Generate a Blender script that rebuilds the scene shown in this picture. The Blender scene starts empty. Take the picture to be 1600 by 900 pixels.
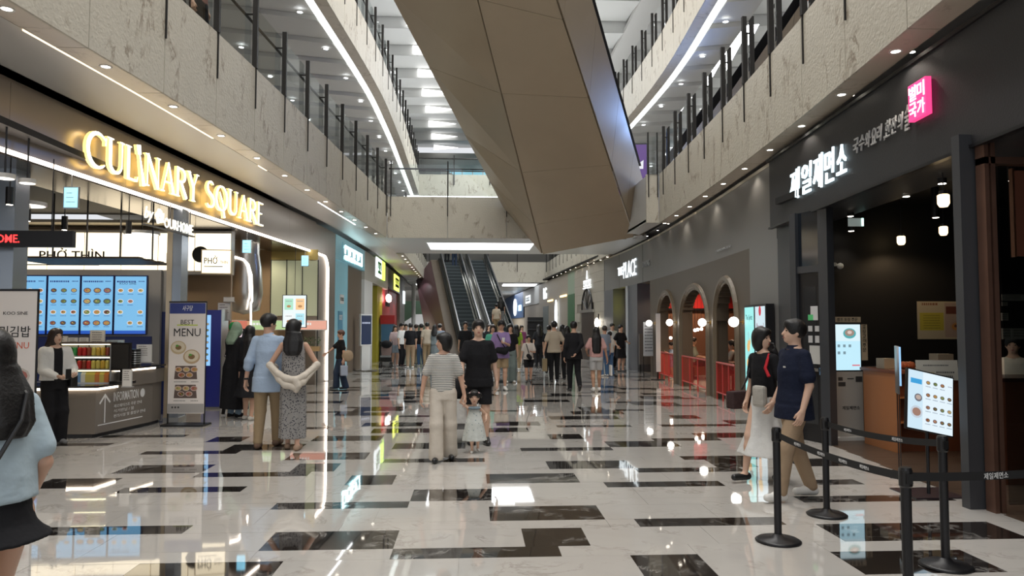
import bpy, bmesh, math, random
import numpy as np
from mathutils import Vector, Matrix
PI = math.pi
sin, cos = math.sin, math.cos
R = math.radians
rnd = random.Random(7)
sc = bpy.context.scene
C = sc.collection

# ---------------------------------------------------------------- camera
FPX, EYE = 1150.0, 1.65
PSI, TH = math.atan(62 / FPX), math.atan(58 / FPX)
FW = Vector((sin(PSI) * cos(TH), cos(PSI) * cos(TH), sin(TH)))
RT = Vector((cos(PSI), -sin(PSI), 0))
UP = RT.cross(FW)
cam_d = bpy.data.cameras.new('camera')
cam = bpy.data.objects.new('camera', cam_d)
C.objects.link(cam)
cam.location = (0, 0, EYE)
cam.rotation_euler = (PI / 2 + TH, 0, -PSI)
cam_d.sensor_width = 36
cam_d.lens = 36 * FPX / 1600
cam_d.clip_end = 300
sc.camera = cam
# ---------------------------------------------------------------- world + exposure
sc.view_settings.view_transform = 'Standard'
sc.view_settings.look = 'None'
sc.view_settings.gamma = 1
sc.view_settings.use_curve_mapping = False
sc.view_settings.exposure = 0.30
sc.cycles.max_bounces = 8
sc.cycles.diffuse_bounces = 3
sc.cycles.glossy_bounces = 4
sc.cycles.transmission_bounces = 6
sc.cycles.transparent_max_bounces = 12
sc.cycles.caustics_reflective = False
sc.cycles.caustics_refractive = False
w = bpy.data.worlds.new('world')
sc.world = w
w.use_nodes = True
w.node_tree.nodes['Background'].inputs[0].default_value = (0.86, 0.88, 0.92, 1)
w.node_tree.nodes['Background'].inputs[1].default_value = 0.75

def area(name, loc, rot, sx, sy, power, col=(1, 1, 1), spread=180):
    d = bpy.data.lights.new(name, 'AREA')
    d.shape = 'RECTANGLE'
    d.size, d.size_y = sx, sy
    d.energy = power
    d.color = col
    d.spread = R(spread)
    o = bpy.data.objects.new(name, d)
    o.location = loc
    o.rotation_euler = rot
    C.objects.link(o)
    return o
def spot(loc, power, ang=120, col=(1, 0.92, 0.82), r=0.04, rot=(0, 0, 0), blend=0.6):
    d = bpy.data.lights.new('downlight_or_fill_lamp', 'SPOT')
    d.energy = power; d.color = col; d.spot_size = R(ang); d.spot_blend = blend; d.shadow_soft_size = r
    o = bpy.data.objects.new('downlight_or_fill_lamp', d)
    o.location = loc; o.rotation_euler = rot
    C.objects.link(o)
    return o
# added unseen lamps high in the atrium, standing in for skylights (the downlights carry their own lamps, in the downlight builder)
area('atrium_fill_light', (0.8, 12, 15.6), (0, 0, 0), 6, 28, 2700, (1, 0.97, 0.93))
area('atrium_fill_light', (1.4, 41, 15.6), (0, 0, 0), 2.5, 14, 1600, (0.95, 0.98, 1))

# ---------------------------------------------------------------- projection helpers (photo pixel -> place)
def ray(x, y):
    return FW + (x - 800) / FPX * RT + (450 - y) / FPX * UP
def PZ(x, y, z=0.0):
    r = ray(x, y)
    t = (z - EYE) / r.z
    return Vector((r.x * t, r.y * t, z))
def PY(x, y, Y):
    r = ray(x, y)
    t = Y / r.y
    return Vector((r.x * t, Y, EYE + r.z * t))
def YW(px, side='R', off=0.0):
    lo, hi = 2.0, 80.0
    f = (lambda Y: XR(Y) - off) if side == 'R' else (lambda Y: XL(Y) + off)
    for _ in range(50):
        m = (lo + hi) / 2
        x = 738 + FPX * f(m) / m
        if (x > px) == (side == 'R'): lo = m
        else: hi = m
    return lo
def lerp_tab(tab, v):
    if v <= tab[0][0]: a, b = tab[0], tab[1]
    elif v >= tab[-1][0]: a, b = tab[-2], tab[-1]
    else:
        for a, b in zip(tab, tab[1:]):
            if a[0] <= v <= b[0]: break
    return a[1] + (b[1] - a[1]) * (v - a[0]) / (b[0] - a[0])
def smooth_tab(tab):
    return lambda v: sum(lerp_tab(tab, v + d) * k for d, k in ((-1.6, 1), (-0.8, 2), (0, 3), (0.8, 2), (1.6, 1))) / 9
XL = smooth_tab([(-6, -6.7), (8.5, -5.45), (12, -5.14), (16, -4.78), (22, -4.29), (29, -4.1), (36, -4.15), (48, -4.4), (70, -5.2)])
XR = smooth_tab([(-6, 3.75), (6.5, 4.72), (11.8, 5.15), (17, 5.55), (23, 5.86), (28, 5.86), (38, 5.34), (55, 4.6), (74, 3.8)])
XBL = smooth_tab([(-6, -4.95), (6.5, -4.17), (9.1, -3.87), (12.3, -3.62), (24.5, -2.83), (30, -2.75), (45, -3.0), (70, -3.4)])
XBR = smooth_tab([(-6, 3.1), (6.7, 4.22), (9.6, 4.55), (12.1, 4.78), (15, 5.0), (20.5, 5.3), (30, 5.6), (50, 5.1), (70, 4.0)])
X3L = smooth_tab([(-6, -5.2), (18.8, -3.73), (22.9, -3.45), (26.7, -3.25), (33, -3.22), (46, -3.4), (70, -3.9)])
X3R = smooth_tab([(-6, 4.6), (18.8, 5.95), (22.1, 6.2), (25, 6.27), (29, 6.2), (46, 5.6), (70, 4.4)])

# ---------------------------------------------------------------- materials
MATS = {}
def mat(name, col, rough=0.5, metal=0.0, emit=0, ecol=None, spec=0.5, coat=0, bump=0, bscale=20, var=0, vscale=4, trans=0, alpha=1):
    if name in MATS: return MATS[name]
    m = bpy.data.materials.new(name)
    m.use_nodes = True
    nt = m.node_tree
    b = nt.nodes['Principled BSDF']
    b.inputs['Base Color'].default_value = (*col, 1)
    b.inputs['Roughness'].default_value = rough
    b.inputs['Metallic'].default_value = metal
    b.inputs['Specular IOR Level'].default_value = spec
    b.inputs['Coat Weight'].default_value = coat
    b.inputs['Transmission Weight'].default_value = trans
    b.inputs['Alpha'].default_value = alpha
    if emit:
        b.inputs['Emission Color'].default_value = (*(ecol or col), 1)
        b.inputs['Emission Strength'].default_value = emit
    tc = None
    if bump or var:
        tc = nt.nodes.new('ShaderNodeTexCoord')
    if bump:
        n = nt.nodes.new('ShaderNodeTexNoise')
        n.inputs['Scale'].default_value = bscale
        n.inputs['Detail'].default_value = 3
        bp = nt.nodes.new('ShaderNodeBump')
        bp.inputs['Strength'].default_value = bump
        bp.inputs['Distance'].default_value = 0.02
        nt.links.new(tc.outputs['Object'], n.inputs['Vector'])
        nt.links.new(n.outputs['Fac'], bp.inputs['Height'])
        nt.links.new(bp.outputs['Normal'], b.inputs['Normal'])
    if var:
        n = nt.nodes.new('ShaderNodeTexNoise')
        n.inputs['Scale'].default_value = vscale
        n.inputs['Detail'].default_value = 5
        mx = nt.nodes.new('ShaderNodeMix')
        mx.data_type = 'RGBA'
        mx.inputs[6].default_value = (*[c * (1 - var) for c in col], 1)
        mx.inputs[7].default_value = (*[min(1, c * (1 + var)) for c in col], 1)
        nt.links.new(tc.outputs['Object'], n.inputs['Vector'])
        nt.links.new(n.outputs['Fac'], mx.inputs[0])
        nt.links.new(mx.outputs[2], b.inputs['Base Color'])
    MATS[name] = m
    return m

def stone(name, base, vein, rough, scale=1.0, bump=0.0, vamt=0.5, coat=0):
    """marble / travertine: cloudy base with sparse dark veins"""
    m = bpy.data.materials.new(name)
    m.use_nodes = True
    nt = m.node_tree
    b = nt.nodes['Principled BSDF']
    N, L = nt.nodes.new, nt.links.new
    geo = N('ShaderNodeNewGeometry')
    n1 = N('ShaderNodeTexNoise'); n1.inputs['Scale'].default_value = 1.1 * scale; n1.inputs['Detail'].default_value = 6; n1.inputs['Distortion'].default_value = 1.2
    n2 = N('ShaderNodeTexNoise'); n2.inputs['Scale'].default_value = 0.9 * scale; n2.inputs['Detail'].default_value = 9; n2.inputs['Roughness'].default_value = 0.65; n2.inputs['Distortion'].default_value = 0.6
    mp = N('ShaderNodeMapping'); mp.inputs['Rotation'].default_value = (0.5, 0.6, 0.3); mp.inputs['Scale'].default_value = (1.8, 1.8, 0.8)
    L(geo.outputs['Position'], n1.inputs['Vector']); L(geo.outputs['Position'], mp.inputs['Vector']); L(mp.outputs[0], n2.inputs['Vector'])
    rr = N('ShaderNodeValToRGB')
    e = rr.color_ramp.elements
    e[0].position = 0.465; e[0].color = (0, 0, 0, 1)
    e[1].position = 0.535; e[1].color = (0, 0, 0, 1)
    k = rr.color_ramp.elements.new(0.50); k.color = (1, 1, 1, 1)
    L(n2.outputs['Fac'], rr.inputs[0])
    r2 = N('ShaderNodeValToRGB')
    r2.color_ramp.elements[0].position = 0.48; r2.color_ramp.elements[1].position = 0.62
    L(n1.outputs['Fac'], r2.inputs[0])
    mul = N('ShaderNodeMath'); mul.operation = 'MULTIPLY'
    L(rr.outputs[0], mul.inputs[0]); L(r2.outputs[0], mul.inputs[1])
    m2 = N('ShaderNodeMath'); m2.operation = 'MULTIPLY'; m2.inputs[1].default_value = vamt
    L(mul.outputs[0], m2.inputs[0])
    mb = N('ShaderNodeMix'); mb.data_type = 'RGBA'
    mb.inputs[6].default_value = (*[c * 0.9 for c in base], 1); mb.inputs[7].default_value = (*[min(1, c * 1.08) for c in base], 1)
    L(n1.outputs['Fac'], mb.inputs[0])
    mx = N('ShaderNodeMix'); mx.data_type = 'RGBA'
    L(m2.outputs[0], mx.inputs[0]); L(mb.outputs[2], mx.inputs[6]); mx.inputs[7].default_value = (*vein, 1)
    L(mx.outputs[2], b.inputs['Base Color'])
    b.inputs['Roughness'].default_value = rough
    b.inputs['Coat Weight'].default_value = coat
    b.inputs['Coat Roughness'].default_value = 0.03
    if bump:
        n3 = N('ShaderNodeTexNoise'); n3.inputs['Scale'].default_value = 24; n3.inputs['Detail'].default_value = 2
        L(geo.outputs['Position'], n3.inputs['Vector'])
        bp = N('ShaderNodeBump'); bp.inputs['Strength'].default_value = bump; bp.inputs['Distance'].default_value = 0.02
        L(n3.outputs['Fac'], bp.inputs['Height']); L(bp.outputs[0], b.inputs['Normal'])
    MATS[name] = m
    return m

def vmat(name, emit=0.0, rough=0.5):
    """flat print: the colour of each printed patch comes from the mesh"""
    m = bpy.data.materials.new(name)
    m.use_nodes = True
    nt = m.node_tree
    b = nt.nodes['Principled BSDF']
    a = nt.nodes.new('ShaderNodeVertexColor'); a.layer_name = 'Col'
    if emit: b.inputs['Base Color'].default_value = (0.02, 0.02, 0.022, 1)
    else: nt.links.new(a.outputs[0], b.inputs['Base Color'])
    b.inputs['Roughness'].default_value = rough
    if emit:
        nt.links.new(a.outputs[0], b.inputs['Emission Color'])
        b.inputs['Emission Strength'].default_value = emit
    MATS[name] = m
    return m

def glass_mat(name, tint=(0.9, 0.96, 0.95), fac=0.10, rough=0.0):
    """thin clear sheet: mostly transparent with a fresnel reflection"""
    m = bpy.data.materials.new(name)
    m.use_nodes = True
    nt = m.node_tree
    for n in list(nt.nodes):
        if n.type == 'BSDF_PRINCIPLED': nt.nodes.remove(n)
    out = [n for n in nt.nodes if n.type == 'OUTPUT_MATERIAL'][0]
    t = nt.nodes.new('ShaderNodeBsdfTransparent'); t.inputs[0].default_value = (*tint, 1)
    g = nt.nodes.new('ShaderNodeBsdfGlossy'); g.inputs['Roughness'].default_value = rough
    f = nt.nodes.new('ShaderNodeFresnel'); f.inputs[0].default_value = 1.5
    ad = nt.nodes.new('ShaderNodeMath'); ad.operation = 'MULTIPLY_ADD'; ad.inputs[1].default_value = 1.0; ad.inputs[2].default_value = fac
    nt.links.new(f.outputs[0], ad.inputs[0])
    mx = nt.nodes.new('ShaderNodeMixShader')
    nt.links.new(ad.outputs[0], mx.inputs[0]); nt.links.new(t.outputs[0], mx.inputs[1]); nt.links.new(g.outputs[0], mx.inputs[2])
    nt.links.new(mx.outputs[0], out.inputs[0])
    MATS[name] = m
    return m

# ---------------------------------------------------------------- mesh building
class MB:
    def __init__(s): s.v = []; s.f = []; s.mi = []; s.col = []; s.cur = 0; s.M = Matrix.Identity(4); s.vc = None
    def add(s, vs, fs, mi=None, col=None):
        n = len(s.v)
        s.v += [tuple(s.M @ Vector(p)) for p in vs]
        for f in fs:
            s.f.append([n + i for i in f]); s.mi.append(s.cur if mi is None else mi); s.col.append(col or s.vc)
        return s
    def box(s, x0, x1, y0, y1, z0, z1, **k):
        return s.add([(x0, y0, z0), (x1, y0, z0), (x1, y1, z0), (x0, y1, z0), (x0, y0, z1), (x1, y0, z1), (x1, y1, z1), (x0, y1, z1)],
                     [(0, 3, 2, 1), (4, 5, 6, 7), (0, 1, 5, 4), (1, 2, 6, 5), (2, 3, 7, 6), (3, 0, 4, 7)], **k)
    def quad(s, a, b, c, d, **k): return s.add([a, b, c, d], [(0, 1, 2, 3)], **k)
    def prism(s, poly, z0, z1, **k):
        """polygon in local xy, thick from z0 to z1"""
        n = len(poly)
        ar = sum(poly[i][0] * poly[(i + 1) % n][1] - poly[(i + 1) % n][0] * poly[i][1] for i in range(n))
        if ar < 0: poly = poly[::-1]
        vs = [(p[0], p[1], z0) for p in poly] + [(p[0], p[1], z1) for p in poly]
        fs = [tuple(range(n))[::-1], tuple(range(n, 2 * n))] + [(i, (i + 1) % n, n + (i + 1) % n, n + i) for i in range(n)]
        return s.add(vs, fs, **k)
    def tube(s, pts, r, seg=8, caps=True, **k):
        pts = [Vector(p) for p in pts]
        rs = r if isinstance(r, (list, tuple)) else [r] * len(pts)
        vs = []; fs = []
        up = None
        for i, p in enumerate(pts):
            d = (pts[min(i + 1, len(pts) - 1)] - pts[max(i - 1, 0)]).normalized()
            if up is None: up = Vector((0, 0, 1)) if abs(d.z) < 0.9 else Vector((1, 0, 0))
            a = d.cross(up).normalized(); b = a.cross(d).normalized(); up = b
            for j in range(seg):
                t = 2 * PI * j / seg
                vs.append(p + (a * cos(t) + b * sin(t)) * rs[i])
        for i in range(len(pts) - 1):
            for j in range(seg):
                q = (j + 1) % seg
                fs.append((i * seg + j, (i + 1) * seg + j, (i + 1) * seg + q, i * seg + q)[::-1])
        if caps:
            fs.append(tuple(range(seg))); fs.append(tuple(range((len(pts) - 1) * seg, len(pts) * seg))[::-1])
        return s.add(vs, fs, **k)
    def cyl(s, x, y, z0, z1, r, seg=16, r2=None, **k):
        return s.tube([(x, y, z0), (x, y, z1)], [r, r if r2 is None else r2], seg, **k)
    def sph(s, c, r, seg=12, ring=8, **k):
        rx, ry, rz = r if isinstance(r, (list, tuple)) else (r, r, r)
        vs = [(c[0], c[1], c[2] - rz)]
        for i in range(1, ring):
            t = -PI / 2 + PI * i / ring
            vs += [(c[0] + rx * cos(t) * cos(2 * PI * j / seg), c[1] + ry * cos(t) * sin(2 * PI * j / seg), c[2] + rz * sin(t)) for j in range(seg)]
        vs.append((c[0], c[1], c[2] + rz))
        fs = [(0, 1 + (j + 1) % seg, 1 + j) for j in range(seg)]
        for i in range(ring - 2):
            for j in range(seg):
                a = 1 + i * seg; q = (j + 1) % seg
                fs.append((a + j, a + q, a + seg + q, a + seg + j))
        a = 1 + (ring - 2) * seg
        fs += [(a + j, a + (j + 1) % seg, len(vs) - 1) for j in range(seg)]
        return s.add(vs, fs, **k)
    def lathe(s, prof, seg=24, x=0, y=0, **k):
        vs = []; fs = []
        n = len(prof)
        for j in range(seg):
            t = 2 * PI * j / seg
            vs += [(x + r * cos(t), y + r * sin(t), z) for r, z in prof]
        for j in range(seg):
            q = (j + 1) % seg
            for i in range(n - 1): fs.append((j * n + i, q * n + i, q * n + i + 1, j * n + i + 1))
        return s.add(vs, fs, **k)
    def mesh(s, name, mats, smooth=False):
        me = bpy.data.meshes.new(name)
        me.from_pydata(s.v, [], s.f)
        for m in (mats if isinstance(mats, (list, tuple)) else [mats]): me.materials.append(m)
        me.polygons.foreach_set('material_index', s.mi)
        if any(c is not None for c in s.col):
            ca = me.color_attributes.new('Col', 'FLOAT_COLOR', 'CORNER')
            arr = []
            for p, c in zip(me.polygons, s.col): arr += list((*(c or (1, 1, 1)), 1)) * p.loop_total
            ca.data.foreach_set('color', arr)
        if smooth: me.shade_smooth()
        me.update()
        return me
    def build(s, name, mats, parent=None, smooth=False, loc=None, bevel=0):
        me = s.mesh(name, mats, smooth)
        if bevel:
            bm = bmesh.new(); bm.from_mesh(me)
            bmesh.ops.bevel(bm, geom=[e for e in bm.edges], offset=bevel, segments=2, affect='EDGES', profile=0.6)
            bm.to_mesh(me); bm.free()
        return link(name, me, parent, loc)
def link(name, me, parent=None, loc=None):
    o = bpy.data.objects.new(name, me)
    C.objects.link(o)
    if parent:
        o.parent = parent
        if not loc: o.matrix_parent_inverse = INV.get(parent.name, Matrix.Identity(4))
    if loc: o.location = loc
    return o
INV = {}
def tag(o, label, cat, group=None, kind=None):
    o['label'] = label; o['category'] = cat
    if group: o['group'] = group
    if kind: o['kind'] = kind
    return o
ORD = 'first second third fourth fifth sixth seventh eighth ninth tenth eleventh twelfth thirteenth fourteenth fifteenth sixteenth seventeenth eighteenth nineteenth twentieth twenty-first twenty-second twenty-third twenty-fourth twenty-fifth twenty-sixth twenty-seventh twenty-eighth twenty-ninth thirtieth'.split()
def thing(name, label, cat, loc=(0, 0, 0), rotz=0, group=None):
    """an Empty at the base of the thing; its parts are built in the thing's own frame unless built with wpart()"""
    o = bpy.data.objects.new(name, None)
    o.empty_display_size = 0.1
    C.objects.link(o)
    o.location = loc; o.rotation_euler = (0, 0, rotz)
    return tag(o, label, cat, group)
def wthing(name, label, cat, M, group=None):
    o = bpy.data.objects.new(name, None)
    o.empty_display_size = 0.1
    C.objects.link(o)
    o.matrix_world = M
    return tag(o, label, cat, group)
def struct(o):
    o['kind'] = 'structure'
    return o
def plabel(o, label):
    o['label'] = label
    return o
def copy_tree(o, parent=None):
    c = o.copy(); C.objects.link(c)
    if parent: c.parent = parent
    for ch in o.children: copy_tree(ch, c)
    return c

def wf(side, Y, z=0.0, off=0.0):
    """frame on a side wall: x reads left to right for someone facing the wall, y up, z out into the concourse"""
    fn = XL if side == 'L' else XR
    t = Vector((fn(Y + 0.3) - fn(Y - 0.3), 0.6, 0)).normalized()
    if side == 'L': x = t; n = Vector((t.y, -t.x, 0))
    else: x = -t; n = Vector((-t.y, t.x, 0))
    M = Matrix((x, Vector((0, 0, 1)), n)).transposed().to_4x4()
    M.translation = Vector((fn(Y), Y, z)) + n * off
    return M
def ff(loc, ang=0.0, tilt=0.0):
    """upright frame: x to the viewer's right, y up, z towards the viewer when ang=0; ang turns it about the vertical"""
    M = Matrix.Rotation(ang, 4, 'Z') @ Matrix.Rotation(PI / 2 - tilt, 4, 'X')
    M.translation = Vector(loc)
    return M
def text_mesh(s, mats, w=None, h=None, ext=0.004, name='lettering', bold=0.0, shear=0, cx=0, cy=0, res=2):
    cu = bpy.data.curves.new(name, 'FONT')
    cu.body = s; cu.extrude = ext; cu.offset = bold; cu.shear = shear; cu.resolution_u = res
    ob = bpy.data.objects.new(name, cu)
    C.objects.link(ob)
    bpy.context.view_layer.update()
    dg = bpy.context.evaluated_depsgraph_get()
    me = bpy.data.meshes.new_from_object(ob.evaluated_get(dg))
    bpy.data.objects.remove(ob)
    n = len(me.vertices)
    co = np.zeros(n * 3); me.vertices.foreach_get('co', co); co = co.reshape(-1, 3)
    lo, hi = co.min(0), co.max(0)
    sz = hi - lo
    sx = (w / sz[0]) if w else None
    sy = (h / sz[1]) if h else None
    if sx is None: sx = sy
    if sy is None: sy = sx
    co[:, 0] = (co[:, 0] - (lo[0] + hi[0]) / 2) * sx + cx
    co[:, 1] = (co[:, 1] - (lo[1] + hi[1]) / 2) * sy + cy
    co[:, 2] -= lo[2]
    me.vertices.foreach_set('co', co.ravel()); me.update()
    me.materials.clear(); me.materials.append(mats)
    me.name = name
    return me
def text(s, m, parent, M=None, name='lettering', **k):
    me = text_mesh(s, m, name=name, **k)
    if M is not None: me.transform(M)
    return link(name, me, parent)
def TR(x=0, y=0, z=0): return Matrix.Translation((x, y, z))

M_ = mat
WHITE_P = mat('white_paint', (0.72, 0.72, 0.70), 0.45)
GREY_P = mat('grey_metal_panel', (0.22, 0.215, 0.21), 0.42, 0.3)
BLACKM = mat('black_metal', (0.012, 0.012, 0.014), 0.38, 0.2)
DARKM = mat('dark_grey_panel', (0.035, 0.036, 0.04), 0.45)
BLACKP = mat('black_plastic', (0.01, 0.01, 0.011), 0.3)
STEEL = mat('brushed_steel', (0.55, 0.55, 0.54), 0.28, 1.0)
BRONZE = mat('bronze_post', (0.02, 0.018, 0.016), 0.6, 0.0, spec=0.25)
TAUPE = mat('taupe_satin_metal', (0.33, 0.29, 0.25), 0.33, 0.75)
LITE = mat('warm_light', (1, 0.93, 0.82), 0.5, emit=9, ecol=(1, 0.9, 0.76))
LITC = mat('cool_light', (1, 1, 1), 0.5, emit=5, ecol=(0.93, 0.97, 1))
STRIPW = mat('light_strip_warm', (1, 0.95, 0.9), 0.5, emit=6, ecol=(1, 0.86, 0.74))
SIGNW = mat('sign_white_light', (1, 1, 1), 0.5, emit=1.0, ecol=(0.86, 0.95, 1))
LBLACK = mat('black_print', (0.012, 0.012, 0.014), 0.6)
LWHITE = mat('white_print', (0.8, 0.8, 0.8), 0.6)
PRINT = vmat('printed_sheet')
SCREEN = vmat('lit_screen', 0.82, 0.2)
CREAM_P = mat('cream_panel', (0.62, 0.52, 0.36), 0.5)
GLASS = glass_mat('clear_glass', (0.88, 0.94, 0.93), 0.07)
GLASSD = glass_mat('shop_glass', (0.75, 0.8, 0.82), 0.05)
# ================================================================ STRUCTURE
MARB = stone('white_marble', (0.55, 0.525, 0.49), (0.30, 0.27, 0.24), 0.035, 1.5, vamt=0.55, coat=0.5)
DARB = stone('black_marble', (0.020, 0.016, 0.014), (0.5, 0.48, 0.45), 0.035, 1.6, vamt=0.5, coat=0.6)
TRAV = stone('beige_textured_stone', (0.52, 0.485, 0.405), (0.17, 0.12, 0.075), 0.6, 1.25, bump=0.45, vamt=0.75)
TRAVS = stone('beige_soffit_stone', (0.56, 0.49, 0.40), (0.2, 0.14, 0.09), 0.3, 1.2, vamt=0.6)
SOFF = mat('soffit_white', (0.60, 0.59, 0.57), 0.4)
SOFG = mat('soffit_grey', (0.55, 0.54, 0.52), 0.5)
GROUT = mat('grout', (0.33, 0.31, 0.28), 0.6)

def ribbon(mb, fn, o0, z0, o1, z1, Ya, Yb, step=1.5, flip=False):
    """surface following a plan curve between two (offset, height) rails"""
    n = max(1, int(round((Yb - Ya) / step)))
    vs = []
    for i in range(n + 1):
        Y = Ya + (Yb - Ya) * i / n
        vs += [(fn(Y) + o0, Y, z0), (fn(Y) + o1, Y, z1)]
    fs = [(2 * i, 2 * i + 1, 2 * i + 3, 2 * i + 2) for i in range(n)]
    if flip: fs = [f[::-1] for f in fs]
    mb.add(vs, fs)
def slab(mb, fn, o0, o1, z0, z1, Ya, Yb, step=1.5):
    """solid following a plan curve: offset o0..o1, height z0..z1"""
    n = max(1, int(round((Yb - Ya) / step)))
    vs = []
    for i in range(n + 1):
        Y = Ya + (Yb - Ya) * i / n
        X = fn(Y)
        vs += [(X + o0, Y, z0), (X + o1, Y, z0), (X + o1, Y, z1), (X + o0, Y, z1)]
    fs = [(0, 3, 2, 1), (4 * n, 4 * n + 1, 4 * n + 2, 4 * n + 3)]
    for i in range(n):
        a = 4 * i
        for j in range(4): fs.append((a + j, a + (j + 1) % 4, a + 4 + (j + 1) % 4, a + 4 + j)[::-1])
    mb.add(vs, [f[::-1] for f in fs])

# ---- floor: grout bed, and marble tiles laid in alternating thin and wide rows
floor = struct(MB().box(-16, 16, -6, 90, -0.2, -0.004).build('floor', GROUT))
BLK = [(214, 440, 876, 912), (428, 622, 830, 858), (614, 872.5, 857, 871), (815.5, 908, 828, 855), (987, 1092, 872, 905), (50, 296, 821, 832), (1305, 1513, 872.5, 905),
       (1284, 1560, 829, 856), (992, 1222, 815, 827), (766, 933, 793, 814), (430, 637, 785, 795), (645, 799.5, 766, 782), (547.5, 617.5, 744, 757), (760, 897, 742, 756.5),
       (185, 380, 762, 769), (945, 1130, 758, 766), (307, 484, 739, 743.5), (461, 529, 725, 736), (452, 575, 709, 718), (86, 179, 747, 761), (205, 327, 727, 738.5),
       (215, 369, 705, 709), (327, 381, 683, 690.5), (380, 500, 695, 703), (490, 596, 682, 689), (600, 756, 718, 723), (617, 735, 690, 693), (110, 193, 692, 696),
       (155, 280, 680, 683), (854, 977, 724, 735), (997, 1160, 737, 743), (814, 957, 703, 706.5), (856, 906, 682, 688.5), (946, 1052, 694, 703), (1010, 1110, 682.5, 691),
       (1060, 1173, 709.5, 719), (1110, 1175, 725.5, 736), (1244, 1315, 745.5, 760), (1249, 1510, 785.5, 794), (1372, 1430, 741, 749), (1245, 1325, 722, 726),
       (870, 988, 668, 671), (742, 824, 671, 677), (764, 842, 662, 667), (808, 884, 640, 643.5), (764, 831, 646, 650), (856, 961, 651.5, 653.5), (890, 964, 645, 646.5),
       (946, 1007, 634, 638), (962, 1002, 640, 645), (917, 982, 623, 626), (960, 1019, 619, 621.5), (874, 944, 628.5, 631), (785, 878, 631, 633), (1036, 1075, 648, 652.5),
       (1018, 1130, 660.5, 662.5), (1066, 1160, 673, 679.5), (1115, 1165, 656, 661), (1036, 1129, 639, 640.5), (1009, 1095, 627.5, 629), (570, 668, 659.5, 661.5),
       (580, 670, 671.5, 678), (486, 560, 644, 646), (560, 635, 633, 637), (570, 612, 639.5, 645), (624, 666, 646.5, 650.5), (502, 586, 628, 630.5), (480, 534, 651, 653),
       (470, 510, 668.5, 671), (574, 644, 622.5, 625)]
U = 0.245
rows = []
for k in range(-3, 70):
    y0 = 5.32 + 0.735 * k
    rows.append((y0, y0 + U, 5)); rows.append((y0 + U, y0 + 0.735, 4))
black = {}
for (a, b, c1, c2) in BLK:
    p, q, m = PZ(a, c1), PZ(b, c1), PZ((a + b) / 2, (c1 + c2) / 2)
    ri = min(range(len(rows)), key=lambda i: abs((rows[i][0] + rows[i][1]) / 2 - m.y) + (0.2 if (rows[i][2] == 5) != ((q.x - p.x) > 1.12 and (p.y - PZ(a, c2).y) < 0.33) else 0))
    u0 = round((p.x + 0.09) / U); n = max(2, round((q.x - p.x) / U))
    black.setdefault(ri, []).append((u0, u0 + n))
tile_rnd = random.Random(11)
tiles = []
for ri, (ya, yb, ln) in enumerate(rows):
    bl = sorted(black.get(ri, []))
    if ya > 13.2:
        bl = []; u = -30 + tile_rnd.randrange(0, 9)
        while u < 34:
            n = ln if ln == 5 else tile_rnd.choice([4, 4, 2])
            if tile_rnd.random() < 0.8: bl.append((u, u + n))
            u += n + tile_rnd.choice([5, 7, 9, 12, 14])
    u = -34
    lo = int((XL((ya + yb) / 2) - (4.2 if 5 < ya < 24 else 0.6)) / U); hi = int((XR((ya + yb) / 2) + 0.5) / U)
    segs = []; u = lo
    for (a, b) in bl:
        if a < u or b > hi: continue
        while a - u > 5: n = min(tile_rnd.choice([4, 4, 5]), a - u); segs.append((u, u + n, 0)); u += n
        if a > u: segs.append((u, a, 0))
        segs.append((a, b, 1)); u = b
    while hi - u > 0: n = min(tile_rnd.choice([4, 4, 5]), hi - u); segs.append((u, u + n, 0)); u += n
    tiles += [(s_[0] * U - 0.09, s_[1] * U - 0.09, ya, yb, s_[2]) for s_ in segs]
def tile_mb(mb, x0, x1, y0, y1, j):
    g = 0.0012
    hs = [tile_rnd.uniform(-0.0005, 0.0005) for _ in range(4)]
    if y0 > 26: hs = [0, 0, 0, 0]
    x0 += g; x1 -= g; y0 += g; y1 -= g
    mb.add([(x0, y0, -0.012), (x1, y0, -0.012), (x1, y1, -0.012), (x0, y1, -0.012), (x0, y0, hs[0]), (x1, y0, hs[1]), (x1, y1, hs[2]), (x0, y1, hs[3])],
           [(4, 5, 6, 7), (0, 1, 5, 4), (1, 2, 6, 5), (2, 3, 7, 6), (3, 0, 4, 7)], mi=j)
inview = [t for t in tiles if t[3] > 4.4 and abs(((t[0] + t[1]) / 2) / ((t[2] + t[3]) / 2) * FPX - 62) < 850]
inview.sort(key=lambda t: t[2])
single = inview[:290]; ids = set(map(id, single))
for t in single:
    mb = MB(); tile_mb(mb, *t[:4], 0)
    mb.build('floor_tile', DARB if t[4] else MARB, floor)
far = MB()
for t in tiles:
    if id(t) not in ids: tile_mb(far, *t[:4], t[4])
o = far.build('floor_tiles_beyond', [MARB, DARB], floor); o['kind'] = 'stuff'

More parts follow.
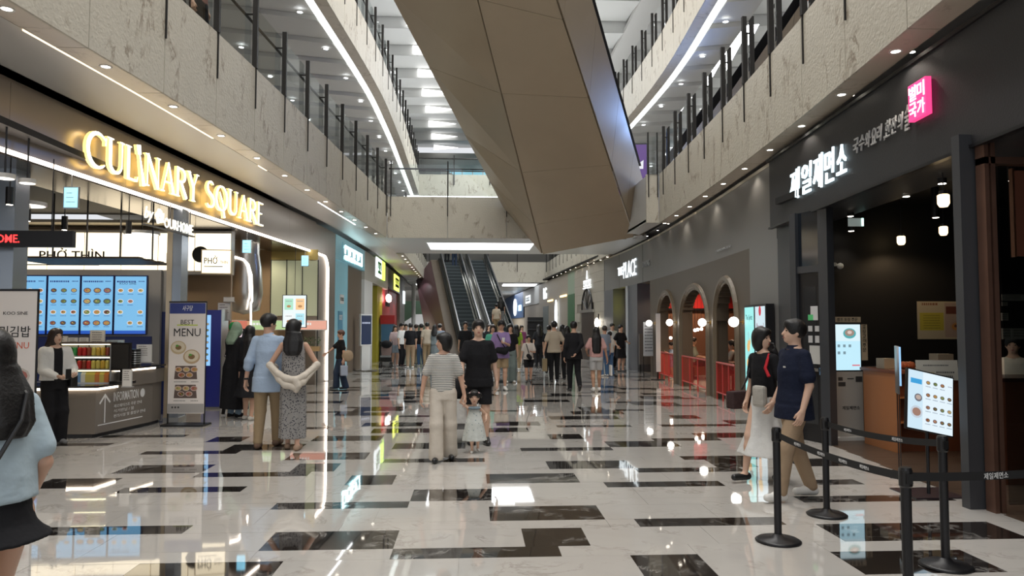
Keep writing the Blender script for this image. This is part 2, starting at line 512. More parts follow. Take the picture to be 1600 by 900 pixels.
# ---- balconies: floor slabs of the upper levels, stone faced, with soffits below
Z2, Z2T, Z3, Z3T, ZR = 4.55, 5.93, 9.95, 11.35, 16.0
def balcony(side, fn, Ya, Yb, z0, z1, wallfn, nm, j0, level, lights=True, glassY=None):
    s = 1 if side == 'L' else -1            # outward direction towards the atrium is +s
    base = MB(); slab(base, fn, -s * 0.02, -s * 0.32, z0 + 0.02, z1 - 0.02, Ya, Yb)
    face = struct(base.build('wall_' + nm, TRAV))
    # stone facing panels, one between each pair of joints
    Y = j0
    while Y > Ya + 1.5: Y -= 1.5
    edges = [Ya]
    while Y < Yb:
        if Y > Ya + 0.2: edges.append(Y)
        Y += 1.5
    edges.append(Yb)
    for a, b in zip(edges, edges[1:]):
        mb = MB()
        slab(mb, fn, -s * 0.03, 0.0, z0, z1, a + 0.008, b - 0.008, 1.5)
        mb.build('stone_panel', TRAV, face)
        mb = MB()
        slab(mb, fn, -s * 0.03, -s * 0.34, z0, z0 + 0.02, a + 0.006, b - 0.006, 1.5)
        mb.build('soffit_stone_panel', TRAVS, face)
    return face, edges
def posts(fn, side, ys, z1, group, label):
    s = 1 if side == 'L' else -1
    proto = None
    root = thing('glass_balustrade', label, 'balustrade', (0, 0, 0), 0, group)
    for Y in ys:
        X = fn(Y)
        mb = MB()
        mb.box(X + s * 0.0, X + s * 0.022, Y - 0.011, Y + 0.011, z1 - 0.68, z1 + 0.05)
        mb.box(X - s * 0.05, X + s * 0.03, Y - 0.034, Y + 0.034, z1 + 0.0, z1 + 1.22)
        mb.tube([(X - s * 0.03, Y, z1 + 0.92), (X - s * 0.17, Y, z1 + 0.92)], 0.016, 6)
        mb.build('post', BRONZE, root)
    for a, b in zip(ys, ys[1:]):
        mb = MB()
        xa, xb = fn(a) - s * 0.075, fn(b) - s * 0.075
        mb.add([(xa, a + 0.02, z1 + 0.0), (xb, b - 0.02, z1 + 0.0), (xb, b - 0.02, z1 + 1.12), (xa, a + 0.02, z1 + 1.12)], [(0, 1, 2, 3)])
        mb.build('glass_pane', GLASS, root)
    mb = MB()
    mb.tube([(fn(Y) - s * 0.19, Y, z1 + 0.93) for Y in ys], 0.024, 8)
    mb.build('handrail', BRONZE, root)
    return root
dl_n = 0
def downlight(x, y, z, power=0, col=(1, 0.9, 0.76), r=0.055, label=None, group=None, ang=125, m=None):
    t = thing('ceiling_downlight', label, 'downlight', (x, y, z), 0, group)
    MB().lathe([(r * 0.86, -0.004), (r * 1.25, -0.006), (r * 1.25, 0.0), (r * 0.86, 0.0)], 14).build('trim_ring', WHITE_P, t)
    mb = MB(); mb.cyl(0, 0, -0.003, 0.0, r * 0.85, 14); mb.build('lamp', m or LITE, t)
    if power: spot((x, y, z - 0.03), power, ang, col)
# left side, level two
Ys2 = [6.3 + 1.5 * k for k in range(13)]           # posts at 6.3 ... 24.3
faceL2, _ = balcony('L', XBL, -6, 24.5, Z2, Z2T, XL, 'left_balcony', 6.3, 2)
posts(XBL, 'L', Ys2, Z2T, None, 'left second floor glass balustrade with dark bronze posts over the food hall')
faceR2, _ = balcony('R', XBR, -6, 20.5, Z2, Z2T, XR, 'right_balcony', 6.85, 2)
posts(XBR, 'R', [5.4 + 1.45 * k for k in range(11)], Z2T, None, 'right second floor glass balustrade above the black noodle shop')
# soffits between balcony edge and shop fronts
mb = MB(); slab(mb, XL, 0.12, 0.0 + 0.9, Z2 + 0.10, Z2 + 0.2, -6, 30)
sofL = MB()
def between(mb, f0, o0, f1, o1, z0, z1, Ya, Yb, step=1.5):
    n = max(1, int(round((Yb - Ya) / step))); vs = []
    for i in range(n + 1):
        Y = Ya + (Yb - Ya) * i / n
        vs += [(f0(Y) + o0, Y, z0), (f1(Y) + o1, Y, z0), (f1(Y) + o1, Y, z1), (f0(Y) + o0, Y, z1)]
    fs = [(0, 1, 2, 3), (4 * n + 3, 4 * n + 2, 4 * n + 1, 4 * n)]
    for i in range(n):
        a = 4 * i
        for j in range(4): fs.append((a + j, a + 4 + j, a + 4 + (j + 1) % 4, a + (j + 1) % 4))
    mb.add(vs, fs)
between(sofL, XL, 0.14, XBL, -0.40, Z2 + 0.03, Z2 + 0.12, -6, 30)
struct(sofL.build('ceiling', SOFF))
mb = MB(); between(mb, XL, -0.02, XL, 0.14, Z2 + 0.14, Z2 + 0.2, -6, 70); struct(mb.build('ceiling', BLACKM))
mb = MB(); between(mb, XL, 0.12, XBL, -0.36, Z2 + 0.05, Z2 + 0.14, 30, 49); struct(mb.build('ceiling', SOFF))
mb = MB(); between(mb, XBR, 0.34, XR, -0.10, Z2 + 0.12, Z2 + 0.2, -6, 49.5); struct(mb.build('ceiling', BRONZE))
# warm cove strip at the inner edge of the left soffit stone
for (a, b, m) in ((7.4, 11.6, mat('dim_strip_warm', (1, 0.8, 0.5), emit=2.2, ecol=(1, 0.78, 0.5))), (13.6, 14.0, mat('dim_strip_warm', (1, 0.8, 0.5))), (17.6, 21.5, LITC)):
    mb = MB(); between(mb, XBL, -0.395, XBL, -0.355, Z2 + 0.012, Z2 + 0.03, a, b, 0.8); o = mb.build('light_strip', m)
    tag(o, {7.4: 'long warm light strip along the left soffit edge above the food hall', 13.6: 'short piece of warm light strip further along the left soffit', 17.6: 'cool white light strip in the left soffit near the bridge'}[a], 'light strip')
for k in range(13):
    Y = 6.86 + 1.505 * k
    if Y < 24: downlight(XBL(Y) - 0.16, Y, Z2, 14 if k % 2 == 0 else 0, label='%s small downlight from the near end in the left balcony edge' % ORD[k], group='downlights under the left balcony edge')
for k in range(10):
    Y = 7.44 + 1.46 * k
    downlight(XBR(Y) + 0.17, Y, Z2, 14 if k % 2 == 0 else 0, label='%s small downlight from the near end in the right balcony edge' % ORD[k], group='downlights under the right balcony edge')
for k in range(26):                                # wash lights in the dark gap at the head of the right fronts
    Y = 7.6 + 1.5 * k
    t = thing('wall_washer', '%s tiny washer lamp from the near end above the right shop fronts' % ORD[k], 'downlight', (XR(Y) - 0.05, Y, Z2 + 0.11), 0, 'washers above the right fronts')
    mb = MB(); mb.cyl(0, 0, -0.05, 0, 0.032, 8); mb.build('housing', BLACKM, t)
    mb = MB(); mb.cyl(0, 0, -0.056, -0.05, 0.028, 8); mb.build('lamp', LITE, t)
    if 9 < Y < 40: spot((XR(Y) - 0.09, Y, Z2 + 0.04), 2.2, 100, (1, 0.85, 0.66))

# ---- first bridge across the atrium
mbs = MB(); mbs.box(-2.80, 5.9, 24.56, 30.1, Z2 + 0.02, Z2T - 0.02); bridge = struct(mbs.build('wall_bridge', SOFF))
for a, b in ((-2.83, -0.83), (-0.83, 1.14), (1.14, 3.1), (3.1, 5.2)):
    MB().box(a + 0.008, b - 0.008, 24.5, 24.56, Z2, Z2T).build('stone_panel', TRAV, bridge)
root = thing('glass_balustrade', 'glass balustrade with thin posts along the front of the bridge', 'balustrade')
for X in (-2.72, -0.83, 1.14):
    mb = MB(); mb.box(X - 0.012, X + 0.012, 24.46, 24.5, Z2T - 0.66, Z2T + 1.2); mb.box(X - 0.02, X + 0.02, 24.5, 24.56, Z2T, Z2T + 1.2)
    mb.build('post', BRONZE, root)
MB().tube([(-2.8, 24.62, Z2T + 0.96), (1.6, 24.62, Z2T + 0.96)], 0.028, 8).build('handrail', BRONZE, root)
for a, b in ((-2.7, -0.85), (-0.81, 1.12)):
    MB().quad((a, 24.56, Z2T), (b, 24.56, Z2T), (b, 24.56, Z2T + 1.1), (a, 24.56, Z2T + 1.1)).build('glass_pane', GLASS, root)
# lit ceiling panel of the bridge soffit
t = thing('ceiling_light_panel', 'long glowing white light panel in the underside of the first bridge', 'light panel', (0.3, 27.2, Z2 + 0.02))
MB().box(-1.9, 1.9, -1.25, 1.15, -0.012, 0.0).build('diffuser', mat('panel_light', (1, 1, 1), 0.5, emit=2.6, ecol=(0.95, 0.98, 1)), t)
mb = MB()
for (a, b, c_, d) in ((-1.94, 1.94, -1.29, -1.25), (-1.94, 1.94, 1.15, 1.19), (-1.94, -1.9, -1.25, 1.15), (1.9, 1.94, -1.25, 1.15)): mb.box(a, b, c_, d, -0.02, 0)
mb.build('frame', WHITE_P, t)
area('bridge_panel_lamp', (0.3, 27.15, Z2 - 0.03), (0, 0, 0), 3.7, 2.3, 110, (0.95, 0.98, 1))
mb = MB(); mb.box(-3.34, -2.8, 24.5, 30.1, Z2 + 0.036, Z2 + 0.12); mb.box(4.95, 5.4, 20.6, 24.6, Z2 + 0.02, Z2 + 0.12); struct(mb.build('ceiling', SOFF))
# landing stub on the right where the upper escalator arrives
stub = struct(MB().box(4.95, 5.3, 20.56, 24.5, Z2 + 0.05, Z2T - 0.02).build('wall_landing', SOFF))
for a, b in ((4.92, 5.28),): MB().box(a, b - 0.01, 20.5, 20.56, Z2, Z2T).build('stone_panel', TRAV, stub)
mb = MB()
root = thing('glass_balustrade', 'short return of glass balustrade beside the top of the overhead escalator', 'balustrade')
for X in (4.98, 5.24):
    mb = MB(); mb.box(X - 0.012, X + 0.012, 20.44, 20.47, Z2T - 0.66, Z2T + 1.2); mb.box(X - 0.02, X + 0.02, 20.46, 20.5, Z2T, Z2T + 1.2); mb.build('post', BRONZE, root)
MB().quad((4.95, 20.48, Z2T), (5.28, 20.48, Z2T), (5.28, 20.48, Z2T + 1.1), (4.95, 20.48, Z2T + 1.1)).build('glass_pane', GLASS, root)

# ---- balconies beyond the bridge and the second bridge at fifty metres
fL, e = balcony('L', XBL, 30, 49.8, Z2, Z2T, XL, 'left_balcony_beyond', 31.5, 2)
fR, e = balcony('R', XBR, 30, 49.8, Z2, Z2T, XR, 'right_balcony_beyond', 31.5, 2)
posts(XBR, 'R', [30.5 + 1.5 * k for k in range(13)], Z2T, None, 'right balustrade of dark posts beyond the first bridge')
posts(XBL, 'L', [30.5 + 1.5 * k for k in range(13)], Z2T, None, 'left balustrade beyond the first bridge, beside the rising escalators')
for k in range(12):
    Y = 31 + 1.5 * k
    downlight(XBL(Y) - 0.16, Y, Z2, 22 if k % 3 == 0 else 0, col=(0.95, 0.97, 1), label='%s small downlight beyond the bridge along the left soffit edge' % ORD[k], group='downlights beyond the bridge, left')
    downlight(XBR(Y) + 0.17, Y, Z2, 18 if k % 3 == 0 else 0, label='%s small downlight beyond the bridge along the right soffit edge' % ORD[k], group='downlights beyond the bridge, right')
b2 = struct(MB().box(-4.4, 5.2, 49.86, 62, Z2 + 0.02, Z2T - 0.02).build('wall_bridge_beyond', SOFF))
for k in range(5):
    a = -3.0 + k * 1.98; MB().box(a + 0.01, min(a + 1.97, 5.1), 49.8, 49.86, Z2, Z2T).build('stone_panel', TRAV, b2)
root = thing('glass_balustrade', 'balustrade across the far bridge behind the rising escalators', 'balustrade')
for k in range(5):
    X = -2.9 + k * 1.98
    MB().box(X - 0.02, X + 0.02, 49.74, 49.8, Z2T - 0.66, Z2T + 1.2).build('post', BRONZE, root)
MB().tube([(-3.0, 49.9, Z2T + 0.95), (5.0, 49.9, Z2T + 0.95)], 0.03, 6).build('handrail', BRONZE, root)
for (x0, x1, y0, y1, lab) in ((2.2, 4.6, 52.2, 54.4, 'white light panel under the far bridge, right of the escalators'), (-4.0, -3.1, 52.4, 55, 'white light panel under the far bridge, left of the escalators')):
    tag(MB().box(x0, x1, y0, y1, Z2 - 0.02, Z2 + 0.018).build('ceiling_light_panel', mat('panel_light', (1, 1, 1))), lab, 'light panel')
struct(MB().box(-16, 16, 62, 86, Z2 + 0.02, Z2T).build('ceiling', SOFF))
area('far_hall_fill', (0, 66, Z2 - 0.05), (0, 0, 0), 9, 7, 650, (0.97, 0.98, 1))  # added lamp brightening the far end of the hall

# ---- level three
def level3(side, fn, Ya, Yb):
    s = 1 if side == 'L' else -1
    nm = 'left_upper_balcony' if s == 1 else 'right_upper_balcony'
    f, _ = balcony(side, fn, Ya, Yb, Z3, Z3T, None, nm, 19.0, 3)
    ys = [16 + 1.5 * k for k in range(21) if 16 + 1.5 * k < Yb]
    posts(fn, side, ys, Z3T, None, ('left' if s == 1 else 'right') + ' third floor balustrade of dark posts high beside the overhead escalator')
    mb = MB(); between(mb, fn, -s * 0.56, fn, -s * 0.36, Z3 + 0.0, Z3 + 0.03, Ya, Yb, 1.0)
    tag(mb.build('light_strip', mat('cove_light', (1, 1, 1), emit=1.5, ecol=(0.92, 0.98, 0.97))), 'long curved cool white light strip under the ' + ('left' if s == 1 else 'right') + ' third floor edge', 'light strip')
    # folded soffit: shallow raked panels
    far_x = -10.5 if s == 1 else 12.5
    body = struct(MB().box(min(far_x, far_x), far_x + 0.1, Ya, Yb, Z3 + 0.1, Z3 + 0.2).build('ceiling', SOFG))
    Y = Ya
    while Y < Yb:
        Y2 = min(Y + 1.7, Yb)
        mb = MB(); x0, x1 = fn(Y) - s * 0.6, fn(Y2) - s * 0.6
        mb.add([(x0, Y + 0.02, Z3 + 0.0), (x1, Y2, Z3 + 0.13), (far_x, Y2 - 1.6, Z3 + 0.13), (far_x, Y - 1.6, Z3 + 0.0),
                (x0, Y + 0.02, Z3 + 0.3), (x1, Y2, Z3 + 0.3), (far_x, Y2 - 1.6, Z3 + 0.3), (far_x, Y - 1.6, Z3 + 0.3)],
               [(0, 3, 2, 1), (4, 5, 6, 7), (0, 1, 5, 4), (1, 2, 6, 5), (2, 3, 7, 6), (3, 0, 4, 7)])
        mb.build('ceiling_panel', SOFG, body)
        Y = Y2
    for k in range(int((Yb - Ya) / 2.6)):
        Y = Ya + 1 + 2.6 * k
        for q, dx in enumerate((0.9, 3.4)):
            downlight(fn(Y) - s * dx, Y, Z3 - 0.01, (170 if q == 0 else 0) if k % 2 == 0 else 0, col=(1, 0.95, 0.88) if s == 1 else (0.9, 0.95, 1), r=0.085, m=LITC,
                      label='%s downlight from the near end, %s row, under the %s third floor' % (ORD[k], ('inner', 'outer')[q], 'left' if s == 1 else 'right'), group='downlights in the %s third floor soffit' % ('left' if s == 1 else 'right'))
level3('L', X3L, 8, 47.2)
level3('R', X3R, 8, 47.2)
b3 = struct(MB().box(-4, 6.5, 47.3, 54, Z3 + 0.02, Z3T - 0.02).build('wall_upper_bridge', SOFG))
for k in range(5):
    a = -3.6 + 2.0 * k; MB().box(a + 0.01, a + 1.99, 47.2, 47.3, Z3, Z3T).build('stone_panel', TRAV, b3)
tag(MB().box(-4.2, 1.6, 47.25, 47.6, Z3 - 0.05, Z3 + 0.015).build('light_strip', LITC), 'straight white light strip under the third floor bridge', 'light strip')
root = thing('glass_balustrade', 'glass balustrade of the third floor bridge in the distance', 'balustrade')
for k in range(6):
    X = -3.5 + k * 2.3
    MB().box(X - 0.03, X + 0.03, 47.1, 47.2, Z3T - 0.66, Z3T + 1.25).build('post', BRONZE, root)
for z in (0.25, 1.05): MB().tube([(-3.6, 47.3, Z3T + z), (6.0, 47.3, Z3T + z)], 0.05, 6).build('handrail', BRONZE, root)
MB().quad((-3.5, 47.25, Z3T), (6, 47.25, Z3T), (6, 47.25, Z3T + 1.05), (-3.5, 47.25, Z3T + 1.05)).build('glass_pane', GLASS, root)
# distant daylit window high behind the third floor bridge
w1 = struct(MB().box(-2.6, 3.4, 60, 60.1, 11.9, 14.4).build('window_1', mat('daylit_glass', (0.3, 0.6, 0.75), 0.1, emit=0.8, ecol=(0.33, 0.68, 0.85))))
for k in range(8): MB().box(-2.6 + k * 0.85, -2.52 + k * 0.85, 59.9, 60, 11.9, 14.4).build('mullion', STEEL, w1)
mb = MB(); mb.prism([(-2.6, 12.0), (1.6, 12.0), (-2.6 + 0.3, 14.4), (-2.6, 14.4)], 0, 0.1); o = mb.build('slanted_panel', WHITE_P, w1); o.data.transform(Matrix.Translation((0, 59.95, 0)) @ Matrix.Rotation(PI / 2, 4, 'X'))
# back walls of the upper floors and the roof
for (x0, x1, nm) in ((-10.7, -10.5, 'left_upper'), (12.5, 12.7, 'right_upper')):
    struct(MB().box(x0, x1, -6, 62, Z2T, ZR).build('wall_' + nm, mat('upper_wall', (0.38, 0.36, 0.33), 0.6)))
struct(MB().box(-10.6, 12.6, 61, 61.3, Z2T, ZR).build('wall_far_upper', mat('upper_wall', (0.38, 0.36, 0.33), 0.6)))
roof = struct(MB().box(-10.7, 12.7, -6, 62, ZR + 0.7, ZR + 0.9).build('ceiling_roof', WHITE_P))
FIN = mat('roof_fin', (0.62, 0.62, 0.60), 0.5)
Y = 28.0
k = 0
while Y < 60:
    mb = MB()
    mb.add([(-5.2, Y, ZR), (7.6, Y, ZR), (7.6, Y + 3.5, ZR + 0.55), (-5.2, Y + 3.5, ZR + 0.55), (-5.2, Y, ZR + 0.12), (7.6, Y, ZR + 0.12), (7.6, Y + 3.5, ZR + 0.65), (-5.2, Y + 3.5, ZR + 0.65)],
           [(0, 3, 2, 1), (4, 5, 6, 7), (0, 1, 5, 4), (1, 2, 6, 5), (2, 3, 7, 6), (3, 0, 4, 7)])
    mb.add([(-5.2, Y - 0.02, ZR + 0.02), (7.6, Y - 0.02, ZR + 0.02), (7.6, Y - 0.02, ZR + 0.7), (-5.2, Y - 0.02, ZR + 0.7)], [(0, 1, 2, 3)])
    mb.build('ceiling_fin', FIN, roof)
    t = thing('ceiling_lamp', 'white light slots at the %s step of the finned atrium roof from the near end' % ORD[int((Y - 28) / 3.6 + 0.1)], 'ceiling lamp', (0, Y, ZR), 0, 'light slots between the roof fins')
    fm = mat('fin_light', (1, 1, 1), emit=2)
    MB().add([(-3.2, 3.35, 0.02), (-1.2, 3.35, 0.24), (-1.2, 3.4, 0.27), (-3.2, 3.45, 0.5)], [(0, 1, 2, 3)]).build('light_slot', fm, t)
    MB().add([(5.6, 3.35, 0.05), (4.0, 3.35, 0.28), (4.0, 3.45, 0.4), (5.6, 3.45, 0.5)], [(3, 2, 1, 0)]).build('light_slot', fm, t)
    Y += 3.6
for (x0, x1, s) in ((-10.6, -5.0, 1), (7.4, 12.6, -1)):
    struct(MB().box(x0, x1, -6, 60, ZR - 0.02, ZR + 0.2).build('ceiling', SOFG))
for (x0, x1) in ((-10.6, -4.9), (7.5, 12.6)):      # second floor decks behind the balcony edges
    struct(MB().box(x0, x1, -6, 60, Z2 + 0.22, Z2T - 0.2).build('floor_second_level', SOFG))
mb = MB(); slab(mb, XBL, -0.3, -2.6, Z2 + 0.22, Z2T - 0.2, -6, 49); slab(mb, XBR, 0.3, 3.2, Z2 + 0.22, Z2T - 0.2, -6, 49); struct(mb.build('floor_second_level', SOFG))
mb = MB(); slab(mb, X3L, -0.3, -2.6, Z3 + 0.3, Z3T - 0.2, 8, 47); slab(mb, X3R, 0.3, 2.6, Z3 + 0.3, Z3T - 0.2, 8, 47)
struct(mb.build('floor_third_level', SOFG))
for (x0, x1) in ((-10.6, -5.6), (8.2, 12.6)):
    struct(MB().box(x0, x1, 6.5, 60, Z3 + 0.3, Z3T - 0.2).build('floor_third_level', SOFG))
for (x_, s_) in ((-3.75, 1), (6.3, 1)): area('roof_fin_fill', (x_, 40, 12.9), (PI, 0, 0), 0.4, 24, 260, (0.95, 0.98, 1))  # added upward lamps brightening the roof fins, unseen from below
# closing walls of the hall at the far end
struct(MB().box(-16, 16, 86, 86.3, -0.1, Z2T).build('wall_far', mat('far_wall', (0.55, 0.5, 0.43), 0.6)))

# ---- the overhead escalator: a faceted bronze-clad truss rising towards us
CLAD = mat('bronze_cladding', (0.40, 0.325, 0.235), 0.36, 0.3, var=0.06, vscale=1.2)
UV = Vector((-sin(R(25)) * cos(R(30)), -cos(R(25)) * cos(R(30)), 0.5))
PE, PB, PR = PY(788, 322, 24.42), PY(990, 368, 23.4), PY(1006, 292, 22.5)
PA0, PA1 = PY(848, 395, 24.35), PY(748, 0, 16.6)
tA = 8.45
def Eline(t): return PE + UV * t
def Bline(t): return PB + UV * t
def Rline(t): return PR + UV * (t + 0.4)
def Aline(t): return PA0 + (PA1 - PA0) * (t / tA)
esc = thing('overhead_escalator', 'bronze clad escalator truss crossing overhead from the second to the third floor', 'escalator', (3.0, 23.5, 0))
INV[esc.name] = Matrix.Translation((-3.0, -23.5, 0))
def panel(a, b, c_, d, th=0.05, g=0.006, m=CLAD, name='cladding_panel', par=None):
    a, b, c_, d = map(Vector, (a, b, c_, d))
    cen = (a + b + c_ + d) / 4
    sh = lambda p: p + (cen - p).normalized() * g
    a, b, c_, d = map(sh, (a, b, c_, d))
    n = (b - a).cross(d - a).normalized() * th
    mb = MB(); mb.add([a, b, c_, d, a + n, b + n, c_ + n, d + n], [(0, 1, 2, 3), (7, 6, 5, 4), (0, 4, 5, 1), (1, 5, 6, 2), (2, 6, 7, 3), (3, 7, 4, 0)])
    return mb.build(name, m, par or esc)
ts = [0.0, 1.35, 3.45, 6.05, 8.5, 11.0, 13.5]
for t0, t1 in zip(ts, ts[1:]):
    panel(Eline(t0), Aline(t0), Aline(t1), Eline(t1))
    panel(Aline(t0), Bline(t0), Bline(t1), Aline(t1))
    panel(Bline(t0), Rline(t0), Rline(t1), Bline(t1))
up2 = Vector((0, 0, 1.3))
mb = MB()                                          # inner carcass closing the truss from above
a, b, c_, d = Eline(0) + up2 * 0.4, Rline(0) + up2 * 0.3, Rline(13.5) + up2 * 0.3, Eline(13.5) + up2 * 0.4
mb.add([a, b, c_, d], [(0, 1, 2, 3)])
mb.build('deck', DARKM, esc)
# closing panels at the landing
panel(PA0, Aline(0) + Vector((0.15, 0.9, 0.35)), Bline(0) + Vector((0.2, 0.9, 0.25)), PB)
panel(PB, PB + Vector((0.45, 0.5, 0.1)), PR + Vector((0.2, 0.5, 0.1)), PR)
panel(Eline(0), Eline(0) + Vector((0.2, 0.5, 0)), PA0 + Vector((0.2, 0.5, 0.35)), PA0)
for off, P0 in ((0.0, PE),):                        # glass balustrade on the far side
    a, b = P0 + Vector((0, 0, 0.0)), P0 + UV * 13.5
    h_ = Vector((0, 0, 1.5))
    MB().quad(a, b, b + h_, a + h_).build('balustrade_glass', GLASS, esc)
    MB().tube([a + h_, b + h_], 0.05, 8).build('handrail', BLACKP, esc)
# LED screen standing on the landing behind the escalator
t = wthing('led_screen', 'purple and white lit advertising screen on the second floor beside the overhead escalator', 'screen', ff((5.35, 24.4, 6.2), R(-8)))
MB().box(-0.45, 0.55, -0.2, 1.6, -0.08, 0).build('screen_body', BLACKP, t)
mb = MB()
mb.quad((-0.42, -0.15, 0.004), (0.52, -0.15, 0.004), (0.52, 1.55, 0.004), (-0.42, 1.55, 0.004), col=(0.10, 0.04, 0.2))
for i in range(9):
    x, y = rnd.uniform(-0.35, 0.3), rnd.uniform(-0.1, 1.2); mb.quad((x, y, 0.006), (x + rnd.uniform(0.05, 0.2), y, 0.006), (x + 0.15, y + 0.3, 0.006), (x, y + 0.2, 0.006), col=rnd.choice([(0.8, 0.8, 0.85), (0.35, 0.05, 0.4), (0.1, 0.2, 0.7)]))
mb.build('screen_image', SCREEN, t)
area('escalator_blue_fill', (6.7, 21.3, 7.4), (0, R(108), 0), 1.6, 1.2, 95, (0.22, 0.42, 1.0))  # added unseen blue lamp tinting the escalator side, apart from the screen
# ================================================================ LEFT SIDE
def on(fr, x, y, z=0.0): return fr @ Vector((x, y, z))
def along(mb, fn, s, a, b, z0, z1, o0, o1, step=1.2):
    slab(mb, fn, s * o0, s * o1, z0, z1, a, b, step)
Lz0, Lz1 = 3.65, 4.5
fa = MB(); along(fa, XL, 1, 1.5, 20.9, Lz0, Lz1 + 0.05, -0.3, -0.02)
fas = struct(fa.build('wall_left_fascia', TAUPE))
for k in range(8):                                 # satin metal cladding sheets
    a = 1.5 + 2.44 * k; b = min(a + 2.44, 20.95)
    mb = MB(); along(mb, XL, 1, a + 0.002, b - 0.002, Lz0, Lz1, -0.02, 0.0); mb.build('fascia_panel', TAUPE, fas)
SOFM = mat('polished_bronze_soffit', (0.12, 0.10, 0.085), 0.16, 0.7)
mb = MB(); along(mb, XL, 1, 1.5, 20.9, Lz0 - 0.01, Lz0 + 0.02, -1.0, -0.05); mb.build('soffit_panel', SOFM, fas)
pil = MB(); along(pil, XL, 1, 20.9, 23.1, 0, Lz1, -0.45, 0.0, 0.55)
struct(pil.build('wall_left_pier', TAUPE))
pts = []
for k in range(30):
    Y = 1.6 + (21.65 - 1.6) * k / 29
    pts.append(Vector((XL(Y) + 0.02, Y, Lz0 + 0.02)))
for k in range(1, 9):
    t = PI / 2 * k / 8
    Y = 21.65 + 0.45 * sin(t); pts.append(Vector((XL(Y) + 0.02, Y, Lz0 + 0.02 - 0.45 * (1 - cos(t)))))
pts.append(Vector((XL(22.1) + 0.02, 22.1, 0.02)))
mb = MB(); mb.tube(pts, 0.028, 6)
tag(mb.build('light_strip', STRIPW), 'warm white light strip outlining the food hall front and running down its end pier', 'light strip')

# --- stroke letters for the large illuminated name
def arc(cx, cy, rx, ry, a0, a1, n=12, w0=0.1, w1=None, wm=None):
    out = []
    for i in range(n + 1):
        t = i / n; a = R(a0 + (a1 - a0) * t)
        w = w0 + ((w0 if w1 is None else w1) - w0) * t
        if wm: w = w0 + (wm - w0) * sin(PI * t)
        out.append((cx + rx * cos(a), cy + ry * sin(a), w))
    return out
T_, K_ = 0.05, 0.13                                # thin and thick strokes
def serif(x, y, l=0.2): return [(x - l / 2, y, 0.035), (x + l / 2, y, 0.035)]
LET = {
    'C': (0.80, [arc(0.46, 0.5, 0.40, 0.47, 48, 312, 18, 0.04, wm=0.14), [(0.74, 0.70, 0.04), (0.76, 0.92, 0.05)]]),
    'U': (0.78, [[(0.14, 1, K_), (0.14, 0.36, K_)] + arc(0.39, 0.32, 0.25, 0.27, 180, 360, 10, K_, T_)[1:] + [(0.64, 1, T_)], serif(0.14, 0.98, 0.28), serif(0.64, 0.98, 0.2)]),
    'L': (0.56, [[(0.14, 1, K_), (0.14, 0.02, K_)], [(0.1, 0.03, 0.06), (0.56, 0.03, 0.06), (0.58, 0.16, 0.03)], serif(0.14, 0.98, 0.26)]),
    'I': (0.36, [[(0.02, 1.14, 0.20), (0.08, 0.86, 0.17)], [(0.08, 0.88, 0.06), (0.14, 0.66, 0.05)], [(0.13, 0.68, 0.07), (0.32, -0.06, 0.15)]]),
    'N': (0.80, [[(0.12, 0.02, T_), (0.12, 1, T_)], [(0.12, 1, K_), (0.68, 0.0, K_)], [(0.68, 0.0, T_), (0.68, 0.98, T_)], serif(0.12, 0.02), serif(0.68, 0.98), serif(0.08, 0.98, 0.14)]),
    'A': (0.80, [[(0.40, 0.98, 0.05), (0.12, 0.03, T_)], [(0.40, 1, 0.08), (0.70, 0.03, K_)], [(0.23, 0.34, 0.045), (0.6, 0.34, 0.045)], serif(0.11, 0.02, 0.22), serif(0.70, 0.02, 0.24)]),
    'R': (0.72, [[(0.14, 1, K_), (0.14, 0.02, K_)], [(0.14, 0.96, 0.05)] + arc(0.34, 0.74, 0.22, 0.22, 90, -90, 10, 0.06, wm=0.13) + [(0.14, 0.52, 0.05)], [(0.32, 0.52, K_), (0.68, 0.0, K_)], serif(0.14, 0.02, 0.26)]),
    'Y': (0.70, [[(0.08, 1, K_), (0.37, 0.48, K_)], [(0.62, 1, T_), (0.37, 0.48, T_)], [(0.37, 0.52, K_), (0.37, 0.02, K_)], serif(0.08, 0.98, 0.24), serif(0.62, 0.98, 0.2), serif(0.37, 0.02, 0.26)]),
    'S': (0.60, [arc(0.31, 0.74, 0.21, 0.22, 40, 230, 10, 0.05, 0.12) + arc(0.29, 0.25, 0.23, 0.23, 60, -145, 10, 0.13, 0.05)]),
    'Q': (0.90, [arc(0.44, 0.5, 0.37, 0.46, 90, 270, 12, 0.05, wm=0.13), arc(0.44, 0.5, 0.37, 0.46, -90, 90, 12, 0.05, wm=0.13), [(0.30, 0.72, 0.03), (0.50, 0.36, 0.10)], [(0.50, 0.36, 0.06), (0.66, -0.22, 0.13)]]),
    'E': (0.60, [[(0.14, 1, K_), (0.14, 0.02, K_)], [(0.12, 0.97, 0.05), (0.54, 0.97, 0.06)], [(0.14, 0.52, 0.05), (0.46, 0.52, 0.05)], [(0.12, 0.03, 0.05), (0.58, 0.03, 0.06)]]),
}
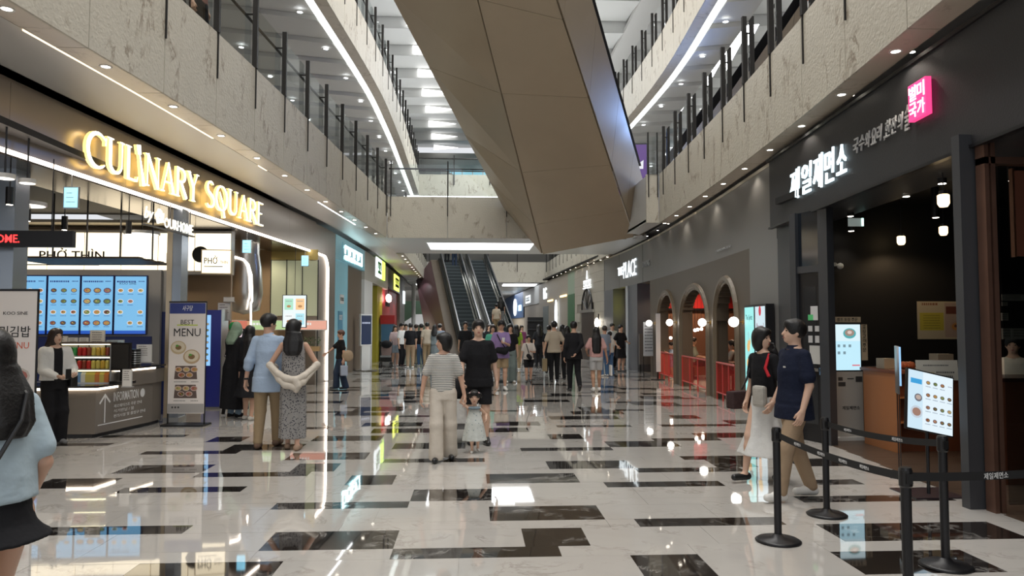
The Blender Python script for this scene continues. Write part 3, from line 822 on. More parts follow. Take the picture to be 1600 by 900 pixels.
def letter_mb(ch, H_, depth):
    face = MB()
    for st in LET[ch][1]:
        L_, R_ = [], []
        for i, (x, y, w_) in enumerate(st):
            a = st[max(i - 1, 0)]; b = st[min(i + 1, len(st) - 1)]
            d = Vector((b[0] - a[0], b[1] - a[1])); d = d.normalized() if d.length else Vector((1, 0))
            n = Vector((-d.y, d.x)) * w_ / 2
            L_.append(((x + n.x) * H_, (y + n.y) * H_)); R_.append(((x - n.x) * H_, (y - n.y) * H_))
        n = len(L_)
        vs = [(p[0], p[1], depth) for p in L_ + R_] + [(p[0], p[1], 0) for p in L_ + R_]
        for i in range(n - 1):
            face.add([], [])
        base = len(face.v)
        face.add(vs, [(i, n + i, n + i + 1, i + 1) for i in range(n - 1)], mi=0)
        side = [(i, i + 1, 2 * n + i + 1, 2 * n + i) for i in range(n - 1)] + [(n + i + 1, n + i, 3 * n + i, 3 * n + i + 1) for i in range(n - 1)] + [(n, 0, 2 * n, 3 * n), (n - 1, 2 * n - 1, 4 * n - 1, 3 * n - 1)]
        for f in side:
            face.f.append([base + q for q in f]); face.mi.append(1); face.col.append(None)
    return face
LFACE = mat('letter_face_light', (1, 0.97, 0.88), emit=2.0, ecol=(1, 0.95, 0.8))
LSIDE = mat('letter_side_light', (0.9, 0.7, 0.25), emit=1.4, ecol=(1, 0.72, 0.22))
sg = wthing('sign_letters', 'large illuminated serif letters reading CULINARY SQUARE on the bronze fascia', 'sign', wf('L', 10.0, 3.72))
INV[sg.name] = sg.matrix_world.inverted()
def place_word(word, Ya, Yb, za, zb, Ha, Hb):
    tot = sum(LET[c][0] for c in word) - 0.1
    u = 0.0
    for ch in word:
        t = u / tot; Y = Ya + (Yb - Ya) * t
        H_ = Ha + (Hb - Ha) * t
        fr = wf('L', Y, za + (zb - za) * t, 0.10)
        mb = letter_mb(ch, H_, 0.05)
        me = mb.mesh('letter', [LFACE, LSIDE])
        me.transform(fr @ Matrix.Diagonal(((Yb - Ya) / tot / H_, 1, 1, 1)))
        link('letter', me, sg)
        u += LET[ch][0]
place_word('CULINARY', 10.05, 13.25, 3.80, 3.82, 0.50, 0.5)
place_word('SQUARE', 13.6, 16.35, 3.82, 3.82, 0.5, 0.5)
# hanging second line
LFACE2 = mat('small_letter_light', (1, 0.97, 0.88), emit=1.1, ecol=(1, 0.95, 0.8))
s2 = wthing('hanging_sign', 'small lit lettering by OURHOME with a leaf mark, hung below the food hall fascia', 'sign', wf('L', 12.4, 3.3, 0.06))
text('by', LFACE2, s2, TR(-0.62, 0.08, 0.02), h=0.25, ext=0.006, shear=0.3, bold=0.005)
mb = MB()
for k in range(5):
    a = R(20 + 72 * k); mb.prism([(-0.28 + 0.03 * cos(a), 0.1 + 0.03 * sin(a)), (-0.28 + 0.1 * cos(a - 0.5), 0.1 + 0.1 * sin(a - 0.5)), (-0.28 + 0.13 * cos(a + 0.2), 0.1 + 0.13 * sin(a + 0.2)), (-0.28 + 0.08 * cos(a + 0.7), 0.1 + 0.08 * sin(a + 0.7))], 0.0, 0.04)
mb.build('leaf_mark', LFACE2, s2)
text('OURHOME', LFACE2, s2, TR(0.36, 0.03, 0.02), w=1.0, h=0.17, ext=0.006, bold=0.01)
MB().box(-0.75, 0.92, -0.09, -0.07, -0.02, 0.03).build('rail', GREY_P, s2)
mb = MB()
for x in (-0.5, 0.1, 0.8): mb.cyl(x, 0.0, 0, 0.001, 0.006)
for x in (-0.5, 0.1, 0.8): MB().box(x - 0.006, x + 0.006, 0.02, 0.36, -0.01, 0.005).build('hanger', GREY_P, s2)
# blade signs with numbers hanging under the fascia
BLUESIGN = mat('blue_sign_light', (0.3, 0.7, 0.9), emit=1.6, ecol=(0.25, 0.68, 0.95))
for (px, Y, lab) in ((111, 9.9, 'nearest glowing pale blue square sign hanging below the food hall fascia'), (387, 15.9, 'middle glowing pale blue sign hanging below the food hall fascia'), (478, 19.4, 'farthest glowing pale blue sign hanging below the food hall fascia')):
    t = wthing('blade_sign', lab, 'sign', ff((PY(px, 300, Y).x, Y, 3.18)), 'blue blade signs under the food hall fascia')
    MB().box(-0.1, 0.1, 0, 0.29, -0.03, 0.0).build('sign_box', STEEL, t)
    MB().box(-0.085, 0.085, 0.015, 0.275, 0.0, 0.004).build('sign_face', BLUESIGN, t)
    MB().box(-0.004, 0.004, 0.29, 0.47, -0.018, -0.01).build('hanger', STEEL, t)
    mb = MB()
    for k in range(3): mb.box(-0.06, 0.06 - 0.02 * k, 0.08 + 0.06 * k, 0.09 + 0.06 * k, 0.004, 0.006)
    mb.build('sign_print', WHITE_P, t)
# --- shop shell
DCEIL = mat('dark_shop_ceiling', (0.014, 0.013, 0.012), 0.6)
struct(MB().box(-16, -5.2, 1, 15.2, 3.88, 3.96).build('ceiling', DCEIL))
mb = MB(); between(mb, lambda Y: -13, 0, XL, -0.5, 3.72, 3.78, 15.2, 23.0); struct(mb.build('ceiling', mat('cream_ceiling', (0.62, 0.55, 0.42), 0.6)))
struct(MB().box(-12.2, -12.0, 1, 23, 0, 3.9).build('wall_left_shop', mat('brown_wall', (0.28, 0.2, 0.13), 0.6)))
WOODW = mat('tan_wood_wall', (0.36, 0.25, 0.15), 0.5, var=0.15, vscale=2)
struct(MB().box(-12.0, -4.75, 20.6, 20.8, 0, 3.75).build('wall_left_shop_end', WOODW))
ns = struct(MB().box(-13, -4.4, 22.9, 23.1, 0, 4.5).build('wall_left_partition', WHITE_P))
# cross wall with menu screens at 14.2 m
STL = mat('grey_cabinet', (0.32, 0.31, 0.30), 0.4, 0.3)
sx0, sx1 = PY(22, 470, 14).x, PY(231, 470, 14).x
fr0 = ff(((sx0 + sx1) / 2, 14.0, 0))
mw = wthing('menu_board_wall', 'grey cabinet wall framing four blue menu screens above the counter', 'cabinet', fr0)
hw = (sx1 - sx0) / 2
MB().box(-hw - 0.25, hw + 0.22, 0.0, 2.68, -0.5, -0.02).build('body', STL, mw)
MB().box(-hw - 0.1, hw + 0.08, 0.6, 1.44, -0.02, 0.0).build('blue_panel', mat('navy_panel', (0.02, 0.035, 0.16), 0.4), mw)
MB().box(hw + 0.22, hw + 0.5, 0.0, 1.9, -0.6, -0.1).build('side_panel', mat('navy_panel', (0.02, 0.035, 0.16), 0.4), mw)
MB().box(hw + 0.22, hw + 0.45, 1.9, 2.68, -0.6, -0.1).build('side_return', STL, mw)
FOODC = [(0.30, 0.08, 0.04), (0.45, 0.22, 0.07), (0.12, 0.05, 0.03), (0.5, 0.35, 0.15), (0.15, 0.18, 0.06), (0.35, 0.12, 0.1)]
def disc(mb, x, y, z, rx, ry, col, n=10): mb.add([(x + rx * cos(2 * PI * i / n), y + ry * sin(2 * PI * i / n), z) for i in range(n)], [tuple(range(n))], col=col)
def dish(mb, x, y, z, r, rn, bowl=(0.8, 0.8, 0.78)):
    disc(mb, x, y, z, r, r * 0.72, bowl); disc(mb, x, y, z + 0.0006, r * 0.78, r * 0.52, rn.choice(FOODC))
    disc(mb, x - r * 0.2, y + r * 0.08, z + 0.0012, r * 0.25, r * 0.2, rn.choice(FOODC), 7); disc(mb, x + r * 0.25, y - r * 0.1, z + 0.0012, r * 0.2, r * 0.16, (0.2, 0.35, 0.08), 7)
def lines(mb, x0, x1, y, z, h, col, rn, gap=0.35):
    x = x0
    while x < x1 - h * 0.4:
        w_ = min(rn.uniform(0.5, 1.1) * h, x1 - x); mb.quad((x, y, z), (x + w_, y, z), (x + w_, y + h, z), (x, y + h, z), col=col); x += w_ + h * gap
MENUT = ['      ', 'AJF', '', 'KOO SINE']
for i in range(4):
    rn = random.Random(100 + i)
    w_ = 2 * hw / 4
    t = wthing('menu_screen', ['leftmost blue menu screen, partly behind the white banner', 'second blue menu screen from the left, with three rows of set meals', 'third blue menu screen from the left, with round dark dishes', 'rightmost blue menu screen, headed KOO SINE'][i], 'screen', fr0 @ TR(-hw + w_ * (i + 0.5), 1.47, 0), 'blue menu screens over the counter')
    MB().box(-w_ / 2 + 0.004, w_ / 2 - 0.004, 0, 1.1, 0.0, 0.03).build('bezel', mat('navy_bezel', (0.01, 0.02, 0.12), 0.3), t)
    mb = MB(); a = w_ / 2 - 0.02
    mb.quad((-a, 0.02, 0.032), (a, 0.02, 0.032), (a, 1.08, 0.032), (-a, 1.08, 0.032), col=(0.20, 0.50, 0.80))
    mb.quad((-a, 0.02, 0.033), (a, 0.02, 0.033), (a, 0.08, 0.033), (-a, 0.08, 0.033), col=(0.02, 0.10, 0.50))
    lines(mb, -a + 0.03, a - 0.18, 0.97, 0.033, 0.03, (0.02, 0.05, 0.2), rn); lines(mb, a - 0.14, a - 0.03, 0.98, 0.033, 0.018, (0.02, 0.05, 0.2), rn)
    for r_ in range(4):
        for q in range(3):
            x, y = -a + 0.1 + q * (2 * a - 0.2) / 2, 0.82 - 0.2 * r_
            if i == 3 and (r_ + q) % 4 == 3: continue
            dish(mb, x, y, 0.033, 0.055 + 0.015 * (i == 2), rn, (0.05, 0.06, 0.12) if i in (1, 2) and r_ != 2 else (0.7, 0.75, 0.8))
            lines(mb, x - 0.05, x + 0.05, y - 0.075, 0.033, 0.012, (0.03, 0.1, 0.3), rn)
    mb.build('screen_image', SCREEN, t)
    if i == 3: text('KOO SINE', mat('navy_text', (0.01, 0.03, 0.15), 0.5), t, TR(0, 0, 0.034), w=0.3, h=0.04, ext=0.0005, cx=-0.05, cy=0.95)
# back-lit sign band above
LB = mat('lightbox_cream', (1, 0.9, 0.68), emit=1.35, ecol=(1, 0.86, 0.62))
frb = ff((PY(189, 400, 15.6).x, 15.6, 0))
bw = (PY(362, 400, 15.6).x - PY(16, 400, 15.6).x) / 2
t = wthing('lightbox_sign', 'long cream back-lit sign band with dark noodle house lettering above the menu screens', 'sign', frb)
MB().box(-bw, bw, 2.7, 3.62, -0.25, -0.02).build('box', STL, t)
for k in range(6):
    a = -bw + 2 * bw * k / 6; MB().box(a + 0.012, a + 2 * bw / 6 - 0.012, 2.78, 3.56, -0.02, 0.0).build('light_panel', LB, t)
text('PHỞ THÌN', LBLACK, t, TR(0, 0, 0.002), w=1.3, h=0.24, ext=0.006, bold=0.006, cx=-bw + 1.25, cy=3.12)
MB().box(-bw + 0.3, -bw + 1.8, 2.88, 2.9, 0.002, 0.008).build('underline', LBLACK, t)
mb = MB(); mb.tube([(bw - 1.3, 2.9, 0.006), (bw - 1.3, 3.15, 0.006)], 0.008, 4); mb.tube([(bw - 1.3, 2.9, 0.006), (bw - 1.02, 2.9, 0.006)], 0.008, 4); mb.tube([(bw - 1.25, 2.92, 0.006), (bw - 1.05, 3.12, 0.006)], 0.008, 4); mb.build('drawing_line', LBLACK, t)
mb = MB(); mb.prism([(bw - 0.62 + 0.17 * cos(2 * PI * i / 20), 3.12 + 0.17 * sin(2 * PI * i / 20)) for i in range(20)], 0.002, 0.01); mb.build('round_mark', LBLACK, t)
struct(MB().box(-12, -5.15, 16.0, 16.1, 0, 3.8).build('wall_left_kitchen', mat('tan_wood_wall', (0.36, 0.25, 0.15), 0.5)))
t = wthing('sign_board', 'small cream slanted sign reading PHO THIN beside the curved steel hood', 'sign', ff((PY(338, 405, 14.6).x, 14.6, PY(338, 409, 14.6).z), R(10)))
MB().box(-0.28, 0.28, -0.24, 0.24, -0.3, -0.01).build('box', CREAM_P, t)
MB().box(-0.26, 0.26, -0.22, 0.22, -0.01, 0.0).build('light_panel', LB, t)
text('PHỞ', LBLACK, t, w=0.24, h=0.16, ext=0.004, bold=0.006, cx=-0.1, cy=0.04)
text('THÌN', LBLACK, t, w=0.14, h=0.07, ext=0.004, cx=0.14, cy=0.0)
MB().box(-0.22, 0.12, -0.1, -0.085, 0, 0.004).build('underline', LBLACK, t)
# red LED ticker
t = wthing('led_ticker', 'black hanging LED ticker with red running letters at the left edge', 'sign', ff((PY(37, 373, 9.3).x, 9.3, PY(50, 373, 9.3).z)))
MB().box(-0.9, 0.58, -0.1, 0.1, -0.08, 0).build('housing', BLACKM, t)
text('OURHOME.', mat('red_led', (1, 0.02, 0.02), emit=3, ecol=(1, 0.03, 0.03)), t, w=0.62, h=0.1, ext=0.002, bold=0.004, cx=-0.36, cy=0.0)
MB().box(0.3, 0.31, 0.1, 1.0, -0.05, -0.04).build('hanger', BLACKM, t)
# hanging dark canopy grille
t = wthing('hanging_canopy', 'dark flat canopy hung on thin rods above the drinks counter', 'canopy', ff((PY(120, 404, 12.2).x, 12.2, PY(120, 405, 12.2).z)))
for k in range(7): MB().box(-1.05, 1.05 - 0.05 * (k % 2), 0.0, 0.03, -1.2 + 0.2 * k, -1.03 + 0.2 * k).build('slat', mat('dark_bronze', (0.05, 0.035, 0.025), 0.5), t)
for x in (-0.65, -0.1, 0.45, 0.98): MB().box(x - 0.01, x + 0.01, 0.03, 1.15, -0.5, -0.48).build('hanger', BLACKM, t)
for (px, py, Y) in ((43, 335, 11), (101, 350, 12), (201, 360, 12.5), (15, 312, 9.5)):
    p = PY(px, py, Y)
    t = thing('track_spotlight', ['black cylinder ceiling spotlight nearest the pale blue sign', 'black cylinder ceiling spotlight right of the pale blue sign', 'black cylinder ceiling spotlight above the dark canopy', 'black cylinder ceiling spotlight at the far left edge'][[43, 101, 201, 15].index(px)], 'spotlight', (p.x, Y, 3.88))
    MB().cyl(0, 0, -0.55, 0, 0.008, 6).build('stem', BLACKM, t); MB().cyl(0, 0, -0.72, -0.5, 0.045, 12).build('body', BLACKM, t)
    mb = MB(); mb.cyl(0, 0, -0.723, -0.72, 0.036, 12); mb.build('lamp', LITE, t)
for i, (px, py, Y, r) in enumerate(((8, 272, 8.5, 0.1), (43, 280, 9, 0.09), (45, 316, 10.4, 0.22), (10, 317, 10.2, 0.28), (222, 362, 13.5, 0.3))):
    p = PY(px, py, Y)
    t = thing('round_ceiling_lamp', 'flat round ceiling lamp in the food hall, ' + ['nearest the fascia at the left edge', 'left of the pale blue sign', 'wide, left of the blue sign', 'largest white disc at the left edge', 'above the back-lit sign band'][i], 'lamp', (p.x, Y, min(p.z, 3.88)))
    MB().cyl(0, 0, -0.05, 0, r, 20).build('drum', WHITE_P, t)
    mb = MB(); mb.cyl(0, 0, -0.055, -0.05, r * 0.9, 20); mb.build('diffuser', mat('soft_lamp', (1, 0.95, 0.85), emit=1.5), t)
    if p.z < 3.8: MB().cyl(0, 0, 0.0, 3.88 - p.z, 0.01, 6).build('stem', BLACKM, t)
for (x, Y, pw) in ((-7.0, 10, 55), (-6.2, 12.4, 60), (-8.5, 12.6, 70), (-7, 14.6, 40), (-6.2, 17.8, 90), (-7.5, 19, 70), (-5.6, 19.6, 50), (-6.5, 7, 60), (-9, 8, 60)):
    spot((x, Y, 3.66), pw, 150, (1, 0.86, 0.66), 0.12)
# pillars
for (px, Y, w_, lab) in ((271, 12.9, 0.22, 'square steel pillar between the drinks counter and the banner'), (-2, 9.6, 0.3, 'steel pillar at the far left edge behind the white banner')):
    p = PY(px, 500, Y)
    t = thing('steel_pillar', lab, 'pillar', (p.x, Y, 0))
    MB().box(-w_ / 2, w_ / 2, 0, 0.3, 0, 3.66).build('column', mat('blue_grey_steel', (0.33, 0.37, 0.42), 0.25, 0.7), t)
    MB().box(-w_ / 2 - 0.02, -w_ / 2 + 0.07, -0.012, 0.0, 0, 3.66).build('edge_trim', mat('champagne_trim', (0.6, 0.5, 0.36), 0.3, 0.6), t)
    MB().box(-w_ / 2 - 0.02, w_ / 2 + 0.02, -0.02, 0.32, 0, 0.08).build('plinth', STEEL, t)

# --- information counter
CNT = mat('warm_grey_laminate', (0.20, 0.175, 0.15), 0.45)
TOPM = mat('black_stone_top', (0.02, 0.02, 0.022), 0.15)
cpts = [(-8.3, 11.15), (-5.5, 11.15), (-5.28, 12.55), (-5.28, 12.9), (-8.3, 12.9)]
t = thing('information_counter', 'warm grey information counter with glowing top edge and white arrow lettering', 'counter', (-5.6, 11.4, 0))
IM = INV[t.name] = Matrix.Translation((5.6, -11.4, 0))
MB().prism(cpts, 0.06, 0.70).build('body', CNT, t)
MB().prism([(a + (0.05 if a > -8 else 0) * -1, b + 0.03) for a, b in cpts], 0.0, 0.06).build('plinth', DARKM, t)
MB().prism([(-8.32, 11.08), (-5.44, 11.08), (-5.36, 11.7), (-5.5, 11.75), (-8.32, 11.75)], 0.735, 0.765).build('counter_top', TOPM, t)
mb = MB(); mb.prism([(-8.3, 11.12), (-5.47, 11.12), (-5.4, 11.62), (-5.44, 11.62), (-5.5, 11.16), (-8.3, 11.16)], 0.70, 0.735); mb.build('light_edge', mat('counter_glow', (1, 0.9, 0.75), emit=4, ecol=(1, 0.84, 0.66)), t)
MB().prism([(-5.55, 11.75), (-5.40, 11.75), (-5.24, 12.6), (-5.24, 12.95), (-6.3, 12.95), (-6.3, 11.9), (-5.55, 11.9)], 0.70, 0.93).build('upper_body', CNT, t)
MB().prism([(-5.56, 11.74), (-5.37, 11.74), (-5.21, 12.6), (-5.21, 12.98), (-6.32, 12.98), (-6.32, 11.9)], 0.96, 0.99).build('upper_top', TOPM, t)
mb = MB(); mb.prism([(-5.52, 11.78), (-5.385, 11.78), (-5.235, 12.55), (-5.3, 12.55), (-5.45, 11.82)], 0.93, 0.96); mb.build('upper_light_edge', mat('counter_glow', (1, 0.9, 0.75), emit=4), t)
fx = Vector((-5.28 + 5.5, 1.4, 0)).normalized()
Mi = Matrix((fx, Vector((0, 0, 1)), Vector((fx.y, -fx.x, 0)))).transposed().to_4x4(); Mi.translation = Vector((-5.5, 11.15, 0)) + Vector((fx.y, -fx.x, 0)) * 0.002
text('INFORMATION', LWHITE, t, Mi, w=0.62, h=0.14, ext=0.001, bold=0.006, cx=0.72, cy=0.56)
for k in range(3): text(['제로웨이스트 주문 안내', '식기반납 / 물', '편의시설 및 출입구 안내'][k], LWHITE, t, Mi, w=[0.7, 0.5, 0.8][k], h=0.05, ext=0.001, cx=0.42 + [0.7, 0.5, 0.8][k] / 2, cy=0.42 - 0.075 * k)
mb = MB(); mb.box(0.06, 1.15, 0.17, 0.185, 0, 0.002); mb.build('white_rule', LWHITE, t).data.transform(Mi)
mb = MB(); mb.box(0.2, 0.22, 0.2, 0.6, 0, 0.002); mb.prism([(0.21, 0.63), (0.08, 0.5), (0.10, 0.48), (0.21, 0.59), (0.32, 0.48), (0.34, 0.5)], 0, 0.002); mb.build('arrow', LWHITE, t).data.transform(Mi)
mb = MB(); mb.prism([(1.14 + 0.06 * cos(i * PI / 8), 0.56 + 0.07 * sin(i * PI / 8)) for i in range(16)], 0, 0.002); mb.build('round_mark', LWHITE, t).data.transform(Mi)
# drinks display
dx0, dx1, dY = PY(84, 560, 11.55).x, PY(171, 560, 11.55).x, 11.55
t = thing('drinks_display', 'open lit display case with three shelves of canned and packed drinks', 'display case', ((dx0 + dx1) / 2, dY, 0.765))
W2 = (dx1 - dx0) / 2
MB().box(-W2 - 0.03, W2 + 0.03, 0.28, 0.34, 0, 0.62).build('back_panel', mat('dark_glossy', (0.03, 0.03, 0.03), 0.2), t)
for s in (-1, 1): MB().box(s * (W2 + 0.02) - 0.015, s * (W2 + 0.02) + 0.015, 0.0, 0.3, 0, 0.62).build('side_panel', STEEL, t)
for k, z in enumerate((0.0, 0.2, 0.4)):
    MB().box(-W2, W2, 0, 0.28, z, z + 0.015).build('shelf', STEEL, t)
    MB().box(-W2, W2, 0.0, 0.012, z + 0.185, z + 0.198).build('shelf_light', mat('shelf_light', (1, 0.9, 0.5), emit=3, ecol=(1, 0.9, 0.55)), t)
MB().box(-W2 - 0.04, W2 + 0.04, -0.02, 0.36, 0.6, 0.63).build('case_top', mat('dark_brown_top', (0.1, 0.07, 0.05), 0.4), t)
DC = [(0.5, 0.03, 0.03, 'red'), (0.04, 0.3, 0.08, 'green'), (0.55, 0.35, 0.05, 'amber'), (0.25, 0.05, 0.03, 'dark red'), (0.6, 0.5, 0.12, 'yellow'), (0.7, 0.7, 0.68, 'white'), (0.15, 0.3, 0.6, 'blue'), (0.6, 0.2, 0.05, 'orange')]
rowc = [[3, 0, 1, 1, 0, 0, 3, 4, 2, 2, 3], [3, 0, 0, 1, 0, 3, 0, 4, 4, 2, 4], [5, 5, 7, 5, 6, 5, 4, 4, 7, 4, 7]]
for r_ in range(3):
    for k in range(11):
        c_ = DC[rowc[r_][k]]
        x = dx0 + 0.06 + k * (dx1 - dx0 - 0.1) / 10.4; z = 0.78 + (0.4, 0.2, 0.0)[r_]
        m = mat('drink_' + c_[3], c_[:3], 0.3)
        t2 = thing('drink_can' if r_ < 2 else 'drink_carton', '%s %s, %s from the left on the %s shelf of the drinks case' % (c_[3], 'can' if r_ < 2 else 'carton', ['first', 'second', 'third', 'fourth', 'fifth', 'sixth', 'seventh', 'eighth', 'ninth', 'tenth', 'eleventh'][k], ['top', 'middle', 'bottom'][r_]), 'drink', (x, dY + 0.09, z), 0, 'drinks in the display case')
        if r_ < 2:
            MB().lathe([(0.0, 0.0), (0.026, 0.0), (0.032, 0.01), (0.032, 0.115), (0.024, 0.13), (0.0, 0.13)], 12).build('body', m, t2)
            MB().cyl(0, 0, 0.128, 0.134, 0.022, 10).build('lid', STEEL, t2)
        else:
            MB().box(-0.036, 0.036, -0.03, 0.03, 0, 0.12).build('body', m, t2)
            mb = MB(); mb.prism([(-0.03, 0.12), (0.03, 0.12), (0, 0.15)], -0.036, 0.036); mb.build('gable_top', m, t2).data.transform(Matrix(((0, 0, 1, 0), (1, 0, 0, 0), (0, 1, 0, 0), (0, 0, 0, 1))))
# cards and signs standing on the case
def card(name, lab, px0, px1, py0, py1, Y, ang=0, body=(0.75, 0.73, 0.7), seed=1, accent=None, rows_=5, par=None, cat='sign', group=None):
    a, b = PY(px0, py1, Y), PY(px1, py0, Y)
    w_, h_ = (b.x - a.x) / max(0.5, cos(ang)), b.z - a.z
    t = wthing(name, lab, cat, ff(((a.x + b.x) / 2, Y, a.z), ang), group)
    MB().box(-w_ / 2, w_ / 2, 0, h_, -0.012, 0).build('board', mat('card_edge', (0.5, 0.5, 0.48), 0.5), t)
    MB().box(-w_ / 2, w_ / 2, -0.012, 0.0, -0.06, 0.02).build('foot', mat('acrylic_foot', (0.4, 0.4, 0.4), 0.2), t)
    rn = random.Random(seed); mb = MB(); z = 0.0012; q = w_ / 2 - 0.006
    mb.quad((-q, 0.006, z), (q, 0.006, z), (q, h_ - 0.006, z), (-q, h_ - 0.006, z), col=body)
    if accent: mb.quad((-q, 0.006, 2 * z), (q, 0.006, 2 * z), (q, h_ * 0.2, 2 * z), (-q, h_ * 0.2, 2 * z), col=accent)
    for k in range(rows_): lines(mb, -q * 0.75, q * rn.uniform(0.2, 0.75), h_ * (0.85 - 0.6 * k / rows_), 2 * z, h_ * 0.05, (0.15, 0.14, 0.14), rn)
    mb.build('print', PRINT, t)
    return t
card('menu_card', 'white card with an orange foot, first on top of the drinks case', 89, 106, 525, 545, 11.7, body=(0.8, 0.76, 0.7), accent=(0.7, 0.15, 0.04), seed=3, rows_=3)
card('menu_card', 'plain white card, second on top of the drinks case', 106, 122, 527, 545, 11.7, seed=4)
card('menu_card', 'plain white card, third on top of the drinks case', 123, 139, 527, 545, 11.7, seed=5)
card('menu_card', 'tallest cream leaflet standing on the drinks case', 139, 165, 516, 545, 11.65, ang=R(-8), body=(0.7, 0.67, 0.6), seed=6)
card('menu_card', 'pale blue leaflet at the right end of the drinks case', 166, 194, 531, 545, 11.7, body=(0.5, 0.62, 0.66), seed=7)
card('menu_card', 'white menu leaflet leaning on the upper counter by the register', 212, 238, 538, 566, 12.0, ang=R(-6), body=(0.68, 0.68, 0.68), seed=8)
card('menu_card', 'small white notice in a black holder at the counter corner', 190, 207, 577, 604, 11.25, ang=R(-8), seed=9)
t = wthing('cash_register', 'black point of sale terminal beside the drinks case', 'register', ff((PY(186, 600, 11.45).x, 11.45, 0.765), R(-15)))
MB().box(-0.13, 0.13, 0, 0.04, -0.2, 0.05).build('base', BLACKP, t); MB().box(-0.04, 0.04, 0.04, 0.25, -0.12, -0.06).build('neck', BLACKP, t)
mb = MB(); mb.box(-0.17, 0.16, 0.2, 0.62, -0.06, -0.02); mb.build('monitor', BLACKP, t); MB().box(-0.15, 0.14, 0.23, 0.59, -0.02, -0.016).build('screen_glass', mat('dark_glossy', (0.03, 0.03, 0.03), 0.2), t)
t = thing('cup_dispenser', 'round grey vented fan heater on the upper counter', 'appliance', (PY(206, 560, 11.9).x, 12.0, 0.99))
MB().cyl(0, 0, 0, 0.28, 0.09, 20).build('body', BLACKP, t)
for k in range(6): MB().cyl(0, 0, 0.05 + 0.035 * k, 0.065 + 0.035 * k, 0.094, 20).build('ring', STEEL, t)

# --- roll-up banners
def banner(name, lab, x0, x1, Y, z0, z1, ang, head, seed, frame=BLACKM):
    w_ = (x1 - x0) / cos(ang)
    t = wthing(name, lab, 'banner', ff(((x0 + x1) / 2, Y, 0), ang))
    MB().box(-w_ / 2, w_ / 2, z0, z1, -0.006, 0.0).build('sheet', mat('banner_sheet', (0.70, 0.66, 0.63), 0.55), t)
    for s in (-1, 1): MB().box(s * w_ / 2 - 0.01, s * w_ / 2 + 0.01, 0.03, z1 + 0.02, -0.03, -0.008).build('pole', frame, t)
    MB().box(-w_ / 2 - 0.01, w_ / 2 + 0.01, z1 + 0.0, z1 + 0.025, -0.03, 0.002).build('top_bar', frame, t)
    MB().box(-w_ / 2 - 0.05, w_ / 2 + 0.05, 0, 0.03, -0.2, 0.14).build('base_plate', frame, t)
    return t, w_
t, w_ = banner('roll_up_banner', 'tall white banner with large Korean title and orange MENU at the left edge', PY(-8, 500, 8.3).x, PY(58, 500, 8.3).x, 8.3, 0.25, 2.02, R(-4), 0, 1)
text('KOO SINE', LBLACK, t, TR(0, 0, 0.001), w=0.27, h=0.035, ext=0.0008, cx=w_ / 2 - 0.23, cy=1.78)
text('크림김밥', LBLACK, t, TR(0, 0, 0.001), w=0.46, h=0.12, ext=0.0008, bold=0.006, cx=w_ / 2 - 0.29, cy=1.58)
text('MENU', mat('orange_print', (0.6, 0.12, 0.06), 0.5), t, TR(0, 0, 0.001), w=0.26, h=0.07, ext=0.0008, cx=w_ / 2 - 0.2, cy=1.43)
mb = MB(); rn = random.Random(5)
for k in range(3): dish(mb, rn.uniform(-0.1, 0.15), 1.1 - 0.3 * k, 0.002, 0.12, rn, (0.5, 0.45, 0.4))
mb.build('print', PRINT, t)
t, w_ = banner('roll_up_banner', 'tall BEST MENU banner with bowls of food on a white ground beside the steel pillar', PY(264, 500, 12.45).x, PY(322, 500, 12.45).x, 12.45, 0.2, 2.02, R(-3), 0, 2)
q = w_ / 2 - 0.005
mb = MB(); mb.quad((-q, 1.84, 0.001), (q, 1.84, 0.001), (q, 2.015, 0.001), (-q, 2.015, 0.001), col=(0.03, 0.05, 0.22))
mb.quad((-q, 0.21, 0.001), (q, 0.21, 0.001), (q, 0.36, 0.001), (-q, 0.36, 0.001), col=(0.33, 0.32, 0.31))
mb.quad((-0.17, 1.64, 0.001), (0.17, 1.64, 0.001), (0.17, 1.66, 0.001), (-0.17, 1.66, 0.001), col=(0.5, 0.6, 0.1))
rn = random.Random(8)
for (x, y, r, c_) in ((-0.14, 1.28, 0.13, (0.5, 0.4, 0.25)), (0.08, 1.13, 0.14, (0.45, 0.33, 0.2))):
    disc(mb, x, y, 0.0015, r, r * 0.85, c_, 20); disc(mb, x, y + 0.01, 0.002, r * 0.82, r * 0.66, (0.62, 0.55, 0.42), 20); disc(mb, x, y, 0.0025, r * 0.4, r * 0.3, (0.2, 0.12, 0.05)); disc(mb, x - 0.02, y + 0.03, 0.003, r * 0.2, r * 0.14, (0.1, 0.3, 0.05))
for y in (0.86, 0.55):
    mb.quad((-0.2, y - 0.1, 0.0015), (0.18, y - 0.1, 0.0015), (0.16, y + 0.12, 0.0015), (-0.18, y + 0.12, 0.0015), col=(0.1, 0.07, 0.06))
    for k in range(5): dish(mb, -0.13 + 0.13 * (k % 3) + 0.05 * (k > 2), y + (0.06 if k < 3 else -0.03), 0.002, 0.06, rn, (0.5, 0.4, 0.35))
    lines(mb, -0.2, 0.0, y - 0.15, 0.001, 0.015, (0.2, 0.2, 0.2), rn); lines(mb, 0.08, 0.2, y - 0.15, 0.001, 0.015, (0.2, 0.2, 0.2), rn)
for k in range(3): disc(mb, -0.22 + 0.05 * k, 0.3, 0.0015, 0.016, 0.016, (0.03, 0.03, 0.03))
mb.build('print', PRINT, t)
text('사구당', LWHITE, t, TR(0, 0, 0.0015), w=0.17, h=0.09, ext=0.0006, bold=0.004, shear=0.2, cx=0.0, cy=1.93)
text('BEST', LBLACK, t, TR(0, 0, 0.002), w=0.22, h=0.075, ext=0.0006, cx=0.0, cy=1.70)
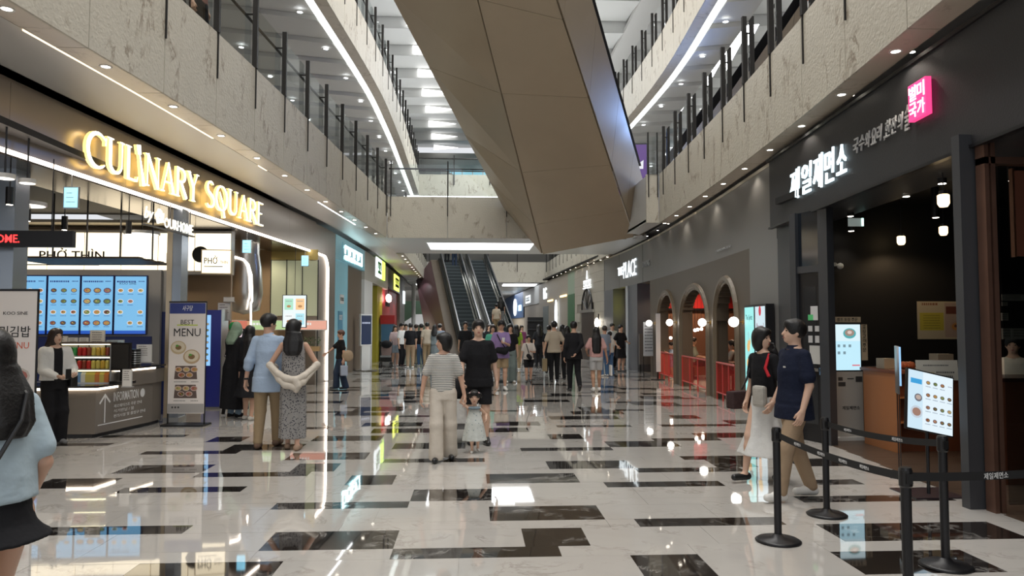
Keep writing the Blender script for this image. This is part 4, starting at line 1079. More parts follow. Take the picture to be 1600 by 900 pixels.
text('MENU', LBLACK, t, TR(0, 0, 0.002), w=0.44, h=0.13, ext=0.0006, cx=0.0, cy=1.53)
# blue ordering kiosk behind
t = wthing('order_kiosk', 'tall blue ordering kiosk with a lit side screen behind the BEST MENU banner', 'kiosk', ff((PY(331, 560, 14.9).x, 14.9, 0), R(0)))
BLUEK = mat('cobalt_blue', (0.03, 0.04, 0.28), 0.35)
MB().box(-0.19, 0.17, 0.02, 1.95, -0.35, 0).build('body', BLUEK, t); MB().box(-0.2, 0.18, 0, 0.04, -0.36, 0.01).build('plinth', STEEL, t)
MB().box(0.17, 0.19, 0.0, 1.97, -0.36, 0.01).build('edge_trim', STEEL, t)
mb = MB(); rn = random.Random(3); mb.quad((-0.16, 0.85, 0.003), (-0.03, 0.85, 0.003), (-0.03, 1.85, 0.003), (-0.16, 1.85, 0.003), col=(0.3, 0.6, 0.95))
for k in range(7): dish(mb, -0.1, 0.95 + 0.12 * k, 0.004, 0.035, rn, (0.05, 0.08, 0.3))
mb.build('screen_image', SCREEN, t)

# --- second part of the food hall, behind the couple
t = thing('food_counter', 'pale food counter with a cream and green front behind the couple', 'counter', (-5.5, 18.6, 0))
MB().box(-2.2, 0.75, 0, 0.6, 0, 0.95).build('body', mat('cream_front', (0.55, 0.5, 0.4), 0.5), t); MB().box(-2.25, 0.8, -0.03, 0.65, 0.95, 1.0).build('counter_top', STEEL, t)
for k in range(8): MB().box(-2.15 + 0.36 * k, -1.83 + 0.36 * k, -0.03, 0.0, 0.1, 0.9).build('front_panel', WHITE_P if k % 3 else mat('pale_green_panel', (0.35, 0.5, 0.35), 0.5), t)
for k, (c_, lab) in enumerate((((0.6, 0.18, 0.12), 'red and white lit menu strip over the back counter, left'), ((0.45, 0.62, 0.3), 'pale green lit menu strip over the back counter'), ((0.8, 0.4, 0.3), 'pink lit menu strip over the back counter, right'))):
    p = PY((362, 420, 480)[k], 508, 18.9)
    t = wthing('menu_strip', lab, 'sign', ff((p.x, 18.9, p.z)))
    MB().box(-0.55, 0.5, -0.13, 0.13, -0.05, 0).build('box', WHITE_P, t)
    mb = MB(); mb.quad((-0.53, -0.11, 0.002), (0.48, -0.11, 0.002), (0.48, 0.11, 0.002), (-0.53, 0.11, 0.002), col=c_)
    lines(mb, -0.45, 0.1, 0.0, 0.003, 0.06, (0.8, 0.8, 0.75), random.Random(k)); mb.build('screen_image', SCREEN, t)
# tinted glazed partition
t = wthing('glazed_partition', 'tall pale green tinted glass partition with dark mullions behind the lit screen', 'partition', ff((PY(460, 450, 20.2).x, 20.2, 0)))
TINT = mat('tinted_panel', (0.42, 0.45, 0.33), 0.12, emit=0.12, ecol=(0.9, 0.95, 0.6))
hwp = 0.62
for k in range(3): MB().box(-hwp + k * 0.42, -hwp + k * 0.42 + 0.4, 1.9, 3.4, -0.02, 0.0).build('pane', TINT, t)
for k in range(4): MB().box(-hwp - 0.02 + k * 0.42, -hwp + k * 0.42, 0, 3.42, -0.03, 0.02).build('mullion', BLACKM, t)
MB().box(-hwp, hwp, 3.42, 3.7, -0.03, 0.02).build('head_panel', mat('mustard_panel', (0.6, 0.48, 0.16), 0.5), t)
MB().box(-hwp, hwp, 1.6, 1.88, -0.03, 0.02).build('sill_panel', TAUPE, t)
t = wthing('menu_screen', 'upright pastel lit screen hanging above the patterned dress woman', 'screen', ff((PY(460, 487, 17.5).x, 17.5, PY(460, 512, 17.5).z)))
MB().box(-0.28, 0.28, 0, 0.77, -0.05, 0).build('bezel', BLACKP, t)
mb = MB(); rn = random.Random(12)
mb.quad((-0.265, 0.015, 0.002), (0.265, 0.015, 0.002), (0.265, 0.755, 0.002), (-0.265, 0.755, 0.002), col=(0.85, 0.95, 0.95))
for (x, y, c_) in ((-0.13, 0.55, (0.45, 0.8, 0.6)), (0.13, 0.55, (0.95, 0.6, 0.3)), (-0.13, 0.2, (0.9, 0.95, 0.95)), (0.13, 0.2, (0.45, 0.8, 0.9))):
    mb.quad((x - 0.1, y - 0.13, 0.003), (x + 0.1, y - 0.13, 0.003), (x + 0.1, y + 0.13, 0.003), (x - 0.1, y + 0.13, 0.003), col=c_); disc(mb, x, y - 0.05, 0.004, 0.05, 0.03, (0.5, 0.25, 0.1)); lines(mb, x - 0.07, x + 0.07, y + 0.06, 0.004, 0.02, (0.3, 0.3, 0.3), rn)
mb.build('screen_image', SCREEN, t)
MB().box(-0.005, 0.005, 0.77, 2.0, -0.03, -0.02).build('hanger', BLACKM, t)
# curved steel hood with light line
pl = [PY(x, y, 17.2) for x, y in ((330, 398), (362, 400), (380, 405), (388, 413), (393, 430), (394, 470), (392, 474), (392, 520))]
t = thing('light_frame', 'thin curved white light line framing the open kitchen', 'light strip', (pl[3].x, 17.2, 0)); INV[t.name] = Matrix.Translation((-pl[3].x, -17.2, 0))
mb = MB(); mb.tube(pl, 0.022, 6); mb.build('light_line', STRIPW, t)
t = thing('kitchen_hood', 'curved brushed steel kitchen hood behind the light line', 'hood', (PY(382, 440, 17.6).x, 17.6, 0))
mb = MB(); mb.lathe([(0.02, 1.9), (0.35, 2.0), (0.42, 2.4), (0.38, 3.0), (0.3, 3.5), (0.3, 3.75)], 20); mb.build('shell', STEEL, t, smooth=True)
MB().cyl(0, 0, 3.2, 3.75, 0.33, 20).build('duct', STEEL, t)
# planter on the counter
t = thing('planter', 'low planter of leafy green herbs on the back counter', 'plant', (PY(482, 535, 18.7).x, 18.75, 1.0))
MB().box(-0.28, 0.28, -0.1, 0.1, 0, 0.12).build('trough', mat('tan_wood', (0.45, 0.3, 0.14), 0.5), t)
mb = MB(); rn = random.Random(2)
for k in range(220):
    x, y, z = rn.uniform(-0.28, 0.28), rn.uniform(-0.12, 0.1), rn.uniform(0.1, 0.34); a = rn.uniform(0, 6.3); d = Vector((cos(a), sin(a), rn.uniform(-0.4, 0.7))) * 0.05; n = Vector((-sin(a), cos(a), 0)) * 0.018; p = Vector((x, y, z))
    mb.add([p, p + d * 0.5 + n, p + d, p + d * 0.5 - n], [(0, 1, 2, 3)])
mb.build('foliage', mat('leaf_green', (0.05, 0.16, 0.03), 0.5), t)
t = wthing('tilted_screen', 'tilted pink-white order screen behind the people in black', 'screen', ff((PY(364, 537, 14.0).x, 14.0, 1.05), R(-25), R(14)))
MB().box(-0.2, 0.14, 0, 0.55, -0.04, 0).build('bezel', BLACKP, t); MB().box(-0.03, 0.03, -1.05, 0.02, -0.05, -0.02).build('stand', BLACKM, t)
mb = MB(); mb.quad((-0.18, 0.02, 0.002), (0.12, 0.02, 0.002), (0.12, 0.53, 0.002), (-0.18, 0.53, 0.002), col=(0.9, 0.72, 0.78)); lines(mb, -0.1, 0.05, 0.3, 0.003, 0.03, (0.3, 0.4, 0.5), rn); mb.build('screen_image', SCREEN, t)
card('price_board', 'white quarter round poster on the kitchen wall above the people in black', 340, 360, 473, 500, 15.2, seed=31, rows_=4)
card('price_board', 'small white label above the quarter round poster', 349, 366, 464, 471, 15.15, seed=32, rows_=1)

# --- next fronts on the left
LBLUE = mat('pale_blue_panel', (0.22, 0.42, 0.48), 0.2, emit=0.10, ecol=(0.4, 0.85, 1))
def wallseg(side, nm, a, b, z0, z1, m, o0=-0.3, o1=0.0):
    s = 1 if side == 'L' else -1
    mb = MB(); along(mb, XL if side == 'L' else XR, s, a, b, z0, z1, o0, o1, 0.8)
    return struct(mb.build(nm, m))
wallseg('L', 'wall_left_second_front', 23.15, 28.4, 3.72, 4.5, LBLUE)
wallseg('L', 'wall_left_blue_pier', 23.3, 25.4, 0, 3.72, LBLUE, -0.5, -0.06)
wallseg('L', 'wall_left_brown_recess', 25.4, 28.4, 0, 3.72, mat('umber_panel', (0.13, 0.095, 0.065), 0.4), -0.5, -0.12)
wallseg('L', 'wall_left_white_pier', 28.4, 30.6, 0, 3.4, WHITE_P)
wallseg('L', 'wall_left_third_front', 28.4, 36.6, 3.4, 4.5, mat('warm_white_panel', (0.5, 0.48, 0.42), 0.5))
wallseg('L', 'wall_left_fourth_front', 36.6, 46, 3.5, 4.52, BLACKM)
wallseg('L', 'wall_left_mustard_side', 33, 35, 0, 3.4, mat('mustard_wall', (0.42, 0.36, 0.03), 0.5), -1.0, -0.10)
wallseg('L', 'wall_left_red_interior', 35, 44.2, 0, 3.5, mat('red_wall', (0.42, 0.02, 0.02), 0.4), -1.0, -0.16)
for Y_ in (34.5, 38.5, 42): spot((XL(Y_) + 0.45, Y_, 3.4), 45, 120, (1, 0.9, 0.8))  # added lamps without fixtures, brightening the mustard and red walls
wallseg('L', 'wall_left_grey_pier', 44.2, 48.5, 0, 4.5, mat('grey_stone_pier', (0.3, 0.28, 0.26), 0.5))
struct(MB().box(-6.2, -6.0, 28, 62, 0, Z2).build('wall_left_inner', mat('dark_inner', (0.08, 0.07, 0.06), 0.6)))
struct(MB().box(-16, -5.0, 48.5, 49, 0, Z2).build('wall_left_far', WHITE_P))
def blocktext(t, w_, h_, n, m, seed, z=0.002, d=0.02, cx=0, cy=0):
    """illegible far lettering as small stroke blocks, one part for each glyph"""
    rn = random.Random(seed); cw = w_ / n
    for i in range(n):
        mb = MB(); x0 = cx - w_ / 2 + i * cw + cw * 0.08; x1 = x0 + cw * 0.84
        y0, y1 = cy - h_ / 2, cy + h_ / 2
        st = min(cw, h_) * 0.2
        mb.box(x0, x0 + st, y0 + h_ * 0.4, y1, z, z + d); mb.box(x0, x1 - st * 1.4, y1 - st, y1, z, z + d); mb.box(x1 - st, x1, y0 + h_ * 0.3, y1, z, z + d)
        mb.box(x0, x1, y0, y0 + st, z, z + d); mb.box(x0 if rn.random() < .5 else x1 - st, (x0 if rn.random() < .5 else x1 - st) + st, y0, y0 + h_ * 0.3, z, z + d)
        mb.build('glyph', m, t)
t = wthing('shop_sign', 'bright blue-white lit Korean shop sign on the pale blue fascia', 'sign', wf('L', 26.0, 4.05, 0.03))
MB().box(-1.9, 1.9, -0.3, 0.3, -0.02, 0.0).build('backing', LBLUE, t)
blocktext(t, 3.3, 0.46, 4, mat('sign_cyan_light', (0.8, 1, 1), emit=3, ecol=(0.7, 0.97, 1)), 1)
t = wthing('shop_sign', 'green and white lit square sign on the third left front', 'sign', wf('L', 33.2, 4.15, 0.05))
MB().box(-1.7, 0.2, -0.42, 0.42, -0.05, 0.0).build('white_half', mat('sign_white_light', (1, 1, 1)), t)
MB().box(0.2, 1.6, -0.42, 0.42, -0.05, 0.0).build('green_half', mat('sign_green_light', (0.5, 0.8, 0.1), emit=1.6, ecol=(0.55, 0.9, 0.12)), t)
blocktext(t, 1.2, 0.5, 2, mat('green_print', (0.05, 0.3, 0.05), 0.5), 2, cx=-0.7)
t = wthing('shop_sign', 'yellow-green lit sign on the black fascia before the far end', 'sign', wf('L', 41.5, 4.0, 0.05))
MB().box(-1.6, 1.6, -0.42, 0.42, -0.06, 0.0).build('panel', mat('sign_yellow_light', (0.8, 0.9, 0.1), emit=1.6, ecol=(0.8, 0.9, 0.15)), t)
blocktext(t, 2.4, 0.5, 3, LBLACK, 3)
t = wthing('shop_sign', 'white lit sign box on the grey pier at the end of the left fronts', 'sign', wf('L', 47, 3.4, 0.09))
MB().box(-0.5, 0.5, -0.4, 0.4, -0.08, 0.0).build('panel', mat('sign_white_light', (1, 1, 1)), t)
t = wthing('neon_ring_sign', 'glowing pink-white oval neon sign inside the red shop', 'sign', wf('L', 36.0, 2.95, 0.1))
mb = MB(); mb.tube([(0.8 * cos(a * PI / 10), 0.14 * sin(a * PI / 10), 0) for a in range(21)], 0.07, 6); mb.build('ring', mat('pink_neon', (1, 0.8, 0.75), emit=4, ecol=(1, 0.7, 0.62)), t)
MB().box(-0.6, 0.6, -0.4, -0.2, -0.1, 0.0).build('shade', BLACKM, t); MB().box(-0.02, 0.02, 0.1, 0.56, -0.03, 0.0).build('hanger', BLACKM, t)
t = thing('claw_machine', 'dark arcade cabinet with a red lit window by the red shop', 'machine', (XL(34) + 0.35, 34.2, 0))
MB().box(-0.4, 0.25, -0.4, 0.4, 0, 0.9).build('base', BLACKM, t); MB().box(-0.4, 0.25, -0.4, 0.4, 1.7, 2.1).build('head', mat('red_gloss', (0.4, 0.02, 0.02), 0.3), t); MB().box(-0.36, 0.2, -0.36, 0.36, 0.9, 1.7).build('window', mat('blue_glow_glass', (0.05, 0.12, 0.2), 0.1, emit=0.1), t)
# digital totem in front of the white pier
t = wthing('digital_totem', 'slim white advertising totem with a navy poster beside the pale blue front', 'totem', ff((PY(571, 577, 27.0).x, 27.0, 0), R(50)))
MB().box(-0.3, 0.3, 0, 0.03, -0.3, 0.3).build('base_plate', STEEL, t)
MB().box(-0.2, 0.2, 0.03, 0.95, -0.06, 0.02).build('stand', WHITE_P, t)
MB().box(-0.27, 0.27, 0.9, 2.05, -0.06, 0.03).build('housing', WHITE_P, t)
mb = MB(); mb.quad((-0.24, 0.95, 0.032), (0.24, 0.95, 0.032), (0.24, 2.0, 0.032), (-0.24, 2.0, 0.032), col=(0.015, 0.025, 0.06)); lines(mb, -0.2, 0.2, 1.7, 0.034, 0.06, (0.5, 0.55, 0.7), rn); mb.build('screen_image', SCREEN, t)
t = wthing('wall_poster', 'tall light blue poster on the pale blue pier', 'poster', wf('L', 24.2, 0.9, -0.04))
MB().box(-0.35, 0.35, 0, 1.2, -0.02, 0).build('sheet', mat('sky_blue_print', (0.1, 0.3, 0.45), 0.4), t); blocktext(t, 0.5, 0.16, 3, LWHITE, 8, cy=1.0, d=0.004)
t = wthing('wall_notice', 'small black and white notice on the pale blue pier', 'notice', wf('L', 24.4, 2.35, -0.04))
MB().box(-0.3, 0.3, 0, 0.3, -0.02, 0).build('sheet', WHITE_P, t); blocktext(t, 0.5, 0.1, 3, LBLACK, 9, cy=0.15, d=0.004)
# far left: white stair balustrade, green wall
t = thing('distant_staircase', 'white staircase balustrade rising at the far left end of the hall', 'staircase', (PY(650, 500, 52).x, 52, 0)); INV[t.name] = Matrix.Translation(Vector((-PY(650, 500, 52).x, -52, 0)))
q0, q1, q2 = PY(624, 508, 51.5), PY(650, 491, 51.5), PY(690, 491, 51.5)
for (a, b) in ((q0, q1), (q1, q2)):
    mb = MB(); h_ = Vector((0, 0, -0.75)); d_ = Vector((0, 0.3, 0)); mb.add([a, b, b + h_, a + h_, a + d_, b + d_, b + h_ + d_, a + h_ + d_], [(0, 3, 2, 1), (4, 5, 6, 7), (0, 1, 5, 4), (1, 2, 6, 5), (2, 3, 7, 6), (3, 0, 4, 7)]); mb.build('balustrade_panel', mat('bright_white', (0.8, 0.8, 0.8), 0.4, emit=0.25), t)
MB().box(-0.5, 0.9, -0.2, 0.1, 0, 0.95).build('plinth', WHITE_P, t)
struct(MB().box(-8, -3.4, 54, 54.2, 0, 3.4).build('wall_far_left', mat('pale_green_wall', (0.2, 0.32, 0.22), 0.5)))
struct(MB().box(-3.4, 0.5, 55, 55.2, 0, 3.0).build('wall_far_middle', mat('cream_wall', (0.55, 0.46, 0.34), 0.5)))
struct(MB().cyl(-4.0, 50.5, 0, 4.5, 0.14, 12).build('wall_far_column', WHITE_P))

# ---- rising escalators in the distance
E0, E1 = PY(767, 560, 37.0), PY(722, 397, 46.8)
E0.z = 0.0; E1.z = 5.75
dxy = Vector((E1.x - E0.x, E1.y - E0.y, 0)); Lr = dxy.length; dn = dxy.normalized(); sd = Vector((dn.y, -dn.x, 0))
ev = thing('escalator_pair', 'pair of dark escalators with brass-toned sides rising behind the crowd to the second floor', 'escalator', E0); INV[ev.name] = Matrix.Translation(-E0)
def ep(l, u, z): return E0 + dn * l + sd * u + Vector((0, 0, z))
slope = 5.75 / Lr
STEPM = mat('escalator_step', (0.03, 0.04, 0.045), 0.45, 0.4)
for lane in (-0.82, 0.82):
    n = 26
    for k in range(n):
        l0, l1 = Lr * k / n, Lr * (k + 1) / n; z = slope * l1
        mb = MB(); c8 = [ep(l0, lane - 0.5, z - 0.22), ep(l1, lane - 0.5, z - 0.22), ep(l1, lane + 0.5, z - 0.22), ep(l0, lane + 0.5, z - 0.22), ep(l0, lane - 0.5, z), ep(l1, lane - 0.5, z), ep(l1, lane + 0.5, z), ep(l0, lane + 0.5, z)]
        mb.add(c8, [(0, 3, 2, 1), (4, 5, 6, 7), (0, 1, 5, 4), (1, 2, 6, 5), (2, 3, 7, 6), (3, 0, 4, 7)]); mb.build('step', STEPM, ev)
        mb = MB(); mb.add([ep(l0 - 0.01, lane - 0.5, z - 0.02), ep(l0 - 0.01, lane + 0.5, z - 0.02), ep(l0 - 0.01, lane + 0.5, z + 0.004), ep(l0 - 0.01, lane - 0.5, z + 0.004)], [(0, 1, 2, 3)]); mb.build('step_nosing', mat('step_nosing', (0.12, 0.15, 0.16), 0.4), ev)
def slant(u0, u1, z0, z1, m, name, l0=0.0, l1=None, zz=0.0):
    l1 = Lr if l1 is None else l1
    mb = MB(); mb.add([ep(l0, u0, slope * l0 + z0), ep(l0, u1, slope * l0 + z0), ep(l0, u1, slope * l0 + z1), ep(l0, u0, slope * l0 + z1), ep(l1, u0, slope * l1 + z0), ep(l1, u1, slope * l1 + z0), ep(l1, u1, slope * l1 + z1), ep(l1, u0, slope * l1 + z1)],
                      [(0, 1, 2, 3), (7, 6, 5, 4), (0, 4, 5, 1), (1, 5, 6, 2), (2, 6, 7, 3), (3, 7, 4, 0)]); return mb.build(name, m, ev)
for u in (-1.42, -0.22, 0.22, 1.42):
    slant(u - 0.1, u + 0.1, -0.25, 0.12, mat('skirt_steel', (0.2, 0.2, 0.19), 0.3, 0.8) if u != -1.42 else BRONZE, 'skirt_panel')
    slant(u - 0.008, u + 0.008, 0.12, 0.85, mat('dark_glass', (0.02, 0.035, 0.045), 0.08, spec=0.8), 'balustrade_glass')
    slant(u - 0.035, u + 0.035, 0.85, 0.92, BLACKP, 'handrail')
slant(0.06, 0.12, 0.12, 0.2, mat('polished_trim', (0.55, 0.53, 0.48), 0.15, 1), 'trim_rail'); slant(1.30, 1.36, 0.1, 0.2, mat('polished_trim', (0.55, 0.53, 0.48), 0.15, 1), 'trim_rail'); slant(-0.34, -0.28, 0.1, 0.22, mat('polished_trim', (0.55, 0.53, 0.48), 0.15, 1), 'trim_rail')
slant(-2.0, -1.5, -0.2, 0.02, mat('dark_bronze_deck', (0.065, 0.05, 0.035), 0.6, 0.0, spec=0.2), 'outer_deck'); slant(1.5, 1.75, -0.2, 0.02, CLAD, 'outer_deck')
mb = MB()
mb.add([ep(0, -2.0, 0.0), ep(Lr, -2.0, slope * Lr), ep(Lr, -2.9, slope * Lr - 1.3), ep(1.5, -2.9, 0.0)], [(0, 1, 2, 3)]); mb.build('side_cladding', mat('plum_cladding', (0.06, 0.03, 0.035), 0.45, 0.0, spec=0.3), ev)
slant(-1.98, 1.7, -1.3, -0.26, DARKM, 'truss', 1.6)
# ================================================================ RIGHT SIDE
CHAR = mat('charcoal_fascia', (0.028, 0.028, 0.031), 0.5, bump=0.15, bscale=60)
GREYW = mat('grey_wall_panel', (0.19, 0.185, 0.18), 0.42, 0.2)
UMB = mat('umber_wall', (0.085, 0.065, 0.045), 0.45)
# noodle shop: black sign fascia
fz0, fz1 = 3.29, 4.42
fb = wallseg('R', 'wall_right_black_fascia', 1.2, 12.15, fz0, fz1, CHAR, -0.6, 0.14)
mb = MB()
for (z0, z1) in ((fz0 - 0.02, fz0 + 0.01), (fz1 - 0.01, fz1 + 0.03)): along(mb, XR, -1, 1.2, 12.17, z0, z1, 0.10, 0.17)
mb.build('edge_trim', BLACKM, fb)
def ninv(t): INV[t.name] = t.matrix_world.inverted() if t.location.length == 0 or t.matrix_world.translation.length else Matrix.Translation(-t.location); return t
SB = mat('sign_blue_white_light', (0.85, 0.95, 1), emit=1.5, ecol=(0.72, 0.92, 1))
t = ninv(wthing('shop_sign', 'large blue-white lit brush lettering in Korean on the charcoal fascia', 'sign', wf('R', 10.0, 3.8, 0.15)))
for i, ch in enumerate('제일제면소'):
    Y = YW([1257, 1277, 1296, 1315, 1335][i], 'R', 0.16)
    text(ch, SB, t, wf('R', Y, 3.80, 0.15), w=abs(YW([1257, 1277, 1296, 1315, 1335][i] - 8, 'R', 0.16) - YW([1257, 1277, 1296, 1315, 1335][i] + 8, 'R', 0.16)), h=(0.46, 0.44, 0.48, 0.45, 0.38)[i], ext=0.012, bold=0.004, shear=0.12, name='glyph')
t = ninv(wthing('shop_sign', 'thin pale slogan lettering on the charcoal fascia beside the pink square sign', 'sign', wf('R', 8.3, 3.8, 0.15)))
SL = mat('slogan_print', (0.55, 0.55, 0.55), 0.5)
s_ = '국수와 요리, 한잔의 술'
for ch, px in zip(s_.replace(' ', ''), (1361, 1371, 1381, 1391, 1401, 1409, 1416, 1426, 1437, 1449)):
    Y = YW(px, 'R', 0.15)
    if ch == ',': text(ch, SL, t, wf('R', Y, 3.78, 0.15), h=0.05, ext=0.006, name='glyph'); continue
    text(ch, SL, t, wf('R', Y, 3.87, 0.15), w=abs(YW(px - 4.4, 'R', 0.15) - YW(px + 4.4, 'R', 0.15)), h=0.19 if ch != '술' else 0.27, ext=0.008, bold=0.005, shear=0.25, name='glyph')
t = ninv(wthing('shop_sign', 'glowing pink square sign with white Korean seal lettering', 'sign', wf('R', 7.38, 3.82, 0.16)))
fr = wf('R', YW(1473, 'R', 0.16), 3.97, 0.15)
me = MB().box(-0.17, 0.17, -0.19, 0.19, 0.0, 0.06).mesh('light_box', [mat('pink_sign_light', (0.9, 0.05, 0.22), emit=0.9, ecol=(1, 0.06, 0.25))]); me.transform(fr); link('light_box', me, t)
for k, ch in enumerate('별미국가'):
    text(ch, mat('sign_pale_light', (1, 0.95, 0.97), emit=1.5, ecol=(1, 0.9, 0.93)), t, fr @ TR(-0.08 + 0.16 * (k % 2), 0.088 - 0.176 * (k // 2), 0.061), w=0.14, h=0.155, ext=0.003, bold=0.006, name='glyph')
# shop shell
BLK2 = mat('black_interior', (0.005, 0.005, 0.006), 0.6)
struct(MB().box(4.9, 12, 1, 11.6, 3.6, 3.7).build('ceiling', BLK2))
struct(MB().box(5.28, 12, 11.35, 11.5, 0, 3.7).build('wall_right_shop_end', BLK2))
struct(MB().box(11.0, 11.2, 1, 11.4, 0, 3.7).build('wall_right_shop_back', BLK2))
struct(MB().box(4.4, 12, 0.6, 0.8, 0, 3.7).build('wall_right_shop_near', BLK2))
WFL = mat('dark_oak_floor', (0.075, 0.05, 0.035), 0.3, var=0.3, vscale=3)
fl = struct(MB().box(5.1, 11, 1, 11.4, -0.004, -0.001).build('floor_oak', WFL))
n = 0
mb = MB()
for k in range(22):
    y = 1.2 + k * 0.46; x0 = XR(y + 0.2) - 0.08
    for q in range(4):
        a = x0 + 0.02 + q * 1.2 + (0.5 if k % 2 else 0) * (q > 0)
        b = x0 + (q + 1) * 1.2 + (0.5 if k % 2 else 0)
        if y + 0.45 < 11.3: MB().box(a, b - 0.004, y, y + 0.455, -0.003, 0.003).build('floor_plank', WFL, fl)
# door and its frame
t = thing('glass_door', 'dark framed glass door plastered with small notices at the corner of the noodle shop', 'door', PZ(1270, 688)); ninv(t)
dp = PZ(1252, 686); dq = PZ(1292, 694)
dirv = (dq - dp); wd = dirv.length; dirv.normalize()
Md = Matrix((dirv, Vector((0, 0, 1)), Vector((dirv.y, -dirv.x, 0)))).transposed().to_4x4(); Md.translation = dp
def dpart(name, m, *bx):
    me = MB().box(*bx).mesh(name, [m]); me.transform(Md); return link(name, me, t)
FRM = mat('slate_frame', (0.06, 0.065, 0.075), 0.35, 0.4)
dpart('frame_post', FRM, -0.1, 0.02, 0, 3.29, -0.06, 0.06); dpart('frame_post', FRM, wd - 0.03, wd + 0.14, 0, 3.29, -0.06, 0.06)
dpart('leaf_frame', BLACKM, 0.02, wd - 0.03, 0, 2.42, -0.02, 0.01); dpart('transom_bar', FRM, 0.0, wd, 2.4, 2.5, -0.04, 0.04)
dpart('transom_glass', mat('dark_blue_glass', (0.012, 0.016, 0.022), 0.1), 0.02, wd - 0.03, 2.5, 3.29, -0.01, 0.0)
dpart('leaf_glass', mat('smoked_glass', (0.025, 0.027, 0.03), 0.12), 0.12, wd - 0.13, 0.25, 2.2, 0.01, 0.014)
dpart('push_handle', STEEL, wd - 0.2, wd - 0.06, 1.0, 1.04, 0.02, 0.07)
for k, (x, y, w_, h_, c_) in enumerate(((0.25, 1.72, 0.14, 0.2, (0.6, 0.6, 0.6)), (0.2, 1.72, 0.1, 0.08, (0.1, 0.55, 0.2)), (0.42, 1.7, 0.15, 0.12, (0.55, 0.6, 0.5)), (0.2, 1.56, 0.08, 0.08, (0.5, 0.5, 0.5)), (0.33, 1.56, 0.08, 0.08, (0.5, 0.5, 0.5)), (0.2, 1.4, 0.08, 0.1, (0.5, 0.5, 0.5)), (0.33, 1.4, 0.08, 0.1, (0.5, 0.5, 0.5)), (0.44, 1.4, 0.08, 0.1, (0.5, 0.5, 0.5)), (0.22, 1.1, 0.26, 0.26, (0.5, 0.5, 0.48)), (0.4, 0.95, 0.1, 0.1, (0.2, 0.4, 0.7)))):
    dpart('sticker', mat('sticker_%d' % k, c_, 0.5), x, x + w_, y, y + h_, 0.014, 0.016 + 0.0004 * k)
wallseg('R', 'wall_right_dark_jamb', 11.2, 12.15, 0, 3.29, DARKM, -0.5, 0.02)
# near column and copper frame
cp = PY(1523, 500, 6.45)
struct(MB().box(PY(1507, 500, 6.45).x, PY(1548, 500, 6.45).x - 0.02, 6.45, 6.56, 0, 3.4).build('wall_right_black_column', mat('slate_column', (0.045, 0.047, 0.053), 0.45)))
cf = thing('copper_frame', 'worn copper door frame at the right edge of the noodle shop front', 'frame', (PY(1553, 500, 6.3).x, 6.3, 0))
for x in (-0.04, 0.02): MB().box(x, x + 0.04, 0.0, 0.12, 0, 3.3).build('jamb', mat('worn_copper', (0.20, 0.11, 0.08), 0.35, 0.6, var=0.3, vscale=3), cf)
MB().box(-0.04, 1.6, 0.0, 0.12, 3.1, 3.16).build('head', mat('worn_copper', (0.2, 0.11, 0.08)), cf)
gx0, gx1 = PY(1565, 500, 6.4).x, 9.5
t = thing('shop_window', 'clear glass shop window at the right edge with taped notices', 'window', (gx0, 6.4, 0))
MB().box(0.02, 1.8, 0.0, 0.012, 0.05, 3.1).build('pane', GLASSD, t)
t = thing('hanging_board', 'reddish-brown framed board at the upper right edge behind the shop window', 'board', (PY(1596, 400, 6.7).x, 6.7, PY(1590, 400, 6.7).z))
MB().box(-0.06, 0.4, 0, 0.03, 0, 0.82).build('panel', mat('rust_panel', (0.22, 0.07, 0.04), 0.5, emit=0.15), t); MB().box(-0.07, -0.05, -0.01, 0.04, -0.01, 0.84).build('edge_trim', mat('orange_edge', (0.4, 0.14, 0.06), 0.5), t)
MB().box(0.1, 0.12, 0.01, 0.02, 0.82, 1.6).build('hanger', BLACKM, t)
# interior lamps
def pend(px, py, Y, lab, warm=1.0):
    p = PY(px, py, Y)
    t = thing('pendant_lamp', lab, 'lamp', (p.x, Y, p.z))
    MB().lathe([(0.0, -0.09), (0.04, -0.085), (0.06, -0.05), (0.06, 0.04), (0.045, 0.05), (0.0, 0.05)], 14).build('glass_shade', mat('amber_lamp', (1, 0.8, 0.5), emit=3.0 * warm, ecol=(1, 0.72, 0.38)), t)
    MB().cyl(0, 0, 0.05, 0.09, 0.045, 12).build('cap', BLACKM, t); MB().cyl(0, 0, 0.09, max(0.1, 3.6 - p.z), 0.006, 6).build('cord', BLACKM, t)
    spot((p.x, Y, p.z - 0.12), 9, 160, (1, 0.7, 0.4), 0.05)
pend(1474, 311, 7.6, 'amber bulkhead pendant lamp, highest in the noodle shop')
pend(1474, 359, 10.6, 'amber pendant lamp directly below the highest one in the noodle shop')
pend(1408, 374, 11.0, 'small amber pendant lamp left of the other two in the noodle shop', 0.7)
for k, (px, py, Y) in enumerate(((1472, 287, 7.9), (1416, 307, 9.0), (1329, 338, 10.4), (1330, 361, 11.1), (1462, 340, 10), (1583, 282, 7.2))):
    p = PY(px, py, Y)
    t = thing('ceiling_downlight', 'small ceiling light in the dark noodle shop, ' + ['just above the highest amber lamp', 'left of the highest amber lamp', 'just above the exit sign', 'just below the exit sign', 'between the two right amber lamps', 'at the right edge behind the window'][k], 'downlight', (p.x, Y, 3.6))
    MB().cyl(0, 0, p.z - 3.6, 0, 0.05, 12).build('housing', BLACKM, t); mb = MB(); mb.cyl(0, 0, p.z - 3.604, p.z - 3.6, 0.04, 12); mb.build('lamp', LITE, t)
    spot((p.x, Y, p.z - 0.02), 6, 100, (1, 0.85, 0.66))
p = PY(1338, 347, 10.8)
t = wthing('exit_sign', 'small hanging white and green exit sign in the noodle shop', 'sign', ff(p))
